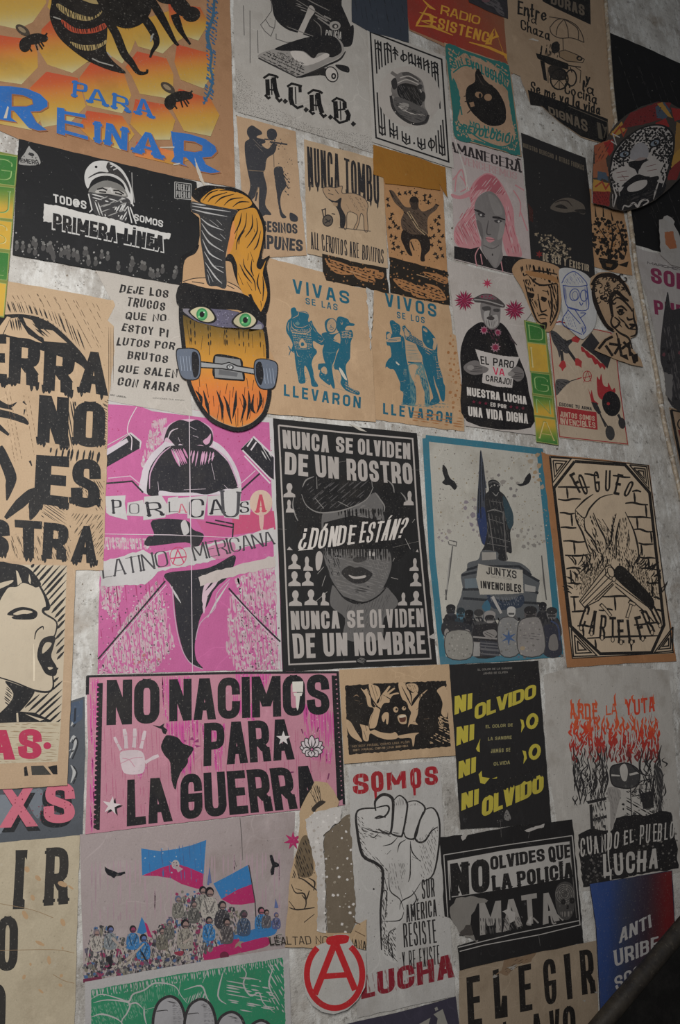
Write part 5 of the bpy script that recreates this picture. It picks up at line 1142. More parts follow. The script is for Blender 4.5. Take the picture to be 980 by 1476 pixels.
    for q,hub in (([(215,340),(250,325),(320,330),(345,370),(345,460),(320,495),(255,490),(228,440)],[(302,345),(330,350),(342,400),(335,470),(312,485),(300,420)]),([(655,410),(680,385),(740,390),(780,415),(775,500),(755,545),(690,545),(660,490)],[(662,415),(690,400),(705,470),(690,530),(665,490)])):
        w_ = t.part('wheel_print'); w_.poly([(sum(a for a,b in q)/8+(x-sum(a for a,b in q)/8)*1.08,sum(b for a,b in q)/8+(y-sum(b for a,b in q)/8)*1.07) for x,y in q],X,True); w_.poly(q,(96,104,118),True); w_.poly(hub,(28,28,32),True)
        x0 = q[0][0] if q[0][0] < 400 else 705; w_.sts([[(x0+i*17+(18 if x0 < 400 else 0),q[0][1]+25),(x0+i*17+(28 if x0 < 400 else 10),q[0][1]+110)] for i in range(4)],[2,7,3],(150,160,176))
    t.done()
skate_cutout()

def causa():
    v(140,580,260); PK = (198,88,146)
    t = Thing('pink_cause_poster','pink collage poster of a hair bun figure with ransom letters PORLACAUSA','poster',
              [(50,-10),(300,20),(955,84),(985,600),(1008,1450),(2,1475),(20,700)],paper((190,94,146),.1),0,ragged=.5)
    D = (38,37,43); WP = (186,182,180); LP = (188,150,162)
    b = t.part('white_edge_print'); b.polys([[(50,-10),(300,20),(955,84),(960,110),(640,90),(300,48),(230,20),(60,10)],[(935,90),(960,90),(1005,1450),(985,1450),(955,700)]],WP)
    p = t.part('faded_patch_print')
    for q in ([(150,1180),(330,960),(370,1100),(420,1330),(300,1475),(10,1475),(60,1350)],[(720,1050),(960,1020),(1000,1450),(760,1470),(700,1350)],[(740,960),(960,870),(980,1100),(800,1080)],[(300,100),(380,80),(370,200),(330,240),(250,400),(240,330)],[(20,730),(280,740),(290,800),(20,800)],[(20,970),(150,960),(100,1200),(20,1100)]): p.hatch(q,87,10,8,LP,.5,70); p.hatch(q,80,19,13,mixc(LP,WP,.35),.6,40); p.dots(q,160,3,9,[LP,mixc(LP,PK,.5),WP])
    p.poly([(730,600),(960,590),(970,690),(740,720)],(186,74,110)); p.poly([(540,640),(740,660),(730,720),(600,740)],(184,84,130))
    p.dots([(20,1000),(400,1000),(400,1470),(10,1470)],330,2,6,[(90,60,80),(150,90,120),(200,170,180)]); p.dots([(760,1100),(980,1100),(1000,1460),(780,1460)],220,2,7,[(90,60,80),(140,100,120),(204,180,186)]); p.hatch([(20,980),(380,950),(300,1100),(20,1300)],84,40,5,(160,50,104),.6,160); p.dots([(50,30),(950,100),(960,500),(50,600)],240,2,5,(170,60,110))
    p.dots([(150,1380),(260,1350),(380,1400),(200,1420)],16,6,13,(178,104,104))
    f = t.part('bun_figure_print')
    f.poly([(270,500),(240,400),(280,300),(350,230),(420,180),(600,200),(690,250),(760,360),(780,470),(700,500)],(196,186,192),True); f.poly([(360,210),(380,130),(450,95),(540,95),(620,140),(628,210),(600,240)],(196,160,178),True)
    f.poly([(275,500),(272,440),(290,350),(350,270),(410,235),(600,240),(680,290),(740,370),(765,465),(700,470),(600,500),(520,490),(420,490),(340,480),(330,510)],D,True)
    f.poly([(430,240),(380,190),(360,220),(375,160),(400,120),(450,95),(500,105),(545,95),(600,130),(625,165),(628,215),(600,245),(560,230),(500,245),(450,225)],D,True)
    f.poly([(575,210),(600,190),(618,170),(612,215),(590,230)],(200,150,176),True); f.sts([[(380,215),(400,160),(440,140)],[(440,190),(450,215)],[(500,130),(540,150)],[(520,180),(550,190)]],[2,8,2],(196,180,188),True)
    f.hatch([(400,255),(480,250),(500,330),(430,350)],65,14,9,(200,130,168),.5); f.hatch([(500,260),(640,270),(620,330),(520,350)],100,16,9,(200,150,178),.5)
    for q in ([(410,250),(440,310),(450,350)],[(640,290),(600,320)],[(330,430),(335,480)],[(690,450),(720,480)],[(590,470),(470,475)],[(620,330),(640,420)]): f.st(q,[2,10,2],(196,180,188))
    f.sts([[(285,470),(290,380),(340,290),(400,240)],[(620,240),(700,300),(745,390),(770,470)]],[4,9,4],(190,150,174),True)
    n = t.part('neck_print'); n.poly([(300,640),(480,640),(520,690),(580,720),(540,790),(480,760),(270,780),(275,730),(310,720)],D,True); n.poly([(455,660),(480,640),(500,700),(470,720)],WP,True); n.sts([[(640,640),(740,660),(735,740)],[(590,650),(740,680)]],8,D)
    s = t.part('blade_print'); s.poly([(370,930),(600,900),(740,830),(745,880),(700,960),(640,1010),(600,1100),(560,1170),(540,1260),(530,1330),(540,1400),(575,1445),(520,1425),(480,1380),(445,1270),(425,1150),(410,1010)],D,True); s.poly([(600,960),(680,920),(640,1000),(600,1060),(580,1150),(570,1050)],(200,170,182),True,rg=4); s.hatch([(570,960),(720,900),(690,980),(600,1060)],-50,24,12,D,.5); s.sts([[(395,990),(430,1050),(455,1090)],[(715,980),(650,1080),(600,1170)]],[3,12,3],WP); s.sts([[(408,1000),(420,1150),(450,1310),(500,1410),(575,1450)],[(720,960),(650,1040),(640,1120),(560,1200),(535,1290)]],5,(180,150,166),True)
    r = t.part('cord_print'); r.sts([[(5,1395),(200,1170),(370,970)],[(715,1010),(840,1150),(995,1300)],[(50,440),(190,428),(250,490)],[(780,480),(890,380)]],9,D); r.sts([[(20,1400),(210,1180),(375,990)],[(720,1030),(995,1320)],[(60,412),(180,400),(240,450)],[(760,460),(860,370)]],5,(200,170,184))
    for q,w_ in (([(50,270),(180,172),(232,215),(230,250),(50,352)],1),([(845,190),(960,300),(960,420),(930,400),(780,255)],2)):
        g = t.part('megaphone_print'); g.poly([(x+6,y-8) for x,y in q],(196,186,190)); g.poly(q,D); 
        if w_ == 1: g.polys([[(50,255),(160,195),(170,215),(50,290)]],(190,180,186)); g.st([(50,235),(180,165),(240,215),(232,255)],4,WP)
        else: g.sts([[(845,195),(815,240)],[(865,215),(835,260)],[(790,260),(945,420)],[(800,290),(940,440)]],8,(200,190,194)); g.hatch([(880,210),(950,290),(940,330),(900,290)],60,14,6,WP)
    w_ = t.part('torn_white_strip','white torn paper strip under the second line'); w_.poly([(10,870),(250,800),(300,830),(360,810),(420,800),(600,770),(800,720),(960,680),(965,745),(760,800),(600,870),(420,900),(330,920),(260,990),(20,1000)],WP,rg=5); w_.poly([(330,830),(390,810),(400,890),(330,900)],(190,100,146)); w_.poly([(550,1100-150),(700,900),(970,830),(970,890),(720,950),(560,1010-10)],(184,172,166),rg=5); w_.poly([(600,790),(740,760),(735,830),(640,850)],(188,120,150),True)
    c = t.part('cut_letter_scrap','white cut out letter scraps'); c.polys([[(45,510),(155,505),(150,550),(165,640),(70,615),(50,600)],[(165,545),(250,530),(262,620),(160,615)],[(255,512),(350,505),(385,560),(370,625),(250,640)],[(385,520),(440,510),(440,600),(375,612)],[(440,520),(490,515),(488,605),(440,605)],[(490,515),(600,505),(580,636),(490,630)],[(600,510),(695,500),(700,615),(600,615)],[(690,480),(785,460),(770,635),(690,625)],[(765,540),(840,530),(830,610),(768,610)]],WP); c.poly(ell(890,545,62,70),(200,170,150)); c.poly([(880,600),(905,600),(900,690),(885,680)],(200,160,150),True)
    sf = dict(nib=(0,.3),serif=.5)
    for s_,q,c_,wt in (('P',Q(78,528,132,526,136,606,84,606),D,.16),('O',Q(172,548,228,545,230,608,174,608),(90,88,92),.12),('R',Q(262,540,340,535,365,615,275,622),D,.2),('L',Q(388,540,440,535,442,596,390,598),D,.12),('A',Q(442,552,475,550,488,600,442,600),(190,90,110),.14),('C',Q(498,520,582,518,580,628,500,632),D,.13),('A',Q(610,535,672,520,698,605,612,610),D,.17),('U',Q(668,480,780,490,770,630,680,630),(70,68,72),.12),('S',Q(775,540,822,532,828,600,775,605),D,.16),('A',Q(872,500,905,500,918,596,860,600),(186,70,90),.16)):
        t.lettering(s_,q,c_,wt=wt,**sf)
    for s_,q in (('LATINO',Q(22,868,372,800,392,890,30,958)),('MERICANA',Q(505,768,950,700,968,770,530,862))): t.lettering(s_,q,(62,60,64),wt=.11,gap=.06,**sf)
    a = t.part('circle_a_print'); a.st(ell(440,836,44,50),4,(192,60,100),closed=True); a.sts([[(410,880),(438,800),(472,872)],[(398,848),(486,838)]],7,(192,60,100))
    x = t.part('fold_line'); x.st([(500,60),(505,500),(512,900),(518,1470)],[4,5,4,3],(206,190,196)); x.st([(40,715),(400,720),(740,735)],[3,4,2],(206,190,196)); x.st([(215,25),(175,100),(165,160),(188,195),(185,260)],5,(206,190,196),True)
    t.done()
causa()

def nacimos():
    v(110,950,250); t = Thing('no_war_poster','pink poster with heavy black capitals NO NACIMOS PARA LA GUERRA','poster',
                   [(58,96),(900,72),(1484,68),(1500,560),(1517,824),(1000,880),(500,935),(50,990),(66,500)],paper((190,130,146),.15,.4),1)
    X = (32,31,34); PK = (196,78,146)
    p = t.part('pink_wash_print')
    for q in ([(80,110),(130,110),(130,960),(80,980)],[(470,100),(640,95),(560,400),(480,300)],[(500,360),(700,330),(650,700),(590,640)],[(1280,250),(1460,300),(1450,600),(1300,560)],[(760,380),(840,360),(820,640),(780,650)],[(320,600),(400,610),(360,690)],[(900,60),(1100,80),(1000,360),(880,300)],[(700,360),(760,360),(740,640)]): p.hatch(q,88,9,8,PK,.5,150); p.dots(q,60,2,5,(206,150,170))
    p.hatch([(150,380),(700,400),(1460,400),(1450,800),(150,900)],88,30,4,(176,100,126),.6,120)
    b = t.part('border_print'); b.st([(62,98),(900,78),(1476,74),(1496,480),(1512,822)],13,X); b.st([(64,95),(62,200)],18,X)
    def saw(x0,y0,x1,y1,sg,n):
        o = [(x0,y0)]
        for i in range(n): o += [(x0+(x1-x0)*(i+.1)/n+sg*22,y0+(y1-y0)*(i+.1)/n),(x0+(x1-x0)*(i+.6)/n+sg*22,y0+(y1-y0)*(i+.6)/n),(x0+(x1-x0)*(i+.85)/n+sg*8,y0+(y1-y0)*(i+.85)/n)]
        return o+[(x1,y1),(x1-sg*14,y1),(x0-sg*10,y0)]
    b.poly(saw(140,135,118,965,-1,30),X); b.poly(saw(1452,92,1488,800,1,26),X)
    Wd = dict(wt=.26,gap=.045,lim=.37)
    for s,q in (('NO',Q(172,118,470,112,470,362,170,374)),('NACIMOS',Q(525,115,1426,85,1432,312,525,352)),('PARA',Q(722,362,1205,338,1234,566,718,606)),('LA',Q(288,682,500,668,545,915,285,946)),('GUERRA',Q(588,652,1340,600,1390,832,588,908))): t.lettering(s,q,X,**Wd)
    n = t.part('letter_knockout_print','white star and brush inside letters'); n.poly(star(1170,448,42,17),(206,198,196)); n.poly(star(1170,448,42,17),(206,198,196)); n.polys([[(1220,128),(1282,126),(1280,186),(1222,186)],[(1226,192),(1278,190),(1272,208),(1232,208)],[(1238,208),(1264,208),(1256,275),(1250,292),(1242,272)]],(206,200,190))
    h = t.part('hand_print','white palm print'); HW = (204,186,190)
    h.poly([(245,540),(270,518),(350,515),(382,540),(388,600),(378,640),(335,652),(280,648),(258,620)],HW,True,rg=3); h.sts([[(250,590),(320,560),(375,555)],[(260,560),(300,570),(330,610)]],4,(196,140,156),True)
    for q,w_ in (([(252,515),(228,470),(215,440)],18),([(282,505),(278,440),(270,395)],24),([(325,500),(330,440),(330,392)],24),([(365,505),(378,450),(388,405)],22),([(388,585),(430,560),(465,545)],22)): h.st(q,[w_,w_*.75,w_,w_*.7],HW,True)
    h.sts([[(272,430),(290,428)],[(318,440),(342,440)],[(368,460),(390,462)],[(226,480),(246,470)]],4,(196,140,156))
    st_ = t.part('star_print'); st_.poly([(x+9,y+4) for x,y in star(202,832,54,20,5,-80)],X); st_.poly(star(198,828,54,20,5,-80),(208,196,196))
    m = t.part('continent_print'); m.poly([(430,372),(470,380),(498,362),(492,382),(515,400),(505,425),(490,420),(480,395),(455,385)],X); m.poly([(500,440),(520,430),(560,438),(580,450),(605,478),(660,500),(652,530),(632,560),(628,590),(590,640),(580,665),(570,690),(562,735),(548,720),(535,660),(528,580),(500,545),(478,495)],X,True,rg=2)
    l = t.part('lotus_print'); X2,WL = (52,48,50),(200,188,190); cx,cy = 1330,490
    for a,r_ in ((-170,62),(-10,64),(-145,66),(-35,66),(-120,66),(-60,66),(-90,72),(165,52),(15,56),(130,46),(50,48),(95,40)):
        ux,uy = math.cos(math.radians(a)),math.sin(math.radians(a)); q = [(cx+ux*8,cy+20+uy*8),(cx+ux*r_*.6-uy*20,cy+20+uy*r_*.6+ux*20),(cx+ux*r_*1.1,cy+20+uy*r_*1.1),(cx+ux*r_*.6+uy*20,cy+20+uy*r_*.6-ux*20)]
        l.poly(q,WL,True); l.st(q,5,X2,True,True); l.st([(cx+ux*14,cy+20+uy*14),(cx+ux*r_*.75,cy+20+uy*r_*.75)],[9,1],X2)
    l.sts([[(1280,420),(1272,395)],[(1360,410),(1368,385)],[(1420,690-10),(1428,645)],[(1210,640),(1228,638)]],7,(120,50,90))
    w_ = t.part('purple_leaf_print'); w_.polys([[(640,455),(655,438),(668,460)],[(660,470),(690,450),(692,470)],[(668,485),(705,490),(680,500)],[(605,455),(622,460),(612,470)]],(140,50,106)); t.done()
nacimos()

def never_forget():
    v(390,590,250); t = Thing('never_forget_poster','black poster of a half hidden grey face reading NUNCA SE OLVIDEN DE UN ROSTRO','poster',
                   [(14,50),(400,92),(826,134),(860,600),(940,1440),(540,1455),(68,1482),(40,700)],paper((39,38,38),.15,.2),1)
    Wt = (168,160,154); G = (98,95,93); G2 = (118,114,111); X = (30,29,30)
    b = t.part('frame_line'); b.st([(45,90),(420,132),(802,166),(830,620),(905,1408),(540,1422),(105,1442),(75,700)],9,Wt,closed=True)
    f = t.part('face_print')
    f.poly([(290,595),(340,560),(440,555),(520,520),(590,470),(630,530),(640,600),(660,760),(680,830),(680,900),(640,1000),(580,1060),(520,1090),(430,1070),(360,990),(320,900),(295,790)],G,True)
    f.poly([(360,1000),(420,1075),(520,1100),(640,1010),(680,1030),(720,1100),(640,1180),(620,1300),(420,1300),(420,1180),(340,1110),(345,1010)],G,True); f.hatch([(300,780),(680,830),(640,1010),(520,1090),(380,1020)],15,11,4,G2,.5,60); f.hatch([(390,590),(520,530),(640,600),(600,640)],-20,10,5,G2,.4,80); f.hatch([(420,1110),(680,1040),(640,1180),(450,1300)],110,14,4,(80,77,76),.5,60); f.hatch([(540,800),(670,830),(660,960),(560,930)],70,13,3,G2,.5,40)
    f.hatch([(290,780),(380,790),(400,940),(330,940)],70,12,4,X,.5,60)
    f.poly([(400,920),(440,885),(480,895),(510,890),(560,915),(575,935),(540,975),(480,985),(430,960)],(46,44,44),True); f.poly([(440,935),(480,945),(535,938),(530,952),(470,958)],Wt,True); f.poly([(540,810),(570,800),(595,815),(590,828),(545,826)],(170,164,158),True); f.poly([(470,840),(520,830),(540,850),(500,865),(470,860)],(60,58,58),True); f.hatch([(470,1010),(560,1000),(550,1030),(480,1035)],10,12,6,(56,54,54)); f.st([(410,1060),(520,1092),(600,1060),(650,1010)],8,X,True)
    f.poly([(255,830),(275,800),(295,830),(280,900),(258,905)],Wt,True); f.sts([[(560,620),(600,640)],[(330,640),(420,660)]],14,X)
    h = t.part('hair_print'); h.poly([(170,560),(140,640),(130,560),(170,480),(185,430),(260,375),(400,370),(560,380),(660,400),(700,460),(760,500),(790,600),(740,700),(790,760),(740,840),(700,860),(680,780),(650,600),(620,480),(580,440),(540,510),(440,555),(340,585),(290,600),(290,780),(260,780),(150,700)],X,True)
    h.poly([(300,640),(460,600),(640,630),(700,700),(680,790),(540,790),(360,790),(290,780)],X); h.hatch([(290,770),(680,780),(670,860),(300,830)],88,12,8,X,.5,70); h.hatch([(380,560),(640,560),(640,650),(380,650)],86,13,9,X,.5,60); h.hatch([(200,420),(560,400),(500,540),(260,570)],-40,22,6,(78,75,75),.6,70)
    h.sts([[(175,480),(200,540),(260,580),(340,582),(440,560),(540,510),(580,440)],[(180,440),(200,400),(245,380)],[(660,400),(690,430),(698,470)],[(735,470),(760,500),(772,540)],[(135,480),(125,540),(140,600),(155,630)],[(260,380),(262,450)],[(250,500),(300,560)],[(380,520),(440,550)],[(570,390),(575,440)],[(590,470),(640,540),(640,580)]],[3,8,4],(128,124,120),True)
    h.sts([[(265,930),(300,890)],[(290,1000),(310,940)],[(680,950),(720,960)],[(760,730),(790,790)],[(690,860),(700,840)],[(250,1090),(320,1030)],[(800,640),(815,620)]],[2,12,3],(160,154,148))
    s = t.part('bust_row_print')
    for x,y,k,hf in ((106,455,1,0),(104,545,.9,-1),(785,500,1,1),(135,858,1.05,0),(205,870,1,-1),(815,875,.9,1),(135,955,1.05,0),(210,955,1,0),(820,960,.95,0),(140,1065,1.1,0),(228,1060,1.1,0),(300,1070,.9,-1),(750,1070,.9,1),(822,1065,1,0)):
        s.poly(ell(x,y-16*k,17*k*(.7 if hf else 1),23*k,0,12),Wt); s.poly([(x-9*k,y),(x+9*k,y),(x+10*k,y+14*k),(x+(32 if hf != 1 else 22)*k,y+26*k),(x+(34 if hf != 1 else 24)*k,y+42*k),(x-(34 if hf >= 0 else 20)*k,y+42*k),(x-(32 if hf >= 0 else 18)*k,y+26*k),(x-10*k,y+14*k)],Wt)
    s.polys([[(92,795),(105,775),(125,796)],[(820,805),(830,790),(836,808)]],Wt)
    Wd = dict(wt=.21,gap=.09)
    for s_,q in (('NUNCA',Q(66,115,330,148,330,245,72,220)),('SE',Q(368,152,465,165,465,252,370,242)),('OLVIDEN',Q(492,165,788,192,790,284,494,254)),('DE',Q(82,240,212,258,212,380,80,366)),('UN',Q(248,255,385,272,386,394,258,382)),('ROSTRO',Q(428,278,795,305,804,424,432,400)),
                  ('NUNCA',Q(112,1140,388,1138,392,1238,118,1246)),('SE',Q(430,1138,525,1132,530,1232,434,1236)),('OLVIDEN',Q(558,1132,862,1124,868,1230,562,1236)),('DE',Q(122,1268,250,1264,254,1404,132,1408)),('UN',Q(292,1264,432,1262,434,1392,302,1398)),('NOMBRE',Q(468,1262,870,1254,878,1380,476,1394))): t.lettering(s_,q,Wt,**Wd)
    l = t.part('lettering','white brush script'); l.text('¿DÓNDE',Q(165,672,470,655,470,765,150,800),(200,192,184),wt=.15,nib=(30,.4),slant=.12,jit=.03,gap=.06); l.text('ESTÁN?',Q(505,640,775,612,745,730,500,760),(200,192,184),wt=.15,nib=(30,.4),slant=.12,jit=.03,gap=.06); l.st([(200,770),(165,795),(240,790)],[3,10,3],(200,192,184))
    m = t.part('emblem_print'); m.poly(ell(512,1420,30,22),X); m.hatch(ell(512,1420,26,18),20,7,4,(130,126,122))
    d = t.part('scratch'); d.sts([[(690,820-40),(840,745)],[(40,675),(90,680)],[(760,340),(880,345)],[(380,300),(440,290)],[(890,1300),(945,1290)]],[1,5,1],(150,144,138)); d.poly([(440,80),(480,92),(520,112),(545,128),(500,118)],(186,178,166)); d.poly([(885,1288),(925,1265),(930,1300)],(170,164,158)); t.done()
never_forget()

def monument():
    v(600,620,250); t = Thing('monument_poster','pale poster with teal border of a caped statue above a crowd with shields','poster',
                   [(34,22),(380,65),(712,106),(760,600),(832,1275),(500,1300),(130,1330),(70,700)],paper((180,175,164),.4,.4),1)
    T = (52,112,130); b = t.part('teal_border'); b.st([(52,45),(380,82),(698,120),(750,640),(812,1262),(480,1290),(152,1308),(90,720)],36,T,closed=True); b.polys([[(130,1280),(600,1270),(820,1240),(826,1275),(500,1300),(140,1330)]],(70,116,132)); b.dots([(560,1240),(820,1220),(826,1275),(570,1290)],70,5,14,[(96,96,108),(110,106,104)])
    s = t.part('stained_sky_print'); s.dots([(90,90),(690,140),(760,640),(120,640)],420,2,6,[(150,134,108),(130,122,116),(178,170,158)])
    for q,c in (([(330,220),(560,260),(600,420),(480,300),(380,300)],(122,116,114)),([(260,380),(350,380),(360,600),(300,560)],(132,122,128)),([(620,130),(690,140),(715,330),(660,300)],(162,136,104)),([(540,560),(720,540),(730,640),(620,680)],(134,128,122)),([(120,560),(200,570),(180,640),(130,620)],(140,130,132))): s.dots(q,170,7,20,[c,mixc(c,(160,152,140),.5)])
    X = (40,40,42)
    for q in ([(150,195),(170,215),(185,260),(200,280),(215,290),(230,318),(215,338),(190,312),(165,310),(146,295),(160,275),(148,235)],[(570,305),(600,300),(615,270),(640,242),(648,270),(635,300),(605,314),(585,316)]): g = t.part('bird_print'); g.poly(q,X,True,rg=1)
    f = t.part('flag_print'); f.poly([(362,115),(378,180),(390,280),(398,330),(390,350),(410,620),(372,640),(350,540),(340,480),(350,300)],(66,70,80),True); f.poly([(345,480),(385,440),(405,610),(375,640)],(48,60,96),True); f.sts([[(362,120),(360,300),(365,500)],[(372,200),(380,400)],[(350,330),(352,470)]],5,(36,38,44)); f.st([(375,180),(410,560),(440,720)],4,X)
    c = t.part('statue_print'); c.poly([(405,295),(425,280),(455,285),(475,310),(470,340),(500,370),(530,430),(550,520),(530,580),(540,690),(510,690),(515,735),(460,735),(440,690),(370,690),(385,650),(400,560),(390,450),(388,370),(410,340)],(44,44,46),True)
    c.poly([(490,370),(540,450),(548,520),(525,560),(500,470)],(52,70,78),True); c.st([(408,302),(440,290),(475,312)],8,(80,78,78),True); c.dots([(415,305),(470,310),(468,325),(415,322)],16,3,5,(176,170,162)); c.sts([[(400,460),(440,450),(490,465)],[(405,500),(500,530)],[(410,600),(530,630)],[(430,350),(450,370),(465,350)],[(400,640),(520,660)],[(420,400),(480,410)]],[2,7,2],(130,126,122),True); c.sts([[(408,470),(440,700)],[(490,460),(510,735)],[(430,690),(440,730)]],6,(104,100,98)); c.hatch([(400,380),(500,400),(530,640),(400,640)],80,20,4,(86,84,82),.6,50)
    p = t.part('pedestal_print'); p.poly([(350,730),(372,680),(460,690),(470,735),(580,748),(640,790),(650,820),(695,855),(690,900),(680,980),(720,1060),(260,1060),(255,930),(262,890),(252,820),(285,790),(292,750)],(88,90,92),True)
    p.poly([(370,690),(450,690),(452,730),(372,735)],(158,152,144)); p.sts([[(285,790),(350,770),(580,770),(650,820)],[(255,820),(350,800)],[(600,800),(695,855)],[(260,900),(360,900)],[(610,900),(690,920)],[(262,950),(700,980)]],14,(48,50,54)); p.poly([(272,840),(345,835),(350,890),(275,895)],(102,112,118)); p.poly([(612,870),(675,885),(672,915),(612,910)],(156,152,146)); p.poly([(400,930),(500,970),(600,930),(590,1000),(440,1010)],(52,60,74),True); p.hatch([(400,940),(600,940),(580,990),(440,990)],70,11,4,(110,112,118),.5,30); p.st([(430,940),(480,1035)],[18,14],(168,162,156)); p.poly([(370,1000),(400,960),(420,1000),(400,1030)],(60,100,120),True)
    n = t.part('banner_print','white banner on the pedestal'); n.poly([(350,755),(420,770),(600,790),(606,920),(540,925),(360,930),(338,840)],(176,168,154),rg=1); n.text('JUNTXS',Q(392,770,568,795,568,840,394,812),(50,48,48),wt=.16,jit=.04); n.text('INVENCIBLES',Q(362,850,594,872,594,918,364,892),(44,42,42),wt=.18,jit=.04); n.text('SOMOS',Q(420,820,540,838,540,848,420,832),(130,124,116),wt=.16)
    r = t.part('paint_roller_print'); r.st([(185,622),(228,632),(225,655),(185,645),(180,628)],5,(90,88,86)); r.sts([[(205,655),(190,780),(165,960)],[(165,900),(170,960)],[(708,708),(722,860),(735,960)]],[6,9,6],(84,82,80)); r.st([(190,720),(172,900)],7,(150,146,140))
    v(600,780,250); q = t.part('crowd_print')
    hs = [(195,390,26,32,(62,62,68)),(250,410,24,34,(70,106,122)),(298,420,24,32,(50,48,50)),(352,420,26,34,(128,124,120)),(415,430,32,36,(140,134,130)),(537,400,24,30,(176,172,166)),(645,410,36,42,(88,82,82)),(714,375,22,30,(66,64,66)),(765,410,30,36,(112,108,106))]
    for x,y,rx,ry,c_ in hs: q.poly([(x-rx*1.6,y+ry*3.6),(x-rx*1.3,y+ry),(x,y+ry*.7),(x+rx*1.4,y+ry),(x+rx*1.7,y+ry*3.6)],mixc(c_,(34,34,38),.62),True)
    for x,y,rx,ry,c_ in hs:
        q.poly(ell(x,y,rx,ry),c_); q.poly(ell(x,y-ry*.45,rx*1.04,ry*.6,0),mixc(c_,(30,30,32),.7) if y != 400 and y != 430 else c_); q.dots(ell(x,y+4,rx*.8,ry*.5),9,2,4,mixc(c_,(190,184,178),.5)); q.st([(x-rx*.7,y+ry*.35),(x+rx*.7,y+ry*.35)],ry*.35,mixc(c_,(34,34,36),.7))
    q.hatch([(150,430),(810,430),(815,640),(170,650)],70,22,7,(40,40,44),.6,40); q.poly(ell(415,428,26,12),(48,46,48)); q.poly([(320,500),(360,470),(470,480),(470,640),(320,650)],(48,46,48),True); q.hatch([(320,530),(470,540),(468,640),(325,645)],4,26,8,(140,134,130),.2,0,False,False); q.poly([(380,510),(440,500),(455,530),(420,555),(385,535)],(132,126,122),True); q.sts([[(385,520),(430,545)],[(395,512),(440,535)]],3,(60,58,58)); q.poly([(155,455),(300,470),(300,520),(160,540)],(50,50,54),True); q.poly(ell(172,520,14,26),(140,134,128)); q.poly(ell(285,510,18,12),(132,126,122)); q.poly([(318,575),(358,578),(360,650),(320,652)],(150,146,142)); q.poly([(360,560),(470,570),(470,650),(362,648)],(60,60,66)); q.hatch([(360,560),(470,570),(470,650),(362,648)],5,16,6,(100,98,100),.4,0,False,False)
    q.poly([(720,480),(800,500),(820,640),(720,640)],(56,56,66),True); q.poly([(755,540),(790,530),(800,610),(750,610)],(120,114,110),True); q.st([(760,450),(800,480),(810,560)],10,(62,72,100),True)
    for q_,c_ in (([(172,520),(305,515),(308,655),(178,655)],(140,136,128)),([(468,450),(575,450),(582,630),(475,638)],(130,128,126)),([(576,470),(640,430),(705,450),(722,630),(585,638)],(138,132,128))): g = t.part('shield_print'); g.poly(q_,c_,True); g.st(q_,5,(70,68,68),True,True); g.dots(q_,70,2,7,[(110,106,100),(160,154,146)])
    g.poly(star(522,545,46,14,6),(70,92,128)); g.poly(ell(600,605,14,12),(160,140,110)); g.hatch([(600,520),(700,525),(700,560),(600,555)],5,12,4,(96,92,92),.4,30)
    t.done()
monument()

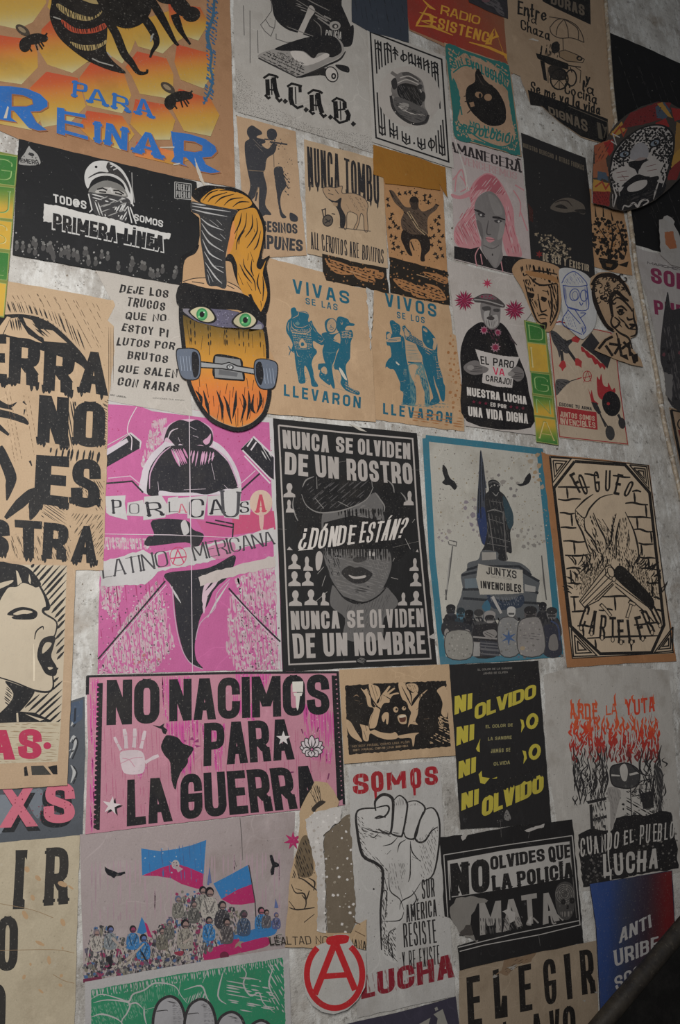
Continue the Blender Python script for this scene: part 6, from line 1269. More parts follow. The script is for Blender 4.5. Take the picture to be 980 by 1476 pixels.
def bonfire():
    v(730,600,250); t = Thing('book_bonfire_poster','kraft poster with cut corner frame of books and flames before a brick wall','poster',
                   [(196,200),(230,215),(500,240),(806,275),(870,800),(960,1385),(700,1395),(342,1420),(270,800)],paper((164,114,74),.3),1)
    v(730,600,250); X = (36,32,30); KK = (196,172,142)
    g = t.part('printed_panel'); g.poly([(240,222),(800,275),(940,1340),(370,1368)],KK)
    def zz(q,dx): return [(a,b+588) for a,b in q]
    f = t.part('frame_print'); outer = [(242,225),(800,277),(942,1335),(372,1368)]; inner = [(385,255),(670,275),(808,432),(890,1180),(820,1335),(530,1342),(362,1185),(268,405)]
    f.st(outer,6,X,closed=True); f.st(inner,17,X,closed=True)
    for tri in ([(248,232),(365,240),(262,375)],[(695,275),(792,285),(805,410)],[(940,1190),(938,1325),(835,1335)],[(366,1200),(510,1352),(378,1358)]):
        c = tuple(sum(a[i] for a in tri)/3 for i in (0,1)); v_ = t.part('corner_print')
        for k in (1,.66,.34): v_.st([tuple(c[i]+(a[i]-c[i])*k for i in (0,1)) for a in tri],8,X,closed=True)
    m = t.part('mortar_print'); L = []
    rows = [(290,400,470,400),(290,468,420,468),(300,545,385,548),(305,628,395,630),(320,705,445,708),(330,785,460,782),(338,862,420,862),(350,945,420,945),(360,1020,410,1020),(368,1105,450,1100),(400,1185,500,1180),(455,1255,860,1240),(440,325,520,335),(600,335,700,345),(710,425,760,428),(670,492,800,500),(685,568,815,575),(720,640,825,652),(745,715,830,722),(750,795,840,802),(760,860,850,868),(790,940,870,945),(830,1025,880,1025),(840,1095,890,1098),(540,1020,700,1020),(720,1180,860,1165),(520,1095,600,1095),(750,1100,800,1100)]
    for a,b_,c,d in rows: L.append([(a,b_),((a*2+c)/3,(b_*2+d)/3+random.uniform(-7,7)),((a+2*c)/3,(b_+2*d)/3+random.uniform(-7,7)),(c,d)])
    for x,y,h_ in ((340,405,60),(365,550,70),(380,710,70),(360,868,70),(380,1025,75),(720,430,60),(785,502,66),(735,570,66),(815,655,60),(760,725,62),(800,800,60),(610,1022,75),(500,1260,60),(880,1100,60),(700,1255,70),(430,1185,60),(820,950,70)): L.append([(x,y),(x+4,y+h_*.5),(x+6,y+h_)])
    m.sts(L,[7,13,7],X,True)
    hd = t.part('book_block_print'); hd.poly([(388,530),(455,470),(490,440),(590,445),(660,455),(670,540),(720,640),(745,760),(740,830),(620,800),(480,780),(450,690),(410,620)],KK,True)
    hd.sts([[(388,530),(440,575),(470,520),(530,460),(600,440)],[(388,530),(395,590),(430,660),(460,750),(480,790)],[(388,528),(440,475),(490,440)],[(440,575),(445,640),(490,700),(520,770)],[(490,545),(520,620),(560,700),(560,770)],[(620,550),(600,620),(590,700),(560,760)],[(640,580),(620,680),(620,800)],[(670,540),(720,650),(745,760),(742,840)],[(540,580),(590,660)],[(505,640),(500,730)],[(690,640),(680,740)]],[4,11,4],X,True)
    hd.hatch([(390,540),(440,580),(445,650),(400,600)],60,8,4,X,.5,30); hd.hatch([(600,560),(620,550),(600,720),(570,760)],70,8,5,X,.5,40); hd.hatch([(640,575),(680,570),(680,690),(640,730),(620,700)],80,8,4,X,.5,30); hd.hatch([(450,690),(520,700),(540,770),(480,780)],60,9,6,X,.5,40); hd.hatch([(500,550),(550,610),(580,690),(540,640)],50,8,4,X,.5,30); hd.hatch([(560,620),(640,700),(640,800),(560,790)],85,9,5,X,.6,40); hd.hatch([(520,700),(740,760),(740,830),(480,790)],75,12,5,X,.6,24); hd.hatch([(470,560),(500,560),(520,680),(490,690)],70,9,5,X,.6,30); hd.hatch([(690,650),(700,700),(690,760),(675,730)],80,7,5,X)
    fl = t.part('flame_print')
    for x,y,a in [(400,830,-110),(420,850,-60),(440,860,-100),(395,900,-130),(380,930,-150),(430,880,-70),(480,800,-80),(720,820,-80),(750,840,-60),(780,850,-70),(810,850,-50),(830,900,-40),(850,940,-60),(800,880,-60),(460,820,-110),(500,850,-90),(540,840,-80),(370,980,-150),(700,860,-100),(860,980,-50)]:
        for k in range(3):
            r = math.radians(a+random.uniform(-25,25)); l = random.uniform(40,75); x2,y2 = x+random.uniform(-20,20),y+random.uniform(-10,30); fl.st([(x2,y2),(x2+l*.5*math.cos(r)+8,y2+l*.5*math.sin(r)),(x2+l*math.cos(r),y2+l*math.sin(r))],[3,9,1],X,True)
    fl.hatch([(420,880),(560,820),(560,850),(430,990),(400,960)],60,9,3,X,.7,18); fl.hatch([(400,850),(600,800),(590,850),(420,1020),(380,960)],95,8,4,X,.7,22); fl.hatch([(620,800),(760,830),(870,980),(840,1040),(640,850)],80,8,4,X,.7,22); fl.hatch([(640,830),(740,830),(850,960),(830,1020),(740,920)],110,9,3,X,.7,18)
    bk = t.part('open_book_print'); bk.poly([(412,1045),(560,860),(590,840),(612,880),(605,930),(440,1085)],KK,True); bk.sts([[(412,1045),(560,850),(585,840),(612,870),(605,925),(440,1080),(412,1045)],[(430,1060),(590,900)],[(420,1050),(570,880)],[(560,860),(560,900),(590,925)],[(500,1040),(605,940)],[(440,1080),(520,1040),(610,945)]],6,X); bk.poly(ell(590,880,18,30,-20),KK); bk.st(ell(590,880,18,30,-20),5,X,closed=True)
    bk.poly([(618,855),(660,850),(740,930),(828,1030),(828,1085),(800,1075),(620,920)],X,True); bk.poly([(612,940),(630,945),(800,1080),(840,1130),(830,1160),(790,1110),(615,960)],KK,True); bk.sts([[(612,940),(800,1078),(840,1130)],[(615,962),(790,1112),(835,1165)]],6,X); bk.poly(ell(607,920,12,14),KK); bk.st(ell(607,920,12,14),5,X,closed=True)
    tl = t.part('loose_tool_print'); tl.sts([[(530,1060),(560,1090),(590,1130)],[(690,1045),(730,1065)],[(705,1060),(680,1140)]],20,X); tl.sts([[(535,1065),(560,1092),(588,1128)],[(695,1050),(726,1064)],[(704,1066),(682,1136)]],11,KK)
    for s,x,y,a in (('F',395,375,-28),('O',432,385,-20),('G',510,370,-6),('U',572,365,2),('E',632,385,12),('O',690,410,25)):
        w_,h_ = 34,120 if s != 'O' or x < 500 else 95; r = math.radians(a); cs,sn = math.cos(r),math.sin(r)
        t.lettering(s,[(x+dx*cs-dy*sn,y+dx*sn+dy*cs) for dx,dy in ((-w_/2,-h_/2),(w_/2,-h_/2),(w_/2,h_/2),(-w_/2,h_/2))],X,wt=.14,nib=(60,.5))
    for s,x,y,a in (('C',440,1135,18),('A',490,1165,10),('R',545,1190,5),('T',600,1200,0),('E',645,1215,-2),('L',700,1215,-6),('E',755,1195,-14),('R',800,1160,-22),('O',842,1120,-26)):
        w_,h_ = 38,135; r = math.radians(a); cs,sn = math.cos(r),math.sin(r)
        l = t.lettering(s,[(x+dx*cs-dy*sn,y+dx*sn+dy*cs) for dx,dy in ((-w_/2,-h_/2),(w_/2,-h_/2),(w_/2,h_/2),(-w_/2,h_/2))],X,wt=.14,nib=(60,.5)); l.poly(ell(x+sn*-60,y+62,9,14),KK); l.st(ell(x+sn*-60,y+62,9,14),4,X,closed=True)
    t.done()
bonfire()
# ------------------------------------------------------------------ lower posters
def fists_scene():
    v(480,950,250); KK = (188,156,118); X = (34,30,28)
    t = Thing('shouting_hands_poster','small kraft poster of a black inked shouting crowd with raised hands','poster',[(34,60),(340,46),(655,28),(692,545),(400,565),(62,592)],paper(KK,.3),2)
    v(495,975,175); p = t.part('crowd_print'); p.poly([(15,75),(200,62),(450,50),(580,45),(830,35),(838,250),(865,565),(560,590),(380,605),(45,632),(25,400)],X,rg=4)
    for q in ([(140,95),(165,110),(190,100),(215,150),(225,230),(245,270),(215,330),(205,400),(215,440),(250,430),(300,450),(380,460),(420,450),(440,495),(360,510),(280,490),(215,460),(200,520),(160,510),(150,440),(130,370),(160,340),(185,370),(205,400),(230,310),(255,255),(200,240),(180,160)],
              [(205,60),(250,70),(285,90),(298,150),(270,200),(262,240),(235,200),(215,130)],[(255,240),(285,210),(300,160),(340,110),(365,78),(378,85),(350,130),(400,95),(415,100),(365,145),(430,130),(448,140),(400,152),(380,180),(370,210),(330,215),(305,250),(290,300),(265,400),(230,420),(210,400)],
              [(445,52),(500,55),(500,80),(540,130),(600,135),(560,190),(552,240),(620,150),(680,105),(640,150),(610,200),(600,300),(580,360),(600,390),(540,385),(520,410),(535,330),(545,290),(520,250),(480,190),(455,130)],[(520,60),(580,60),(605,100),(590,135),(550,120),(500,80)],
              [(755,110),(830,90),(838,320),(790,300),(800,220),(780,160)],[(20,350),(60,370),(100,440),(150,520),(120,520),(60,480),(30,420)],[(310,320),(335,290),(365,300),(360,380),(345,380),(342,340),(325,370),(312,350)],[(440,480),(540,460),(610,455),(580,480),(570,550),(555,565),(545,500),(460,500)]): p.poly(q,KK,True)
    p.sts([[(190,105),(240,200),(300,270)],[(245,235),(290,255),(310,285)],[(250,75),(275,160)],[(225,70),(262,190)],[(470,80),(520,180),(550,240)],[(500,60),(545,150),(548,220)],[(320,150),(360,170)],[(345,165),(380,185),(370,200)],[(180,330),(205,410)],[(160,350),(190,440)],[(165,440),(185,510)],[(640,150),(620,230),(640,290)],[(620,200),(650,180)],[(160,290),(220,320)],[(560,360),(600,365)],[(320,110),(300,200)],[(660,140),(660,250)],[(590,270),(620,240)]],[3,11,3],X,True)
    p.hatch([(150,270),(230,270),(220,330),(170,330)],40,12,6,X,.5,30); p.hatch([(600,150),(670,120),(660,290),(610,290)],80,16,6,X,.6,40); p.hatch([(770,320),(850,330),(860,540),(700,540),(690,500),(770,440)],25,24,9,KK,.7,40); p.hatch([(760,330),(810,330),(810,420),(770,420)],70,13,8,KK,.6,30); p.hatch([(500,60),(600,70),(600,130),(540,120)],70,16,5,(130,104,76),.5,30); p.sts([[(80,165),(105,150),(125,165)],[(90,190),(130,200)],[(130,225),(155,215)],[(650,345),(690,340)],[(390,215),(420,200)],[(440,205),(460,215)]],[2,8,2],(140,112,84),True)
    f = t.part('shouting_face_print'); f.poly([(375,260),(390,200),(440,185),(500,200),(525,260),(520,400),(480,450),(420,440),(385,380),(370,320)],X,True); f.poly(ell(422,268,20,24,-10),KK); f.poly(ell(488,258,16,16),KK); f.poly(ell(428,266,9),X); f.poly(ell(492,252,7),X); f.poly([(438,320),(470,305),(505,315),(510,370),(495,385),(460,380),(440,350)],KK,True); f.poly([(452,330),(500,325),(498,362),(460,368)],(92,54,42),True); f.poly([(452,318),(498,312),(498,326),(456,334)],(206,190,164),True)
    v(480,950,250)
    b = t.part('caption_band','black caption band with pale typing'); b.poly([(90,482),(445,456),(452,506),(96,538)],(44,38,34)); b.text('NO SOY FRÁGIL COMO UNA FLOR',Q(108,488,432,462,432,474,108,500),(132,108,80),wt=.2); b.text('SOY FRÁGIL COMO UNA BOMBA',Q(112,510,425,484,425,496,112,522),(132,108,80),wt=.2)
    t.done()
fists_scene()

def olvido():
    v(640,940,250); t = Thing('yellow_lettered_poster','tall black poster with slanted yellow words NI OLVIDO repeated four times','poster',[(28,70),(280,62),(532,48),(570,520),(606,968),(340,985),(92,1000),(60,500)],paper((44,42,42),.15,.2),2)
    Y = (186,170,52)
    for x,y in ((55,0),(66,175),(78,355),(94,535)): t.lettering('NI',[(x,y+250),(x+100,y+232),(x+102,y+318),(x+3,y+355)] if y < 300 else [(x,y+265),(x+98,y+232+5),(x+100,y+322),(x+3,y+362)],Y,wt=.3,gap=.08,slant=.06)
    def word(q): t.lettering('OLVIDO',q,Y,wt=.28,gap=.03,slant=.12)
    word(Q(165,300,512,180,518,255,172,385)); word(Q(205,830,552,690,562,785,212,935))
    p = t.part('letter_fragment','yellow letter fragments')
    p.polys([[(180,545),(205,488),(200,520),(202,565),(188,560)],[(195,690),(212,670),(215,705),(258,712),(230,745),(205,740)],[(270,716),(300,704),(298,714)],[(430,378),(448,385),(455,420),(435,455),(438,410)],[(442,555),(462,560),(468,600),(448,632),(452,590)]],Y)
    for cx,cy in ((498,390),(512,563)): p.st(ell(cx,cy,24,36,15),20,Y,closed=True)
    for s,q in (('EL COLOR DE',Q(235,412,388,402,388,420,235,430)),('LA SANGRE',Q(248,480,382,472,382,490,248,500)),('JAMÁS SE',Q(264,548,374,540,374,562,264,570)),('OLVIDA',Q(280,622,372,612,372,632,280,642))): t.lettering(s,q,(148,138,84),wt=.2,gap=.15)
    for s,q in (('EL COLOR DE LA SANGRE',Q(190,94,385,84,385,95,190,105)),('JAMÁS SE OLVIDA',Q(220,115,360,106,360,118,220,127))): t.lettering(s,q,(118,112,106),wt=.2)
    g = t.part('ghost_lettering_print'); g.text('PERDÓN',Q(190,180,520,80,525,170,195,270),(38,36,36),wt=.2,slant=.1); g.text('PERDÓN',Q(230,760,560,640,560,700,235,820),(38,36,36),wt=.2,slant=.1)
    e = t.part('drop_emblem_print'); e.poly([(338,940),(345,905),(355,890),(368,910),(378,940),(360,952)],(120,116,112),True); e.dots([(340,910),(375,915),(375,945),(340,945)],8,3,5,(60,58,58)); e.dots([(300,880),(330,880),(330,970),(300,970)],12,1,3,(130,126,120))
    t.done()
olvido()

def somos():
    v(380,1100,300); X = (44,42,42); PP = (182,178,173)
    t = Thing('raised_fist_poster','pale grey poster of a line drawn raised fist under dripping red SOMOS','poster',[(400,18),(600,5),(828,-10),(850,300),(900,1100),(660,1150),(440,1200),(420,700)],paper(PP,.35),1,ragged=.7)
    R_ = (158,32,42); s = t.part('lettering','dripping red word')
    for ch,q in (('S',Q(420,52,492,46,496,142,420,148)),('O',Q(504,42,562,36,566,132,508,138)),('M',Q(578,46,668,36,672,118,582,128)),('O',Q(688,26,740,20,744,116,692,122)),('S',Q(756,18,818,12,822,100,760,106))): s.text(ch,q,R_,wt=.26,lim=.4)
    s.sts([[(526,130),(528,172)],[(709,115),(711,152)]],[14,8,10],R_); s.hatch([(415,50),(500,45),(500,150),(415,150)],95,24,2,(178,150,144),.6,40); s.hatch([(560,40),(830,10),(830,110),(560,130)],95,26,2,(178,150,144),.6,40)
    f = t.part('fist_print'); LT = (186,182,177)
    f.poly([(437,240),(470,215),(528,215),(530,180),(560,150),(600,160),(612,178),(640,150),(672,178),(720,180),(762,220),(800,215),(826,270),(822,400),(800,520),(740,560),(690,640),(660,690),(660,730),(625,780),(620,850),(630,935),(590,930),(552,880),(550,700),(556,520),(520,470),(465,430),(440,320)],LT,True)
    f.sts([[(555,880),(550,700),(562,520),(530,472),(465,432),(438,300),(437,235),(465,215),(528,212)],[(528,225),(525,180),(560,148),(600,160),(610,200),(600,320),(575,330),(540,310)]],[6,14,15,9,7],X,True)
    f.sts([[(612,175),(640,152),(672,180),(675,220),(655,330),(640,345),(605,335),(600,318)],[(672,185),(720,178),(760,212),(735,270),(718,340),(700,358),(670,350),(660,325)],[(760,218),(798,212),(826,265),(826,380),(800,520),(750,560)],[(820,300),(790,320),(760,365),(730,372),(712,350),(720,310),(750,230)],[(528,262),(570,250),(590,220),(580,200),(530,210)],[(522,260),(545,250),(575,255)]],[4,9,9,5],X,True)
    f.sts([[(460,300),(530,325),(600,330)],[(540,330),(520,350),(500,345)],[(630,350),(600,380),(560,390)],[(670,360),(640,380),(630,420)],[(690,365),(700,420),(740,465)],[(700,440),(740,460)],[(590,520),(595,600),(640,640),(660,690)],[(740,560),(700,620),(650,650),(640,690)],[(555,605),(580,610),(570,740)],[(560,745),(640,740),(660,700)],[(625,780),(590,800),(590,880),(630,935)],[(570,830),(600,860),(610,930)],[(690,380),(690,520),(680,560)],[(600,410),(580,430)],[(800,300),(780,330)],[(700,600),(720,640),(690,680)],[(640,590),(655,650)]],[2,6,2],X,True)
    f.hatch([(440,240),(470,260),(480,400),(560,470),(600,520),(560,520),(465,430),(445,330)],50,9,3,(70,66,64),.6,24); f.hatch([(455,300),(600,320),(600,350),(480,350)],20,8,3,(80,76,74),.6,26); f.hatch([(720,360),(820,300),(815,420),(790,520),(740,540),(740,420)],70,11,2.5,(90,86,84),.6,30); f.hatch([(552,530),(585,540),(580,880),(552,870)],75,8,4,(60,57,56),.6,30); f.hatch([(590,470),(680,470),(640,600),(600,580)],80,11,2.5,(96,92,90),.6,26); f.hatch([(560,830),(620,770),(625,930),(570,900)],60,8,4,(54,52,51),.6,24); f.hatch([(605,320),(640,330),(640,345),(605,338)],10,5,2,X); f.hatch([(612,200),(675,200),(672,180),(640,160)],80,9,2.5,(90,86,84)); f.hatch([(680,200),(740,200),(720,185)],80,9,2.5,(90,86,84)); f.dots(ell(602,655,8,12),4,3,5,(80,76,74))
    for s_,q,w_ in (('SUR',Q(742,548,802,540,806,628,746,642),.15),('AMÉRICA',Q(668,668,812,640,816,720,672,750),.16),('RESISTE',Q(655,755,808,735,816,845,660,868),.14),('Y RE EXISTE',Q(650,890,826,855,830,945,655,978),.12)): t.lettering(s_,q,X,wt=w_,gap=.06)
    l = t.lettering('LUCHA',Q(457,1006,892,896,898,1006,460,1112),(132,30,44),wt=.26,gap=.12,lim=.34); l.hatch([(457,1000),(892,896),(898,1006),(460,1112)],80,22,3,(140,100,98),.6,40)
    d = t.part('specks'); d.dots([(420,200),(850,200),(860,1000),(430,1100)],60,1,4,(96,88,80)); d.st([(515,590),(521,596)],8,X); t.done()
somos()

def loyalty():
    v(380,1100,300); KK = (186,156,118)
    t = Thing('torn_kraft_poster','torn remains of a kraft figure poster with brush writing about loyalty','poster',[(100,866),(115,640),(125,520),(165,380),(168,235),(205,150),(240,85),(300,92),(330,130),(356,182),(345,212),(240,232),(215,300),(250,420),(255,600),(270,700),(300,800),(410,802),(432,762),(485,735),(482,880),(430,868),(390,862),(250,872)],paper(KK,.3),3,ragged=.9)
    X = (54,46,40); p = t.part('figure_print')
    p.hatch([(210,110),(250,100),(285,180),(245,190)],70,9,3,X,.6,40); p.sts([[(235,110),(262,190)],[(250,108),(268,180)],[(215,130),(255,195)],[(262,110),(270,185)],[(225,200),(240,230)]],[2,5,3],X,True); p.poly([(225,215),(262,178),(290,180),(285,190),(250,215),(240,232)],X,True)
    p.poly([(180,350),(215,350),(230,430),(232,520),(190,540),(160,520),(150,450)],(110,92,68),True); p.hatch([(150,430),(200,350),(240,520),(180,550),(135,540)],70,10,5,X,.6,30); p.hatch([(200,350),(225,360),(236,440)],40,9,4,X,.6,24); p.sts([[(130,570),(150,610),(190,615),(200,660),(190,690)],[(120,680),(160,690),(240,680)],[(160,540),(190,550),(240,590),(250,600)],[(210,540),(240,560),(235,600)],[(240,710),(190,750)],[(120,650),(150,690)],[(180,620),(200,640),(215,600)],[(150,590),(180,600)]],[3,8,4],X,True)
    p.sts([[(425,745),(455,760)],[(430,790),(478,815)]],4,(110,84,58))
    t.lettering('LEALTAD NO',Q(24,818,300,812,302,852,30,858),(46,40,36),wt=.12,nib=(40,.6),jit=.04,rot=.1,gap=.1); t.lettering('MANA',Q(398,822,482,838,484,880,402,868),(46,40,36),wt=.12,nib=(40,.6),jit=.03,rot=.08,gap=.06); t.done()
    v(380,1100,300)
    for lab,nm,out,c in (('white torn paper scrap over the torn kraft poster','paper_scrap',[(195,265),(240,232),(345,205),(365,215),(362,270),(320,300),(280,340),(288,520),(290,640),(292,800),(250,790),(256,640),(248,520),(225,400),(205,330)],(196,190,184)),
                            ('brown grey glue crusted strip beside the raised fist poster','paper_scrap',[(285,330),(330,300),(370,260),(405,240),(415,420),(430,620),(432,740),(415,790),(398,812),(300,808),(295,640),(288,500)],(118,104,86))):
        t = Thing(nm,lab,'paper scrap',out,paper(c,.5,.6),4 if c[0] > 150 else 2,ragged=1.3,step=5); p = t.part('glue_crust'); p.dots(out,130,2,9,[(206,200,194),(150,138,120),(110,96,78)] if c[0] < 150 else [(214,208,202),(170,160,150)]); t.done()
    v(420,1276,200); t = Thing('circle_sticker','white round sticker with a red circled letter A below the torn kraft poster','sticker',[(395,345),(450,440),(525,470),(530,600),(520,720),(470,810),(395,880),(300,912),(215,895),(150,850),(100,770),(80,640),(95,560),(130,480),(165,435),(250,400),(300,350)],paper((186,182,176),.2),5,ragged=.2)
    Rd = (186,34,40); p = t.part('ring_print'); p.st(ell(305,630,196,238,0,40,-55,232),42,Rd); p.poly([(252,372),(320,352),(398,355),(405,385),(380,410),(260,420)],Rd,True)
    a = t.part('lettering','red letter A'); a.sts([[(310,400),(165,770)],[(310,400),(450,740)]],46,Rd); a.sts([[(215,645),(420,630)]],40,Rd); t.done()
loyalty()

def no_olvides():
    v(600,1180,250); t = Thing('police_warning_poster','black bordered torn poster reading NO OLVIDES QUE LA POLICÍA with a skull','poster',[(134,104),(258,92),(275,118),(290,92),(500,50),(880,5),(915,350),(945,702),(600,775),(245,858),(232,720),(330,690),(300,640),(240,620),(190,560),(160,552)],paper((40,38,38),.2,.2),2,ragged=.8)
    G = (174,169,163); X = (38,36,36); p = t.part('grey_panel'); p.poly([(178,238),(500,178),(868,128),(886,330),(560,388),(200,445)],G)
    f = t.part('frame_line'); f.sts([[(155,205),(500,150),(880,96),(925,600),(700,655),(380,715),(245,750)],[(155,205),(178,555)],[(178,238),(190,460)],[(235,728),(560,648),(920,576)],[(882,100),(925,602)]],5,G); f.st([(866,130),(905,560)],4,(100,96,92))
    sl = dict(serif=.35)
    for s,q,w_ in (('NO',Q(190,255,412,225,415,412,198,440),.26),('OLVIDES',Q(416,215,722,168,728,238,420,292),.24),('QUE',Q(742,160,868,145,870,218,752,250),.22),('LA',Q(425,322,535,305,542,392,430,408),.24),('POLICÍA',Q(566,300,882,245,886,330,572,386),.24)): t.lettering(s,q,X,wt=w_,gap=.07,**sl)
    for s,q in (('M',Q(355,478,478,462,482,640,360,660)),('A',Q(500,460,570,450,600,605,490,640)),('T',Q(592,435,680,420,688,590,605,600)),('A',Q(700,425,765,415,810,575,715,600))): t.lettering(s,q,(150,144,138),wt=.17,lim=.34)
    d = t.part('hanging_limb_print'); d.hatch([(355,560),(480,560),(480,650),(360,655)],85,14,5,(86,82,80),.5,40); d.hatch([(490,560),(600,550),(600,620),(500,640)],60,12,6,(90,86,84),.5,40); d.sts([[(640,560),(625,595),(650,600)],[(660,560),(690,590)],[(760,540),(770,590),(790,590)],[(790,540),(830,575)]],9,(146,140,134),True)
    k = t.part('skull_print'); k.poly([(785,420),(800,375),(840,355),(880,375),(892,440),(890,520),(860,570),(815,560),(790,500)],(72,69,67),True)
    for r_ in (52,42,32,22): k.st(ell(838,425,r_,r_*1.05),3,(120,115,110),closed=True)
    k.dots(ell(838,430,50,60),60,2,5,(130,124,118)); k.poly(ell(880,463,16,18),X); k.poly(ell(830,470,14,16),X); k.poly([(850,490),(862,486),(860,510),(848,510)],X); k.hatch([(810,525),(880,520),(870,560),(820,555)],90,10,4,(126,120,114))
    s = t.part('torn_white_patch','bare torn patch where the paper came off'); s.poly([(225,448),(330,440),(405,462),(395,475),(345,480),(330,520),(310,545),(305,640),(335,690),(350,685),(345,700),(240,640),(195,560),(190,500)],(128,122,115),rg=6); s.poly([(280,600),(310,600),(320,660),(240,660)],(74,68,64),rg=5); s.polys([[(485,525),(515,510),(520,480),(530,515),(560,530),(560,570),(530,590),(515,545)],[(640,555),(655,550),(650,600),(625,590)],[(610,68),(650,50),(725,28),(720,48),(660,66),(635,75)],[(252,100),(268,92),(280,112),(262,125)]],(172,166,160),rg=3); s.sts([[(475,5),(480,105)],[(640,75),(632,110)],[(690,650),(700,720)],[(620,140),(650,145)]],[2,6,2],(96,92,90))
    t.done()
no_olvides()

def elegir():
    v(590,1276,200); t = Thing('tall_letter_poster','brown kraft poster with tall condensed capitals ELEGIR in the bottom row','poster',[(352,604),(700,510),(1000,455),(1320,390),(1340,1050),(352,1050)],paper((158,138,114),.4),1)
    X = (34,30,28)
    for s,q in (('E',Q(402,652,496,632,515,985,415,1000)),('L',Q(588,602,630,590,690,930,606,945)),('E',Q(768,572,858,552,870,880,782,898)),('G',Q(938,530,1030,512,1042,832,962,848)),('I',Q(1088,490,1140,478,1160,800,1116,808)),('R',Q(1200,462,1290,448,1320,760,1220,775))):
        if s == 'L': l = t.part('lettering'); l.polys([[(588,602),(630,590),(646,860),(655,780),(690,780),(695,930),(606,945)]],X)
        else: t.lettering(s,q,X,wt=.13)
    for s,q in (('C',Q(470,1000,560,985,570,1300,480,1310)),('L',Q(660,968,705,955,740,1290,680,1300)),('A',Q(860,915,930,900,970,1230,870,1250)),('V',Q(985,890,1060,870,1060,1200,1000,1210)),('O',Q(1080,862,1170,848,1180,1180,1090,1190))): t.lettering(s,q,X,wt=.13)
    c = t.part('torn_curl','torn crumpled edge'); c.poly([(600,640),(650,600),(665,540),(690,478),(710,520),(745,480),(760,510),(900,470),(860,540),(760,560),(720,600),(690,640),(640,620)],(132,106,80),rg=6); c.polys([[(680,500),(700,478),(705,510)],[(585,655),(600,630),(625,640),(600,655)],[(690,580),(760,560),(730,600)]],(152,146,138),rg=3); c.hatch([(650,600),(760,520),(850,520),(700,620)],150,16,4,(84,66,48),.6,40); c.polys([[(1305,755),(1325,750),(1330,765)],[(1222,815),(1245,808),(1240,825)]],(160,154,146)); t.done()
elegir()

def anti():
    v(780,1276,200); t = Thing('blue_red_poster','blue and red poster with slanted grey letters starting ANTI in the corner','poster',[(340,-10),(600,-50),(925,-105),(945,280),(1000,1100),(425,1100),(385,300)],paper((50,52,72),.3,.2),2)
    p = t.part('colour_ground'); p.grad([(345,-8),(600,-48),(920,-100),(940,280),(990,1090),(430,1090),(390,300)],[(52,76,132),(48,70,122),(56,60,80),(62,46,56),(110,32,34),(112,34,36)],2,20)
    for s,q in (('ANTI',Q(560,305,770,205,780,295,550,412)),('URIBE',Q(510,465,828,355,826,455,522,580)),('SOCIAL',Q(512,650,850,480,860,570,530,748))): t.lettering(s,q,(176,172,170),wt=.2,serif=.25,nib=(0,.7),gap=.12)
    t.done()
anti()

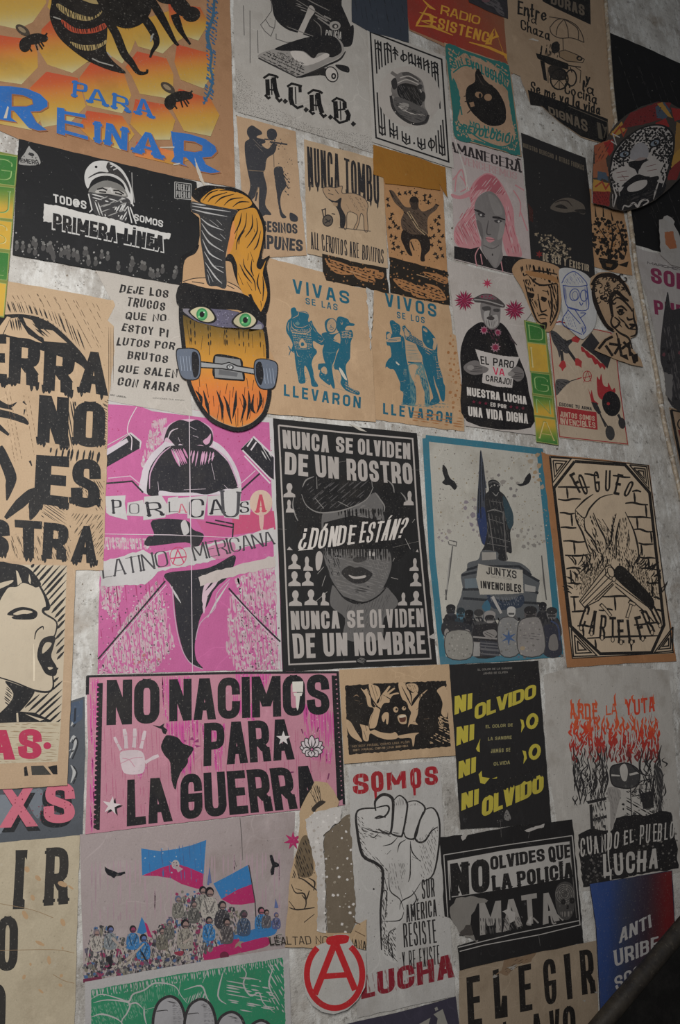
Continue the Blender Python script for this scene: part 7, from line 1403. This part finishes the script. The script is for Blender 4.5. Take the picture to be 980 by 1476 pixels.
def arde():
    v(780,960,200); PP = (182,176,168)
    t = Thing('burning_riot_poster','pale poster of orange red flames over a black inked burning barricade','poster',[(20,60),(180,20),(560,0),(905,30),(950,700),(1010,1450),(620,1530),(290,1590),(120,1150),(50,700)],paper(PP,.5,.5),0,ragged=1)
    O1,O2,R1,R2,X = (206,84,44),(200,62,36),(172,50,40),(128,48,46),(46,44,45)
    p = t.part('flame_print'); R = random.Random(5); B = [[],[],[],[],[]]; gaps = []
    def lick(x,y,l,w_,k): B[k].append(([(x+R.uniform(-8,8),y),(x+R.uniform(-22,22),y-l*.35),(x+R.uniform(-16,16),y-l*.7),(x+R.uniform(-14,14),y-l)],w_))
    for _ in range(230):
        x = R.uniform(205,825); y = R.uniform(440,690); k = 0 if y < 470 else 1 if y < 540 else 2 if y < 620 else 3
        if 455 < x < 490 and y > 500: continue
        lick(x,y,R.uniform(50,135),R.uniform(7,19),k)
    for k,c_ in ((3,R2),(2,R1),(1,O2),(0,O1)):
        for w0 in (8,13,18): p.sts([q for q,w_ in B[k] if w0-5 <= w_ < w0+2],[w0*.5,w0,w0*.8,1],c_,True)
    for _ in range(70):
        x = R.uniform(205,825); y = R.uniform(430,690); l = R.uniform(50,120); gaps.append([(x,y),(x+R.uniform(-20,20),y-l*.4),(x+R.uniform(-12,12),y-l)])
    p.sts(gaps,[1,11,1],PP,True); p.sts([[(x_+5,y_) for x_,y_ in q] for q in gaps[:30]],[1,4,1],R2,True)
    for s,q,c in (('ARDE',Q(200,268,400,262,402,382,206,376),O1),('LA',Q(452,282,536,262,540,340,455,352),O1),('YUTA',Q(590,240,800,215,805,320,596,355),O2)): t.lettering(s,q,c,wt=.17,nib=(80,.6),gap=.05,jit=.04)
    p3 = t.part('flame_tip_print'); p3.sts([[(220,300),(210,250),(218,235)],[(275,300),(265,250),(278,232)],[(385,300),(388,260),(378,235)],[(525,280),(518,220),(528,190)],[(600,270),(590,220)],[(655,260),(640,220),(655,205)],[(710,260),(720,205)],[(795,270),(790,195)]],[16,12,1],O1,True)
    b = t.part('barricade_print'); B[4] = []
    for _ in range(120):
        x = R.uniform(225,470) if R.random() < .65 else R.uniform(700,870); lick(x,R.uniform(680,1000),R.uniform(60,160),9,4)
    b.sts([q for q,w_ in B[4]],[2,11,8,1],X,True); b.sts([[(x_+7,y_+4) for x_,y_ in q] for q,w_ in B[4][::2]],[1,6,1],PP,True)
    b.dots([(240,700),(460,660),(480,760),(460,960),(250,960)],40,6,16,(90,87,86)); b.sts([[(245,650),(235,780),(260,880),(280,980)],[(270,980),(300,860),(280,760),(330,700)],[(340,960),(390,820),(360,720)],[(400,940),(440,800),(420,640)],[(460,700),(480,600)],[(500,660),(520,600)],[(210,600),(220,700)],[(330,900),(310,800)],[(440,920),(470,800),(450,700)],[(280,820),(320,960)],[(370,880),(380,760)],[(760,600),(740,680),(780,740)],[(690,660),(700,740),(740,780)],[(850,560),(830,640),(850,720)],[(870,760),(830,860),(860,980)],[(810,700),(790,860),(820,1000)],[(830,640),(800,720),(850,800),(800,1100)]],[3,16,4],X,True)
    b.poly([(490,720),(560,690),(620,690),(690,740),(690,820),(640,860),(560,860),(500,830)],(66,64,64),True); b.poly([(555,720),(590,690),(612,740),(600,810),(570,800)],PP,True); b.polys([[(495,765),(555,770),(555,780),(495,778)],[(620,760),(690,745),(690,760),(625,775)]],PP); b.st([(490,720),(560,690),(620,690),(690,740),(690,820),(640,860),(560,860),(500,830)],9,X,True,True)
    b.sts([[(620,640),(640,700),(700,760),(800,780)],[(640,900),(700,820),(760,800)],[(630,860),(640,1100)],[(760,760),(780,900)],[(640,920),(790,900)],[(700,870),(710,960)]],7,X,True); b.dots([(500,860),(800,800),(800,1160),(340,1180),(350,960)],90,6,20,[X,(84,82,80),(110,106,102)])
    b.polys([[(320,955),(460,925),(460,945),(330,975)],[(340,980),(360,975),(370,1170),(350,1180)],[(355,1080),(470,1050),(470,1070),(355,1100)],[(700,900),(790,880),(795,1000),(720,1010)]],X); b.hatch([(360,980),(460,950),(470,1180),(370,1190)],80,14,7,(70,68,67),.5,60); b.hatch([(600,880),(800,880),(800,1140),(600,1150)],30,20,7,X,.6,50); b.hatch([(690,760),(800,790),(790,880),(640,900)],0,26,5,X,.6,80)
    b.poly([(470,860),(560,880),(540,1000),(500,1150),(470,1180),(480,1000)],(150,144,138),True); b.hatch([(470,860),(560,880),(500,1150),(470,1180)],80,16,4,(110,106,102),.6,50); b.poly([(800,720),(860,760),(850,1000),(880,1140),(800,1160),(830,960)],(60,58,58),True); b.hatch([(800,720),(860,760),(880,1140),(800,1160)],70,20,5,(110,106,102),.6,50)
    v(730,1110,250); k = t.part('black_ground_print'); k.poly([(405,365),(480,330),(590,345),(620,270),(720,250),(800,255),(860,230),(930,240),(962,420),(972,555),(700,600),(432,662),(415,500)],(38,36,37),rg=5); k.dots([(410,380),(960,300),(970,550),(430,650)],160,3,9,(110,105,100)); k.dots([(420,480),(540,460),(550,620),(440,640)],60,3,10,(84,80,78))
    for s,q in (('CUANDO',Q(415,385,640,345,636,440,420,490)),('EL',Q(662,345,715,335,715,410,660,430)),('PUEBLO',Q(755,315,950,290,945,385,755,425)),('LUCHA',Q(545,478,862,440,862,555,550,605))): t.lettering(s,q,(180,174,167),wt=.2 if s != 'LUCHA' else .2,nib=(80,.7),gap=.1,jit=.04,rot=.05)
    s = t.part('white_drip_print'); s.st([(570,180),(580,330),(575,480),(590,620)],[26,14,8,4],(182,176,168),True); s.sts([[(560,540),(555,610)],[(590,560),(588,620)]],9,(180,174,167)); t.done()
arde()

def flags():
    v(180,1176,250); t = Thing('flag_crowd_poster','washed out grey pink poster of a crowd waving blue and magenta flags','poster',[(-255,105),(200,60),(580,15),(960,-22),(950,400),(948,740),(600,800),(-60,912),(-232,940),(-245,500)],paper((166,152,150),.35,.3),0)
    B,M,X = (48,116,172),(172,38,96),(40,38,44)
    s = t.part('pink_wash_print'); s.hatch([(-200,260),(900,200),(900,560),(-200,600)],90,26,9,(168,144,150),.6,200); s.sts([[(650,10),(660,120),(665,250)],[(620,250),(630,290)]],[3,5,2],(90,84,82))
    f = t.part('flag_print'); f.poly([(92,184),(200,200),(300,185),(380,165),(460,136),(452,230),(445,330),(350,290),(280,270),(200,300),(98,336)],B); f.poly([(98,338),(200,295),(285,268),(360,292),(445,328),(440,385),(450,415),(400,410),(320,385),(260,352),(180,340)],M); f.poly(ell(286,275,22,26),(176,164,160)); f.polys([[(250,255),(330,300),(300,320),(290,300)]],(170,150,152)); f.dots([(275,262),(300,262),(298,290),(275,290)],7,3,5,(90,70,80)); f.dots([(100,190),(450,150),(440,320),(110,330)],14,3,6,(150,170,186)); f.hatch([(100,195),(455,145),(440,380),(110,335)],86,36,4,(60,100,150),.6,90)
    f2 = t.part('flag_print'); f2.poly([(500,382),(600,330),(694,278),(710,340),(718,386),(620,430),(545,470)],B); f2.poly([(545,470),(640,415),(718,386),(728,440),(735,490),(660,502),(600,500)],M); f2.dots([(570,420),(640,410),(640,450),(570,450)],18,4,8,(150,100,120)); f2.st([(700,278),(735,480),(742,600)],6,(60,54,58))
    f3 = t.part('banner_print'); f3.poly([(445,620),(500,590),(520,700),(600,680),(700,650),(800,610),(850,590),(855,660),(780,690),(640,720),(560,730),(450,752)],B,True); f3.poly([(445,752),(560,725),(650,720),(800,685),(805,735),(650,775),(450,815)],M,True); f3.poly(ell(562,790,26,24),(110,40,64)); f3.poly(star(640,720,34,14),(150,128,110)); f3.poly([(560,715),(600,700),(650,700),(600,740)],M,True)
    f4 = t.part('flag_print'); f4.poly([(68,660),(95,570),(110,600),(130,650),(100,670)],B); f4.poly([(110,600),(125,610),(155,690),(130,680)],M)
    R = random.Random(12); pal = [(112,110,104),(150,142,132),(86,84,84),(60,58,62),(70,100,140),(140,56,90),(168,158,148),(124,116,100),(96,90,104)]
    c = t.part('crowd_print'); base = [(-220,780),(-190,640),(-120,620),(-60,680),(20,700),(100,730),(180,640),(280,560),(330,460),(420,440),(520,500),(620,520),(700,600),(560,720),(440,780),(440,840),(200,870),(0,900),(-230,920)]
    for z_ in range(7): c.dots(base,420,7,22,pal)
    c.hatch(base,75,16,6,(70,68,72),.6,30); c.hatch(base,100,21,6,(176,166,158),.6,30)
    c.dots([(290,430),(420,400),(430,620),(300,600)],80,7,15,[(70,110,150),(120,116,110),(160,150,144),(80,78,76),(150,50,90)])
    def person(x,y,h,hair,body,face=(150,120,112)):
        g = t.part('person_print'); g.poly([(x-h*1.2,y+h*4.2),(x-h*1.3,y+h*1.8),(x-h*.5,y+h*.9),(x+h*.6,y+h*.9),(x+h*1.3,y+h*1.9),(x+h*1.1,y+h*4.2)],body,True); g.poly(ell(x,y,h*.75,h*.85),hair); g.poly(ell(x+h*.12,y+h*.18,h*.5,h*.6),face); g.hatch([(x-h*1.1,y+h),(x+h*1.1,y+h),(x+h,y+h*4),(x-h,y+h*4)],70,11,5,mixc(body,(60,58,60),.6),.6,20); g.hatch([(x-h,y+h),(x+h,y+h),(x+h,y+h*4),(x-h,y+h*4)],110,15,5,mixc(body,(190,180,170),.5),.6,18); g.sts([[(x-h*.8,y+h*1.5),(x-h*.3,y+h*3.5)],[(x+h*.8,y+h*1.6),(x+h*.2,y+h*3.2)]],h*.25,mixc(body,(40,38,42),.5))
        g.st([(x-h*.5,y+h*.4),(x+h*.6,y+h*.45)],h*.3,mixc(face,X,.6))
    for a in ((-82,640,26,X,(122,128,132),(100,110,160)),(-160,660,24,(120,108,112),(168,160,150)),(45,640,26,X,B,(150,60,96)),(105,690,28,X,B,(90,110,160)),(340,610,32,(36,34,38),(146,138,126)),(440,420,28,(34,32,36),(140,136,128)),(478,430,34,(34,32,36),(168,160,150)),(550,505,30,(46,44,48),(60,58,64)),(475,590,26,(42,40,46),B),(575,600,28,(36,34,38),(88,82,84)),(672,555,28,(66,66,68),(66,84,110),(96,70,80)),(770,535,26,(36,34,40),B,(170,96,110)),(800,545,20,(30,28,34),(90,88,96)),(855,560,18,(80,84,120),(84,90,130)),(300,470,24,(90,100,130),(120,116,108)),(390,500,24,(70,68,70),(90,88,84)),(210,650,24,(60,56,60),(110,104,92)),(250,600,22,(80,90,120),(100,98,92))): person(*a)
    w_ = t.part('raised_arm_print'); w_.sts([[(-70,690),(-20,740),(10,730)],[(-10,830),(60,770),(110,720)],[(500,620),(530,660),(548,700)],[(410,720),(440,640)],[(330,720),(370,690)]],[16,13,8],(164,148,138),True); w_.polys([[(-110,800),(-70,780),(-75,860),(-95,870)],[(85,760),(100,770),(145,850),(130,850)]],X); w_.sts([[(470,390),(478,300),(484,380)],[(850,520),(852,478),(862,520)]],12,(90,104,150))
    d = t.part('dark_foot_print')
    for z_ in range(3): d.dots([(-230,830),(440,770),(440,840),(-60,905),(-230,925)],120,6,18,pal)
    d.dots([(-230,850),(440,790),(440,840),(-60,905),(-230,925)],170,6,16,[(50,46,52),(80,74,80),(110,60,80),(60,70,100)]); d.poly([(-236,922),(-130,905),(-130,925),(-236,942)],(112,44,70)); d.poly([(280,770),(330,765),(322,790),(290,785)],(140,52,70),True)
    for q in ([(-115,285),(-95,300),(-60,312),(-40,322),(0,315),(2,325),(-28,338),(-50,340),(-62,352),(-72,345),(-100,330),(-112,310)],[(818,222),(832,220),(845,258),(870,270),(872,285),(845,292),(842,330),(826,335),(822,310),(832,280),(822,250)]): g = t.part('bird_print'); g.poly(q,(30,30,36),rg=1)
    st_ = t.part('star_print'); st_.poly(star(950,140,54,22,7),M)
    p2 = t.part('lettering','pale outlined letters'); p2.text('LE',Q(815,680,890,662,895,715,820,735),(176,168,158),wt=.2); p2.text('LE',Q(818,684,886,666,890,711,824,730),(60,56,54),wt=.1); t.done()
flags()

def green_fist():
    v(110,1276,200); t = Thing('green_fist_poster','white bordered green poster of clenched knuckles cropped by the bottom edge','poster',[(60,682),(700,570),(1160,492),(1500,440),(1520,1050),(62,1050)],paper((178,174,172),.15,.15),1)
    G,LG,WP,X = (42,132,94),(110,156,130),(178,174,172),(54,52,54)
    p = t.part('green_ground_print'); p.poly([(105,740),(700,632),(1160,562),(1460,510),(1480,1050),(105,1050)],G,rg=3)
    p.hatch([(105,740),(1460,510),(1460,560),(105,800)],82,15,6,WP,.5,44); p.hatch([(1060,660),(1260,640),(1400,760),(1400,900),(1180,900),(1060,800)],10,26,9,WP,.4,120); p.hatch([(110,860),(500,760),(520,900),(110,1040)],70,13,5,LG,.6,34); p.hatch([(760,800),(900,740),(920,800),(780,840)],110,12,5,WP,.5); p.hatch([(1350,560),(1460,530),(1470,900),(1360,860)],60,24,8,WP,.5,70); p.hatch([(380,720),(700,660),(700,800),(400,830)],84,14,5,LG,.6,50)
    p.sts([[(110,800),(180,770),(300,800),(370,820),(400,770),(480,740),(560,690),(690,710),(740,780),(780,830)],[(120,830),(220,810),(370,830),(360,900),(320,960),(340,1040)],[(110,930),(180,910),(280,940),(330,980)],[(480,860),(480,920),(500,1000)],[(480,880),(600,850)],[(560,690),(540,640)],[(720,780),(740,660)],[(760,740),(880,710),(920,790),(960,860)],[(890,690),(930,600)],[(1040,600),(1000,780),(1060,840)],[(1150,560),(1200,620),(1180,700),(1230,780),(1290,760),(1320,830),(1400,900)],[(1390,580),(1360,700),(1400,800)],[(360,850),(420,830),(470,870)]],[3,12,10,3],WP,True)
    for cx,rx,y0 in ((655,112,790),(875,110,810),(1090,112,900),(1300,105,960)):
        k = t.part('knuckle_print'); q = [(cx-rx,1100),(cx-rx,y0+150),(cx-rx*.7,y0+45),(cx-20,y0),(cx+30,y0),(cx+rx*.72,y0+45),(cx+rx,y0+150),(cx+rx,1100)]; k.poly(cr(q,False,4),(160,158,160)); k.st(q,20,X,True); k.hatch([(cx+20,y0+20),(cx+rx*.85,y0+80),(cx+rx*.9,1050),(cx+30,1050)],0,11,3,(104,102,106),.6,30); k.hatch([(cx-20,y0+25),(cx+60,y0+35),(cx+40,y0+60)],10,9,4,X); k.sts([[(cx-rx*.8,y0+100),(cx-20,y0+92),(cx-10,y0+100)]],[8,5,1],X,True)
    t.done()
    v(420,1276,200); t = Thing('purple_paper','dark purple poster cut off by the bottom edge with a pale letter A','poster',[(370,985),(700,910),(980,838),(1160,785),(1195,1060),(370,1060)],paper((62,58,72),.25,.2),2)
    v(590,1276,200); l = t.part('lettering','pale letter A'); l.polys([[(170,912),(235,875),(290,1040),(240,1040),(225,985),(190,1000),(200,940)],[(60,985),(150,935),(130,1000),(60,1030)],[(178,868),(196,858),(204,880),(184,888)]],(140,136,128)); t.done()
green_fist()
# ------------------------------------------------------------------ right edge, scraps, pipe, dark panel
def jaguar():
    v(730,170,250); out = [(495,155),(560,128),(590,70),(620,30),(680,-20),(760,-65),(850,-92),(920,-88),(985,-50),(1040,30),(1060,140),(1030,260),(980,340),(920,400),(840,465),(750,508),(660,527),(600,515),(560,498),(488,482),(484,330),(490,230)]
    t = Thing('jaguar_cutout','round paper cutout of a white faced jaguar on red and yellow patterns','paper cutout',out,paper((70,62,56),.2),4,ragged=.3,lift=.016)
    X = (30,28,30); Rd,Y,Og,Bl,Wt = (150,40,36),(172,128,50),(158,84,54),(70,84,100),(176,168,162)
    p = t.part('pattern_print')
    for q,c in (([(495,155),(580,122),(605,160),(560,230),(500,260)],Og),([(490,260),(560,230),(580,330),(490,340)],(150,90,60)),([(515,300),(565,310),(575,360),(540,340),(512,368)],Bl),([(490,345),(580,370),(590,420),(488,415)],Y),([(488,415),(585,415),(580,500),(488,482)],(130,40,36)),([(550,140),(600,120),(605,180),(580,215)],Rd),([(585,90),(650,20),(675,70),(610,110)],Y),([(640,60),(700,-30),(860,-92),(930,-85),(900,0),(760,40)],(120,36,36)),([(840,-60),(890,-90),(930,-40),(900,10),(850,0)],Bl),([(930,-60),(985,-50),(1000,0),(950,20)],Rd),([(850,-80),(880,-90),(940,0),(910,-10)],Y),([(960,20),(1040,60),(1040,200),(940,260)],(150,110,50)),([(900,300),(1020,200),(960,350),(910,350)],(124,40,38)),([(920,230),(1000,150),(990,230),(920,290)],Y),([(840,30),(900,0),(920,50),(860,60)],Rd)): p.poly(q,c,rg=2)
    p.dots([(650,40),(880,-80),(890,-20),(700,50)],70,3,6,(70,24,26)); p.hatch([(490,420),(580,420),(575,495),(490,480)],60,12,4,(84,24,26),.6,14); p.hatch([(500,170),(590,140),(560,230),(505,250)],120,20,5,(90,50,40),.6,30); p.sts([[(600,100),(640,50),(660,100),(680,60)],[(500,390),(540,360),(560,400),(580,370)]],9,(150,60,40)); p.st([(590,130),(620,150),(600,90),(640,110)],7,Wt)
    f = t.part('jaguar_face_print')
    f.poly([(585,260),(600,200),(640,140),(700,90),(760,55),(840,35),(910,50),(950,110),(945,200),(920,300),(890,380),(830,440),(740,440),(640,430),(600,390),(580,330)],X,True)
    W = [(596,262),(610,205),(648,148),(705,98),(762,62),(840,44),(902,58),(938,112),(934,200),(905,300),(880,370),(800,330),(700,340),(640,420),(605,390),(586,330)]
    f.poly(W,Wt,True)
    for q,a,sp in (([(600,230),(640,140),(760,60),(900,50),(940,120),(930,220),(860,250),(800,180),(700,200),(640,260)],130,15),([(590,260),(640,160),(700,100),(720,200),(650,300)],40,17),([(850,60),(940,100),(930,300),(870,380),(860,200)],75,16),([(585,300),(620,280),(640,400),(600,500),(585,400)],85,15)): f.hatch(q,a,sp,10,X,.7,20); f.hatch(q,a+50,26,8,X,.7,16)
    f.dots(W,150,5,10,X)
    f.poly([(700,190),(730,150),(770,140),(800,170),(795,225),(740,240),(700,230)],(150,146,148),True); f.poly([(690,250),(730,240),(790,226),(785,260),(750,290),(742,320),(725,290),(695,275)],X,True); f.poly([(725,240),(760,222),(790,228),(760,240)],(150,130,124),True)
    for q in ([(600,310),(650,275),(710,285),(732,320),(700,355),(640,370),(605,350)],[(755,290),(780,250),(850,235),(880,270),(860,310),(800,330),(762,320)],[(690,385),(730,360),(780,340),(795,370),(760,405),(700,418),(682,405)]): f.poly(q,Wt,True)
    f.sts([[(620,310),(680,300)],[(625,335),(690,330)],[(640,355),(680,350)],[(790,275),(845,262)],[(795,300),(850,290)],[(650,320),(670,345)]],[3,8,3],(110,60,58)); f.poly([(735,320),(800,335),(860,330),(830,380),(790,350),(730,360),(690,380),(650,385)],X,True)
    for cx,cy,a in ((665,205,-15),(838,142,-25)): f.poly(ell(cx,cy,36,22,a),X); f.poly(ell(cx,cy,26,14,a),(120,130,140)); f.poly(ell(cx+3,cy,10,12,a),X); f.poly(ell(cx+6,cy-4,3),Wt)
    f.sts([[(610,240),(650,160)],[(690,100),(720,140)],[(780,60),(790,120)],[(880,70),(900,130)],[(910,160),(940,200)],[(830,200),(880,220)],[(630,250),(690,240)]],8,X)
    d = t.part('dark_neck_print'); d.poly([(640,430),(740,420),(830,390),(900,370),(880,430),(800,480),(720,512),(640,520),(620,480)],(26,25,28),True); d.sts([[(600,380),(620,440),(605,505)],[(630,390),(640,440)],[(860,360),(840,420),(830,460)],[(900,330),(880,390)],[(600,430),(600,500)]],[5,10,3],Wt); d.st([(655,520),(665,495),(690,500),(720,480),(740,500),(760,470),(790,462),(800,475),(770,495)],[5,14,6],Wt,True); d.hatch([(680,440),(860,400),(800,470),(680,500)],160,14,4,(66,62,62),.6,50)
    t.done()
jaguar()

def right_edge():
    v(); t = Thing('black_board','matt black board behind the pipe, under the jaguar cutout','board',[(876,46),(925,66),(1015,108),(1015,400),(962,366),(912,352),(903,290)],paper((26,25,26),.1,.1,.65),0,ragged=.5,sheet='board_face',thick=.0005)
    p = t.part('chalk_speck'); p.dots([(885,70),(1000,120),(1000,370),(915,345)],90,.3,1.1,(84,82,80)); p.hatch([(890,80),(990,130),(990,340),(915,320)],70,11,.6,(48,46,46),.7,14); t.done()
    v(730,360,250); t = Thing('magenta_capitals_poster','pale poster with magenta capitals SOL and a dark tower at the right frame edge','poster',[(722,-10),(860,22),(1100,80),(1100,900),(925,885),(890,700),(850,520),(790,260)],paper((172,165,161),.4,.4),1,ragged=.6)
    M = (130,44,78)
    for s,q,w_ in (('SOL',Q(812,98,1010,140,1010,232,818,184),.26),('PUEBLO',Q(830,282,1180,350,1180,440,838,364),.24)): t.lettering(s,q,M,wt=w_,gap=.12)
    t.lettering('MARCHEMOS',Q(795,66,1050,118,1050,134,795,80),(70,64,66),wt=.22)
    p = t.part('tower_print'); p.poly([(908,240),(922,300),(935,340),(985,330),(1090,340),(1090,890),(930,880),(890,700),(868,600),(880,430)],(50,48,50),True); p.hatch([(880,440),(1060,400),(1060,860),(920,840)],80,22,6,(84,80,80),.6,60); p.dots([(880,560),(1000,560),(1000,860),(910,840)],40,6,16,[(84,80,80),(36,34,36),(104,60,66)]); p.poly([(890,690),(940,710),(935,860),(900,820)],(108,104,102),rg=3); t.done()
    t = Thing('framed_kraft_poster','sliver of a black framed kraft poster low at the right frame edge','poster',[(918,890),(1100,925),(1100,1480),(1010,1330),(985,1240),(940,1040)],paper((150,124,98),.3),1,ragged=.4)
    p = t.part('frame_line'); p.st([(930,905),(1090,940)],9,(26,24,24)); p.st([(930,905),(955,1040),(1000,1260),(1060,1400)],16,(26,24,24)); p.st(ell(985,985,18,26),7,(26,24,24),closed=True); p.poly([(968,1020),(1000,1010),(1020,1080),(980,1060)],(110,44,36)); t.done()
    v(730,170,250); t = Thing('paper_scrap','pale torn scrap with an orange patch hanging over the black board','paper scrap',[(862,575),(882,572),(890,556),(908,550),(935,565),(950,585),(945,602),(978,665),(1000,740),(1000,850),(930,830),(872,775),(866,680)],paper((166,160,155),.4),3,ragged=.8,step=5)
    p = t.part('orange_patch','orange patch'); p.poly([(892,645),(942,640),(962,735),(925,742),(900,715)],(160,96,60),rg=2); p.poly([(888,560),(908,552),(946,590),(938,604),(900,580)],(160,156,152)); t.done()
right_edge()

def remnants():
    v()
    L = [('white torn strip between the bee poster and the helmet poster',[(325,-30),(341,-30),(343,100),(347,200),(352,312),(340,312),(335,200)],(176,172,166)),
         ('white torn strip left of and above the pig poster',[(418,178),(470,194),(545,218),(560,240),(530,236),(446,210),(446,330),(441,372),(430,300)],(178,174,170)),
         ('wide white glue crusted patch under the front line poster',[(8,356),(60,372),(262,408),(240,420),(170,440),(140,430),(10,404)],(172,168,160)),
         ('small white torn corner below the pig poster',[(440,364),(470,370),(468,388),(445,382)],(176,172,168)),
         ('thin white curl between the two teal kraft posters',[(528,414),(537,420),(538,450),(534,505),(531,470)],(184,178,168)),
         ('white strip between the shouting face poster and the pink posters',[(106,818),(150,820),(146,900),(141,972),(128,974),(124,1006),(98,1012),(104,960)],(176,172,164)),
         ('narrow white torn strip right of the dancing figure poster',[(632,276),(646,286),(654,300),(656,442),(646,440),(642,390)],(156,150,144)),
         ('white torn patch between the cat poster and the street cart poster',[(736,100),(766,140),(800,172),(852,206),(862,290),(846,270),(845,228),(750,190)],(154,150,142)),
         ('white paper edge under the strike portrait poster',[(648,608),(774,624),(806,640),(800,656),(640,636)],(162,152,146)),
         ('white patch at the left frame edge under the bee poster',[(-20,182),(29,196),(27,226),(-20,214)],(172,168,160)),
         ('white ragged band above the never forget poster',[(386,594),(500,602),(610,618),(660,622),(655,634),(600,628),(392,604)],(168,162,152))]
    for i,(lab,out,c) in enumerate(L):
        t = Thing('torn_paper_strip',lab,'paper scrap',out,PL,4 if 'curl' in lab else 0,'torn paper remnants',ragged=1.2,step=5,lift=-.0012 if 'curl' not in lab else 0); p = t.part('glue_crust'); xs = [a for a,b in out]
        p.dots(out,int(14+(max(xs)-min(xs))*.4),.5,1.8,[(196,192,186),(124,112,98),(96,88,78)]); t.done()
remnants()

def tube(name,pts,rad,mat,parent,loc,n=14,sm=True):
    P = [Vector(p) for p in pts]; V,Fc = [],[]
    for i,p in enumerate(P):
        d = (P[min(i+1,len(P)-1)]-P[max(i-1,0)]).normalized(); a = d.cross(Vector((0,1,0))).normalized(); b = d.cross(a)
        r = rad[i] if isinstance(rad,list) else rad
        for k in range(n): V.append(p+(a*math.cos(k*2*math.pi/n)+b*math.sin(k*2*math.pi/n))*r-loc)
    for i in range(len(P)-1):
        for k in range(n): Fc.append((i*n+k,i*n+(k+1) % n,(i+1)*n+(k+1) % n,(i+1)*n+k))
    Fc += [tuple(range(n)),tuple(range((len(P)-1)*n,len(P)*n))]
    me = bpy.data.meshes.new(name); me.from_pydata(V,[],Fc); me.update(); me.materials.append(mat)
    for f in me.polygons: f.use_smooth = sm and len(f.vertices) == 4
    import bmesh
    bm = bmesh.new(); bm.from_mesh(me); bmesh.ops.recalc_face_normals(bm,faces=bm.faces); bm.to_mesh(me); bm.free()
    o = bpy.data.objects.new(name,me); COL.objects.link(o); o.parent = parent; return o
def pipe():
    path = [(868,-60),(872,-10),(877,60),(884,150),(896,235),(908,315),(917,385),(931,460),(946,538),(954,590),(964,640),(977,695),(990,750),(1010,830)]
    path = cr(path,False,3); P = [onwall(x,y,.0095) for x,y in path]
    r0 = bpy.data.objects.new('cable_conduit',None); COL.objects.link(r0); r0.location = P[-1]; r0['label'] = 'vertical plaster smeared conduit running down the right side of the wall'; r0['category'] = 'pipe'
    t = NT('smeared_conduit'); c = t.mix(t.ramp(t.noise(30,6,.7),.4,.6),(176,160,136),(130,112,92)); c = t.mix(t.ramp(t.noise(45,6,.7,w=3),.52,.62),c,(190,186,178)); t.bump(t.noise(90,5),.6,.003)
    m = t.out(c,.5,.4); tube('pipe_run',P,.009,m,r0,r0.location)
    for y in (571,196): 
        k = min(range(len(path)),key=lambda i: abs(path[i][1]-y)); d = (P[k+1]-P[k-1]).normalized()
        tube('pipe_coupling',[P[k]-d*.028,P[k]-d*.024,P[k]+d*.024,P[k]+d*.028],[.0096,.0115,.0115,.0096],m,r0,r0.location)
    for y in (330,480,650):
        k = min(range(len(path)),key=lambda i: abs(path[i][1]-y)); d = (P[k+1]-P[k-1]).normalized(); tube('pipe_clip',[P[k]-d*.006,P[k]+d*.006],0.0105,m,r0,r0.location)
pipe()
def dark_panel():
    A,B = onwall(1075,1228,.16),onwall(800,1556,.16)
    dn = (B-A).normalized(); B = A+dn*((A.z-.42)/-dn.z)
    r0 = bpy.data.objects.new('slanted_panel',None); COL.objects.link(r0); r0.location = (B.x,B.y,0); r0['label'] = 'dark slanted panel with a worn rounded brown rim in the lower right corner'; r0['category'] = 'panel'  # dark object of unknown use, built as a slanted panel with a rim
    L = Vector(r0.location)
    t = NT('worn_dark_wood'); c = t.mix(t.ramp(t.noise(25,6,.7),.4,.62),(52,46,38),(34,30,27)); c = t.mix(t.ramp(t.noise(60,5,.7,w=2),.58,.66,0,.5),c,(84,76,64)); t.bump(t.noise(60,5),.4,.003); m1 = t.out(c,.45,.4)
    t = NT('near_black_board'); c = t.mix(t.ramp(t.noise(20,6,.7),.45,.65),(20,19,18),(32,30,28)); t.bump(t.noise(14,4),.4,.01); m2 = t.out(c,.5,.3)
    n = 12; pts = [A+(B-A)*i/n for i in range(n+1)]
    tube('rim',pts,.024,m1,r0,L,18)
    V = []; 
    for y in (-.02,.02):
        for p in (A,B): V.append(p+Vector((0,y,-.012))-L)
        V.append(Vector((B.x,B.y+y,.0))-L); V.append(Vector((A.x,A.y+y,.0))-L)
    me = bpy.data.meshes.new('side_board'); me.from_pydata(V,[],[(0,1,2,3),(7,6,5,4),(0,4,5,1),(1,5,6,2),(2,6,7,3),(3,7,4,0)]); me.materials.append(m2)
    import bmesh
    bm = bmesh.new(); bm.from_mesh(me); bmesh.ops.recalc_face_normals(bm,faces=bm.faces); bmesh.ops.bevel(bm,geom=bm.edges[:],offset=.004,segments=2,affect='EDGES'); bm.to_mesh(me); bm.free()
    o = bpy.data.objects.new('side_board',me); COL.objects.link(o); o.parent = r0
dark_panel()
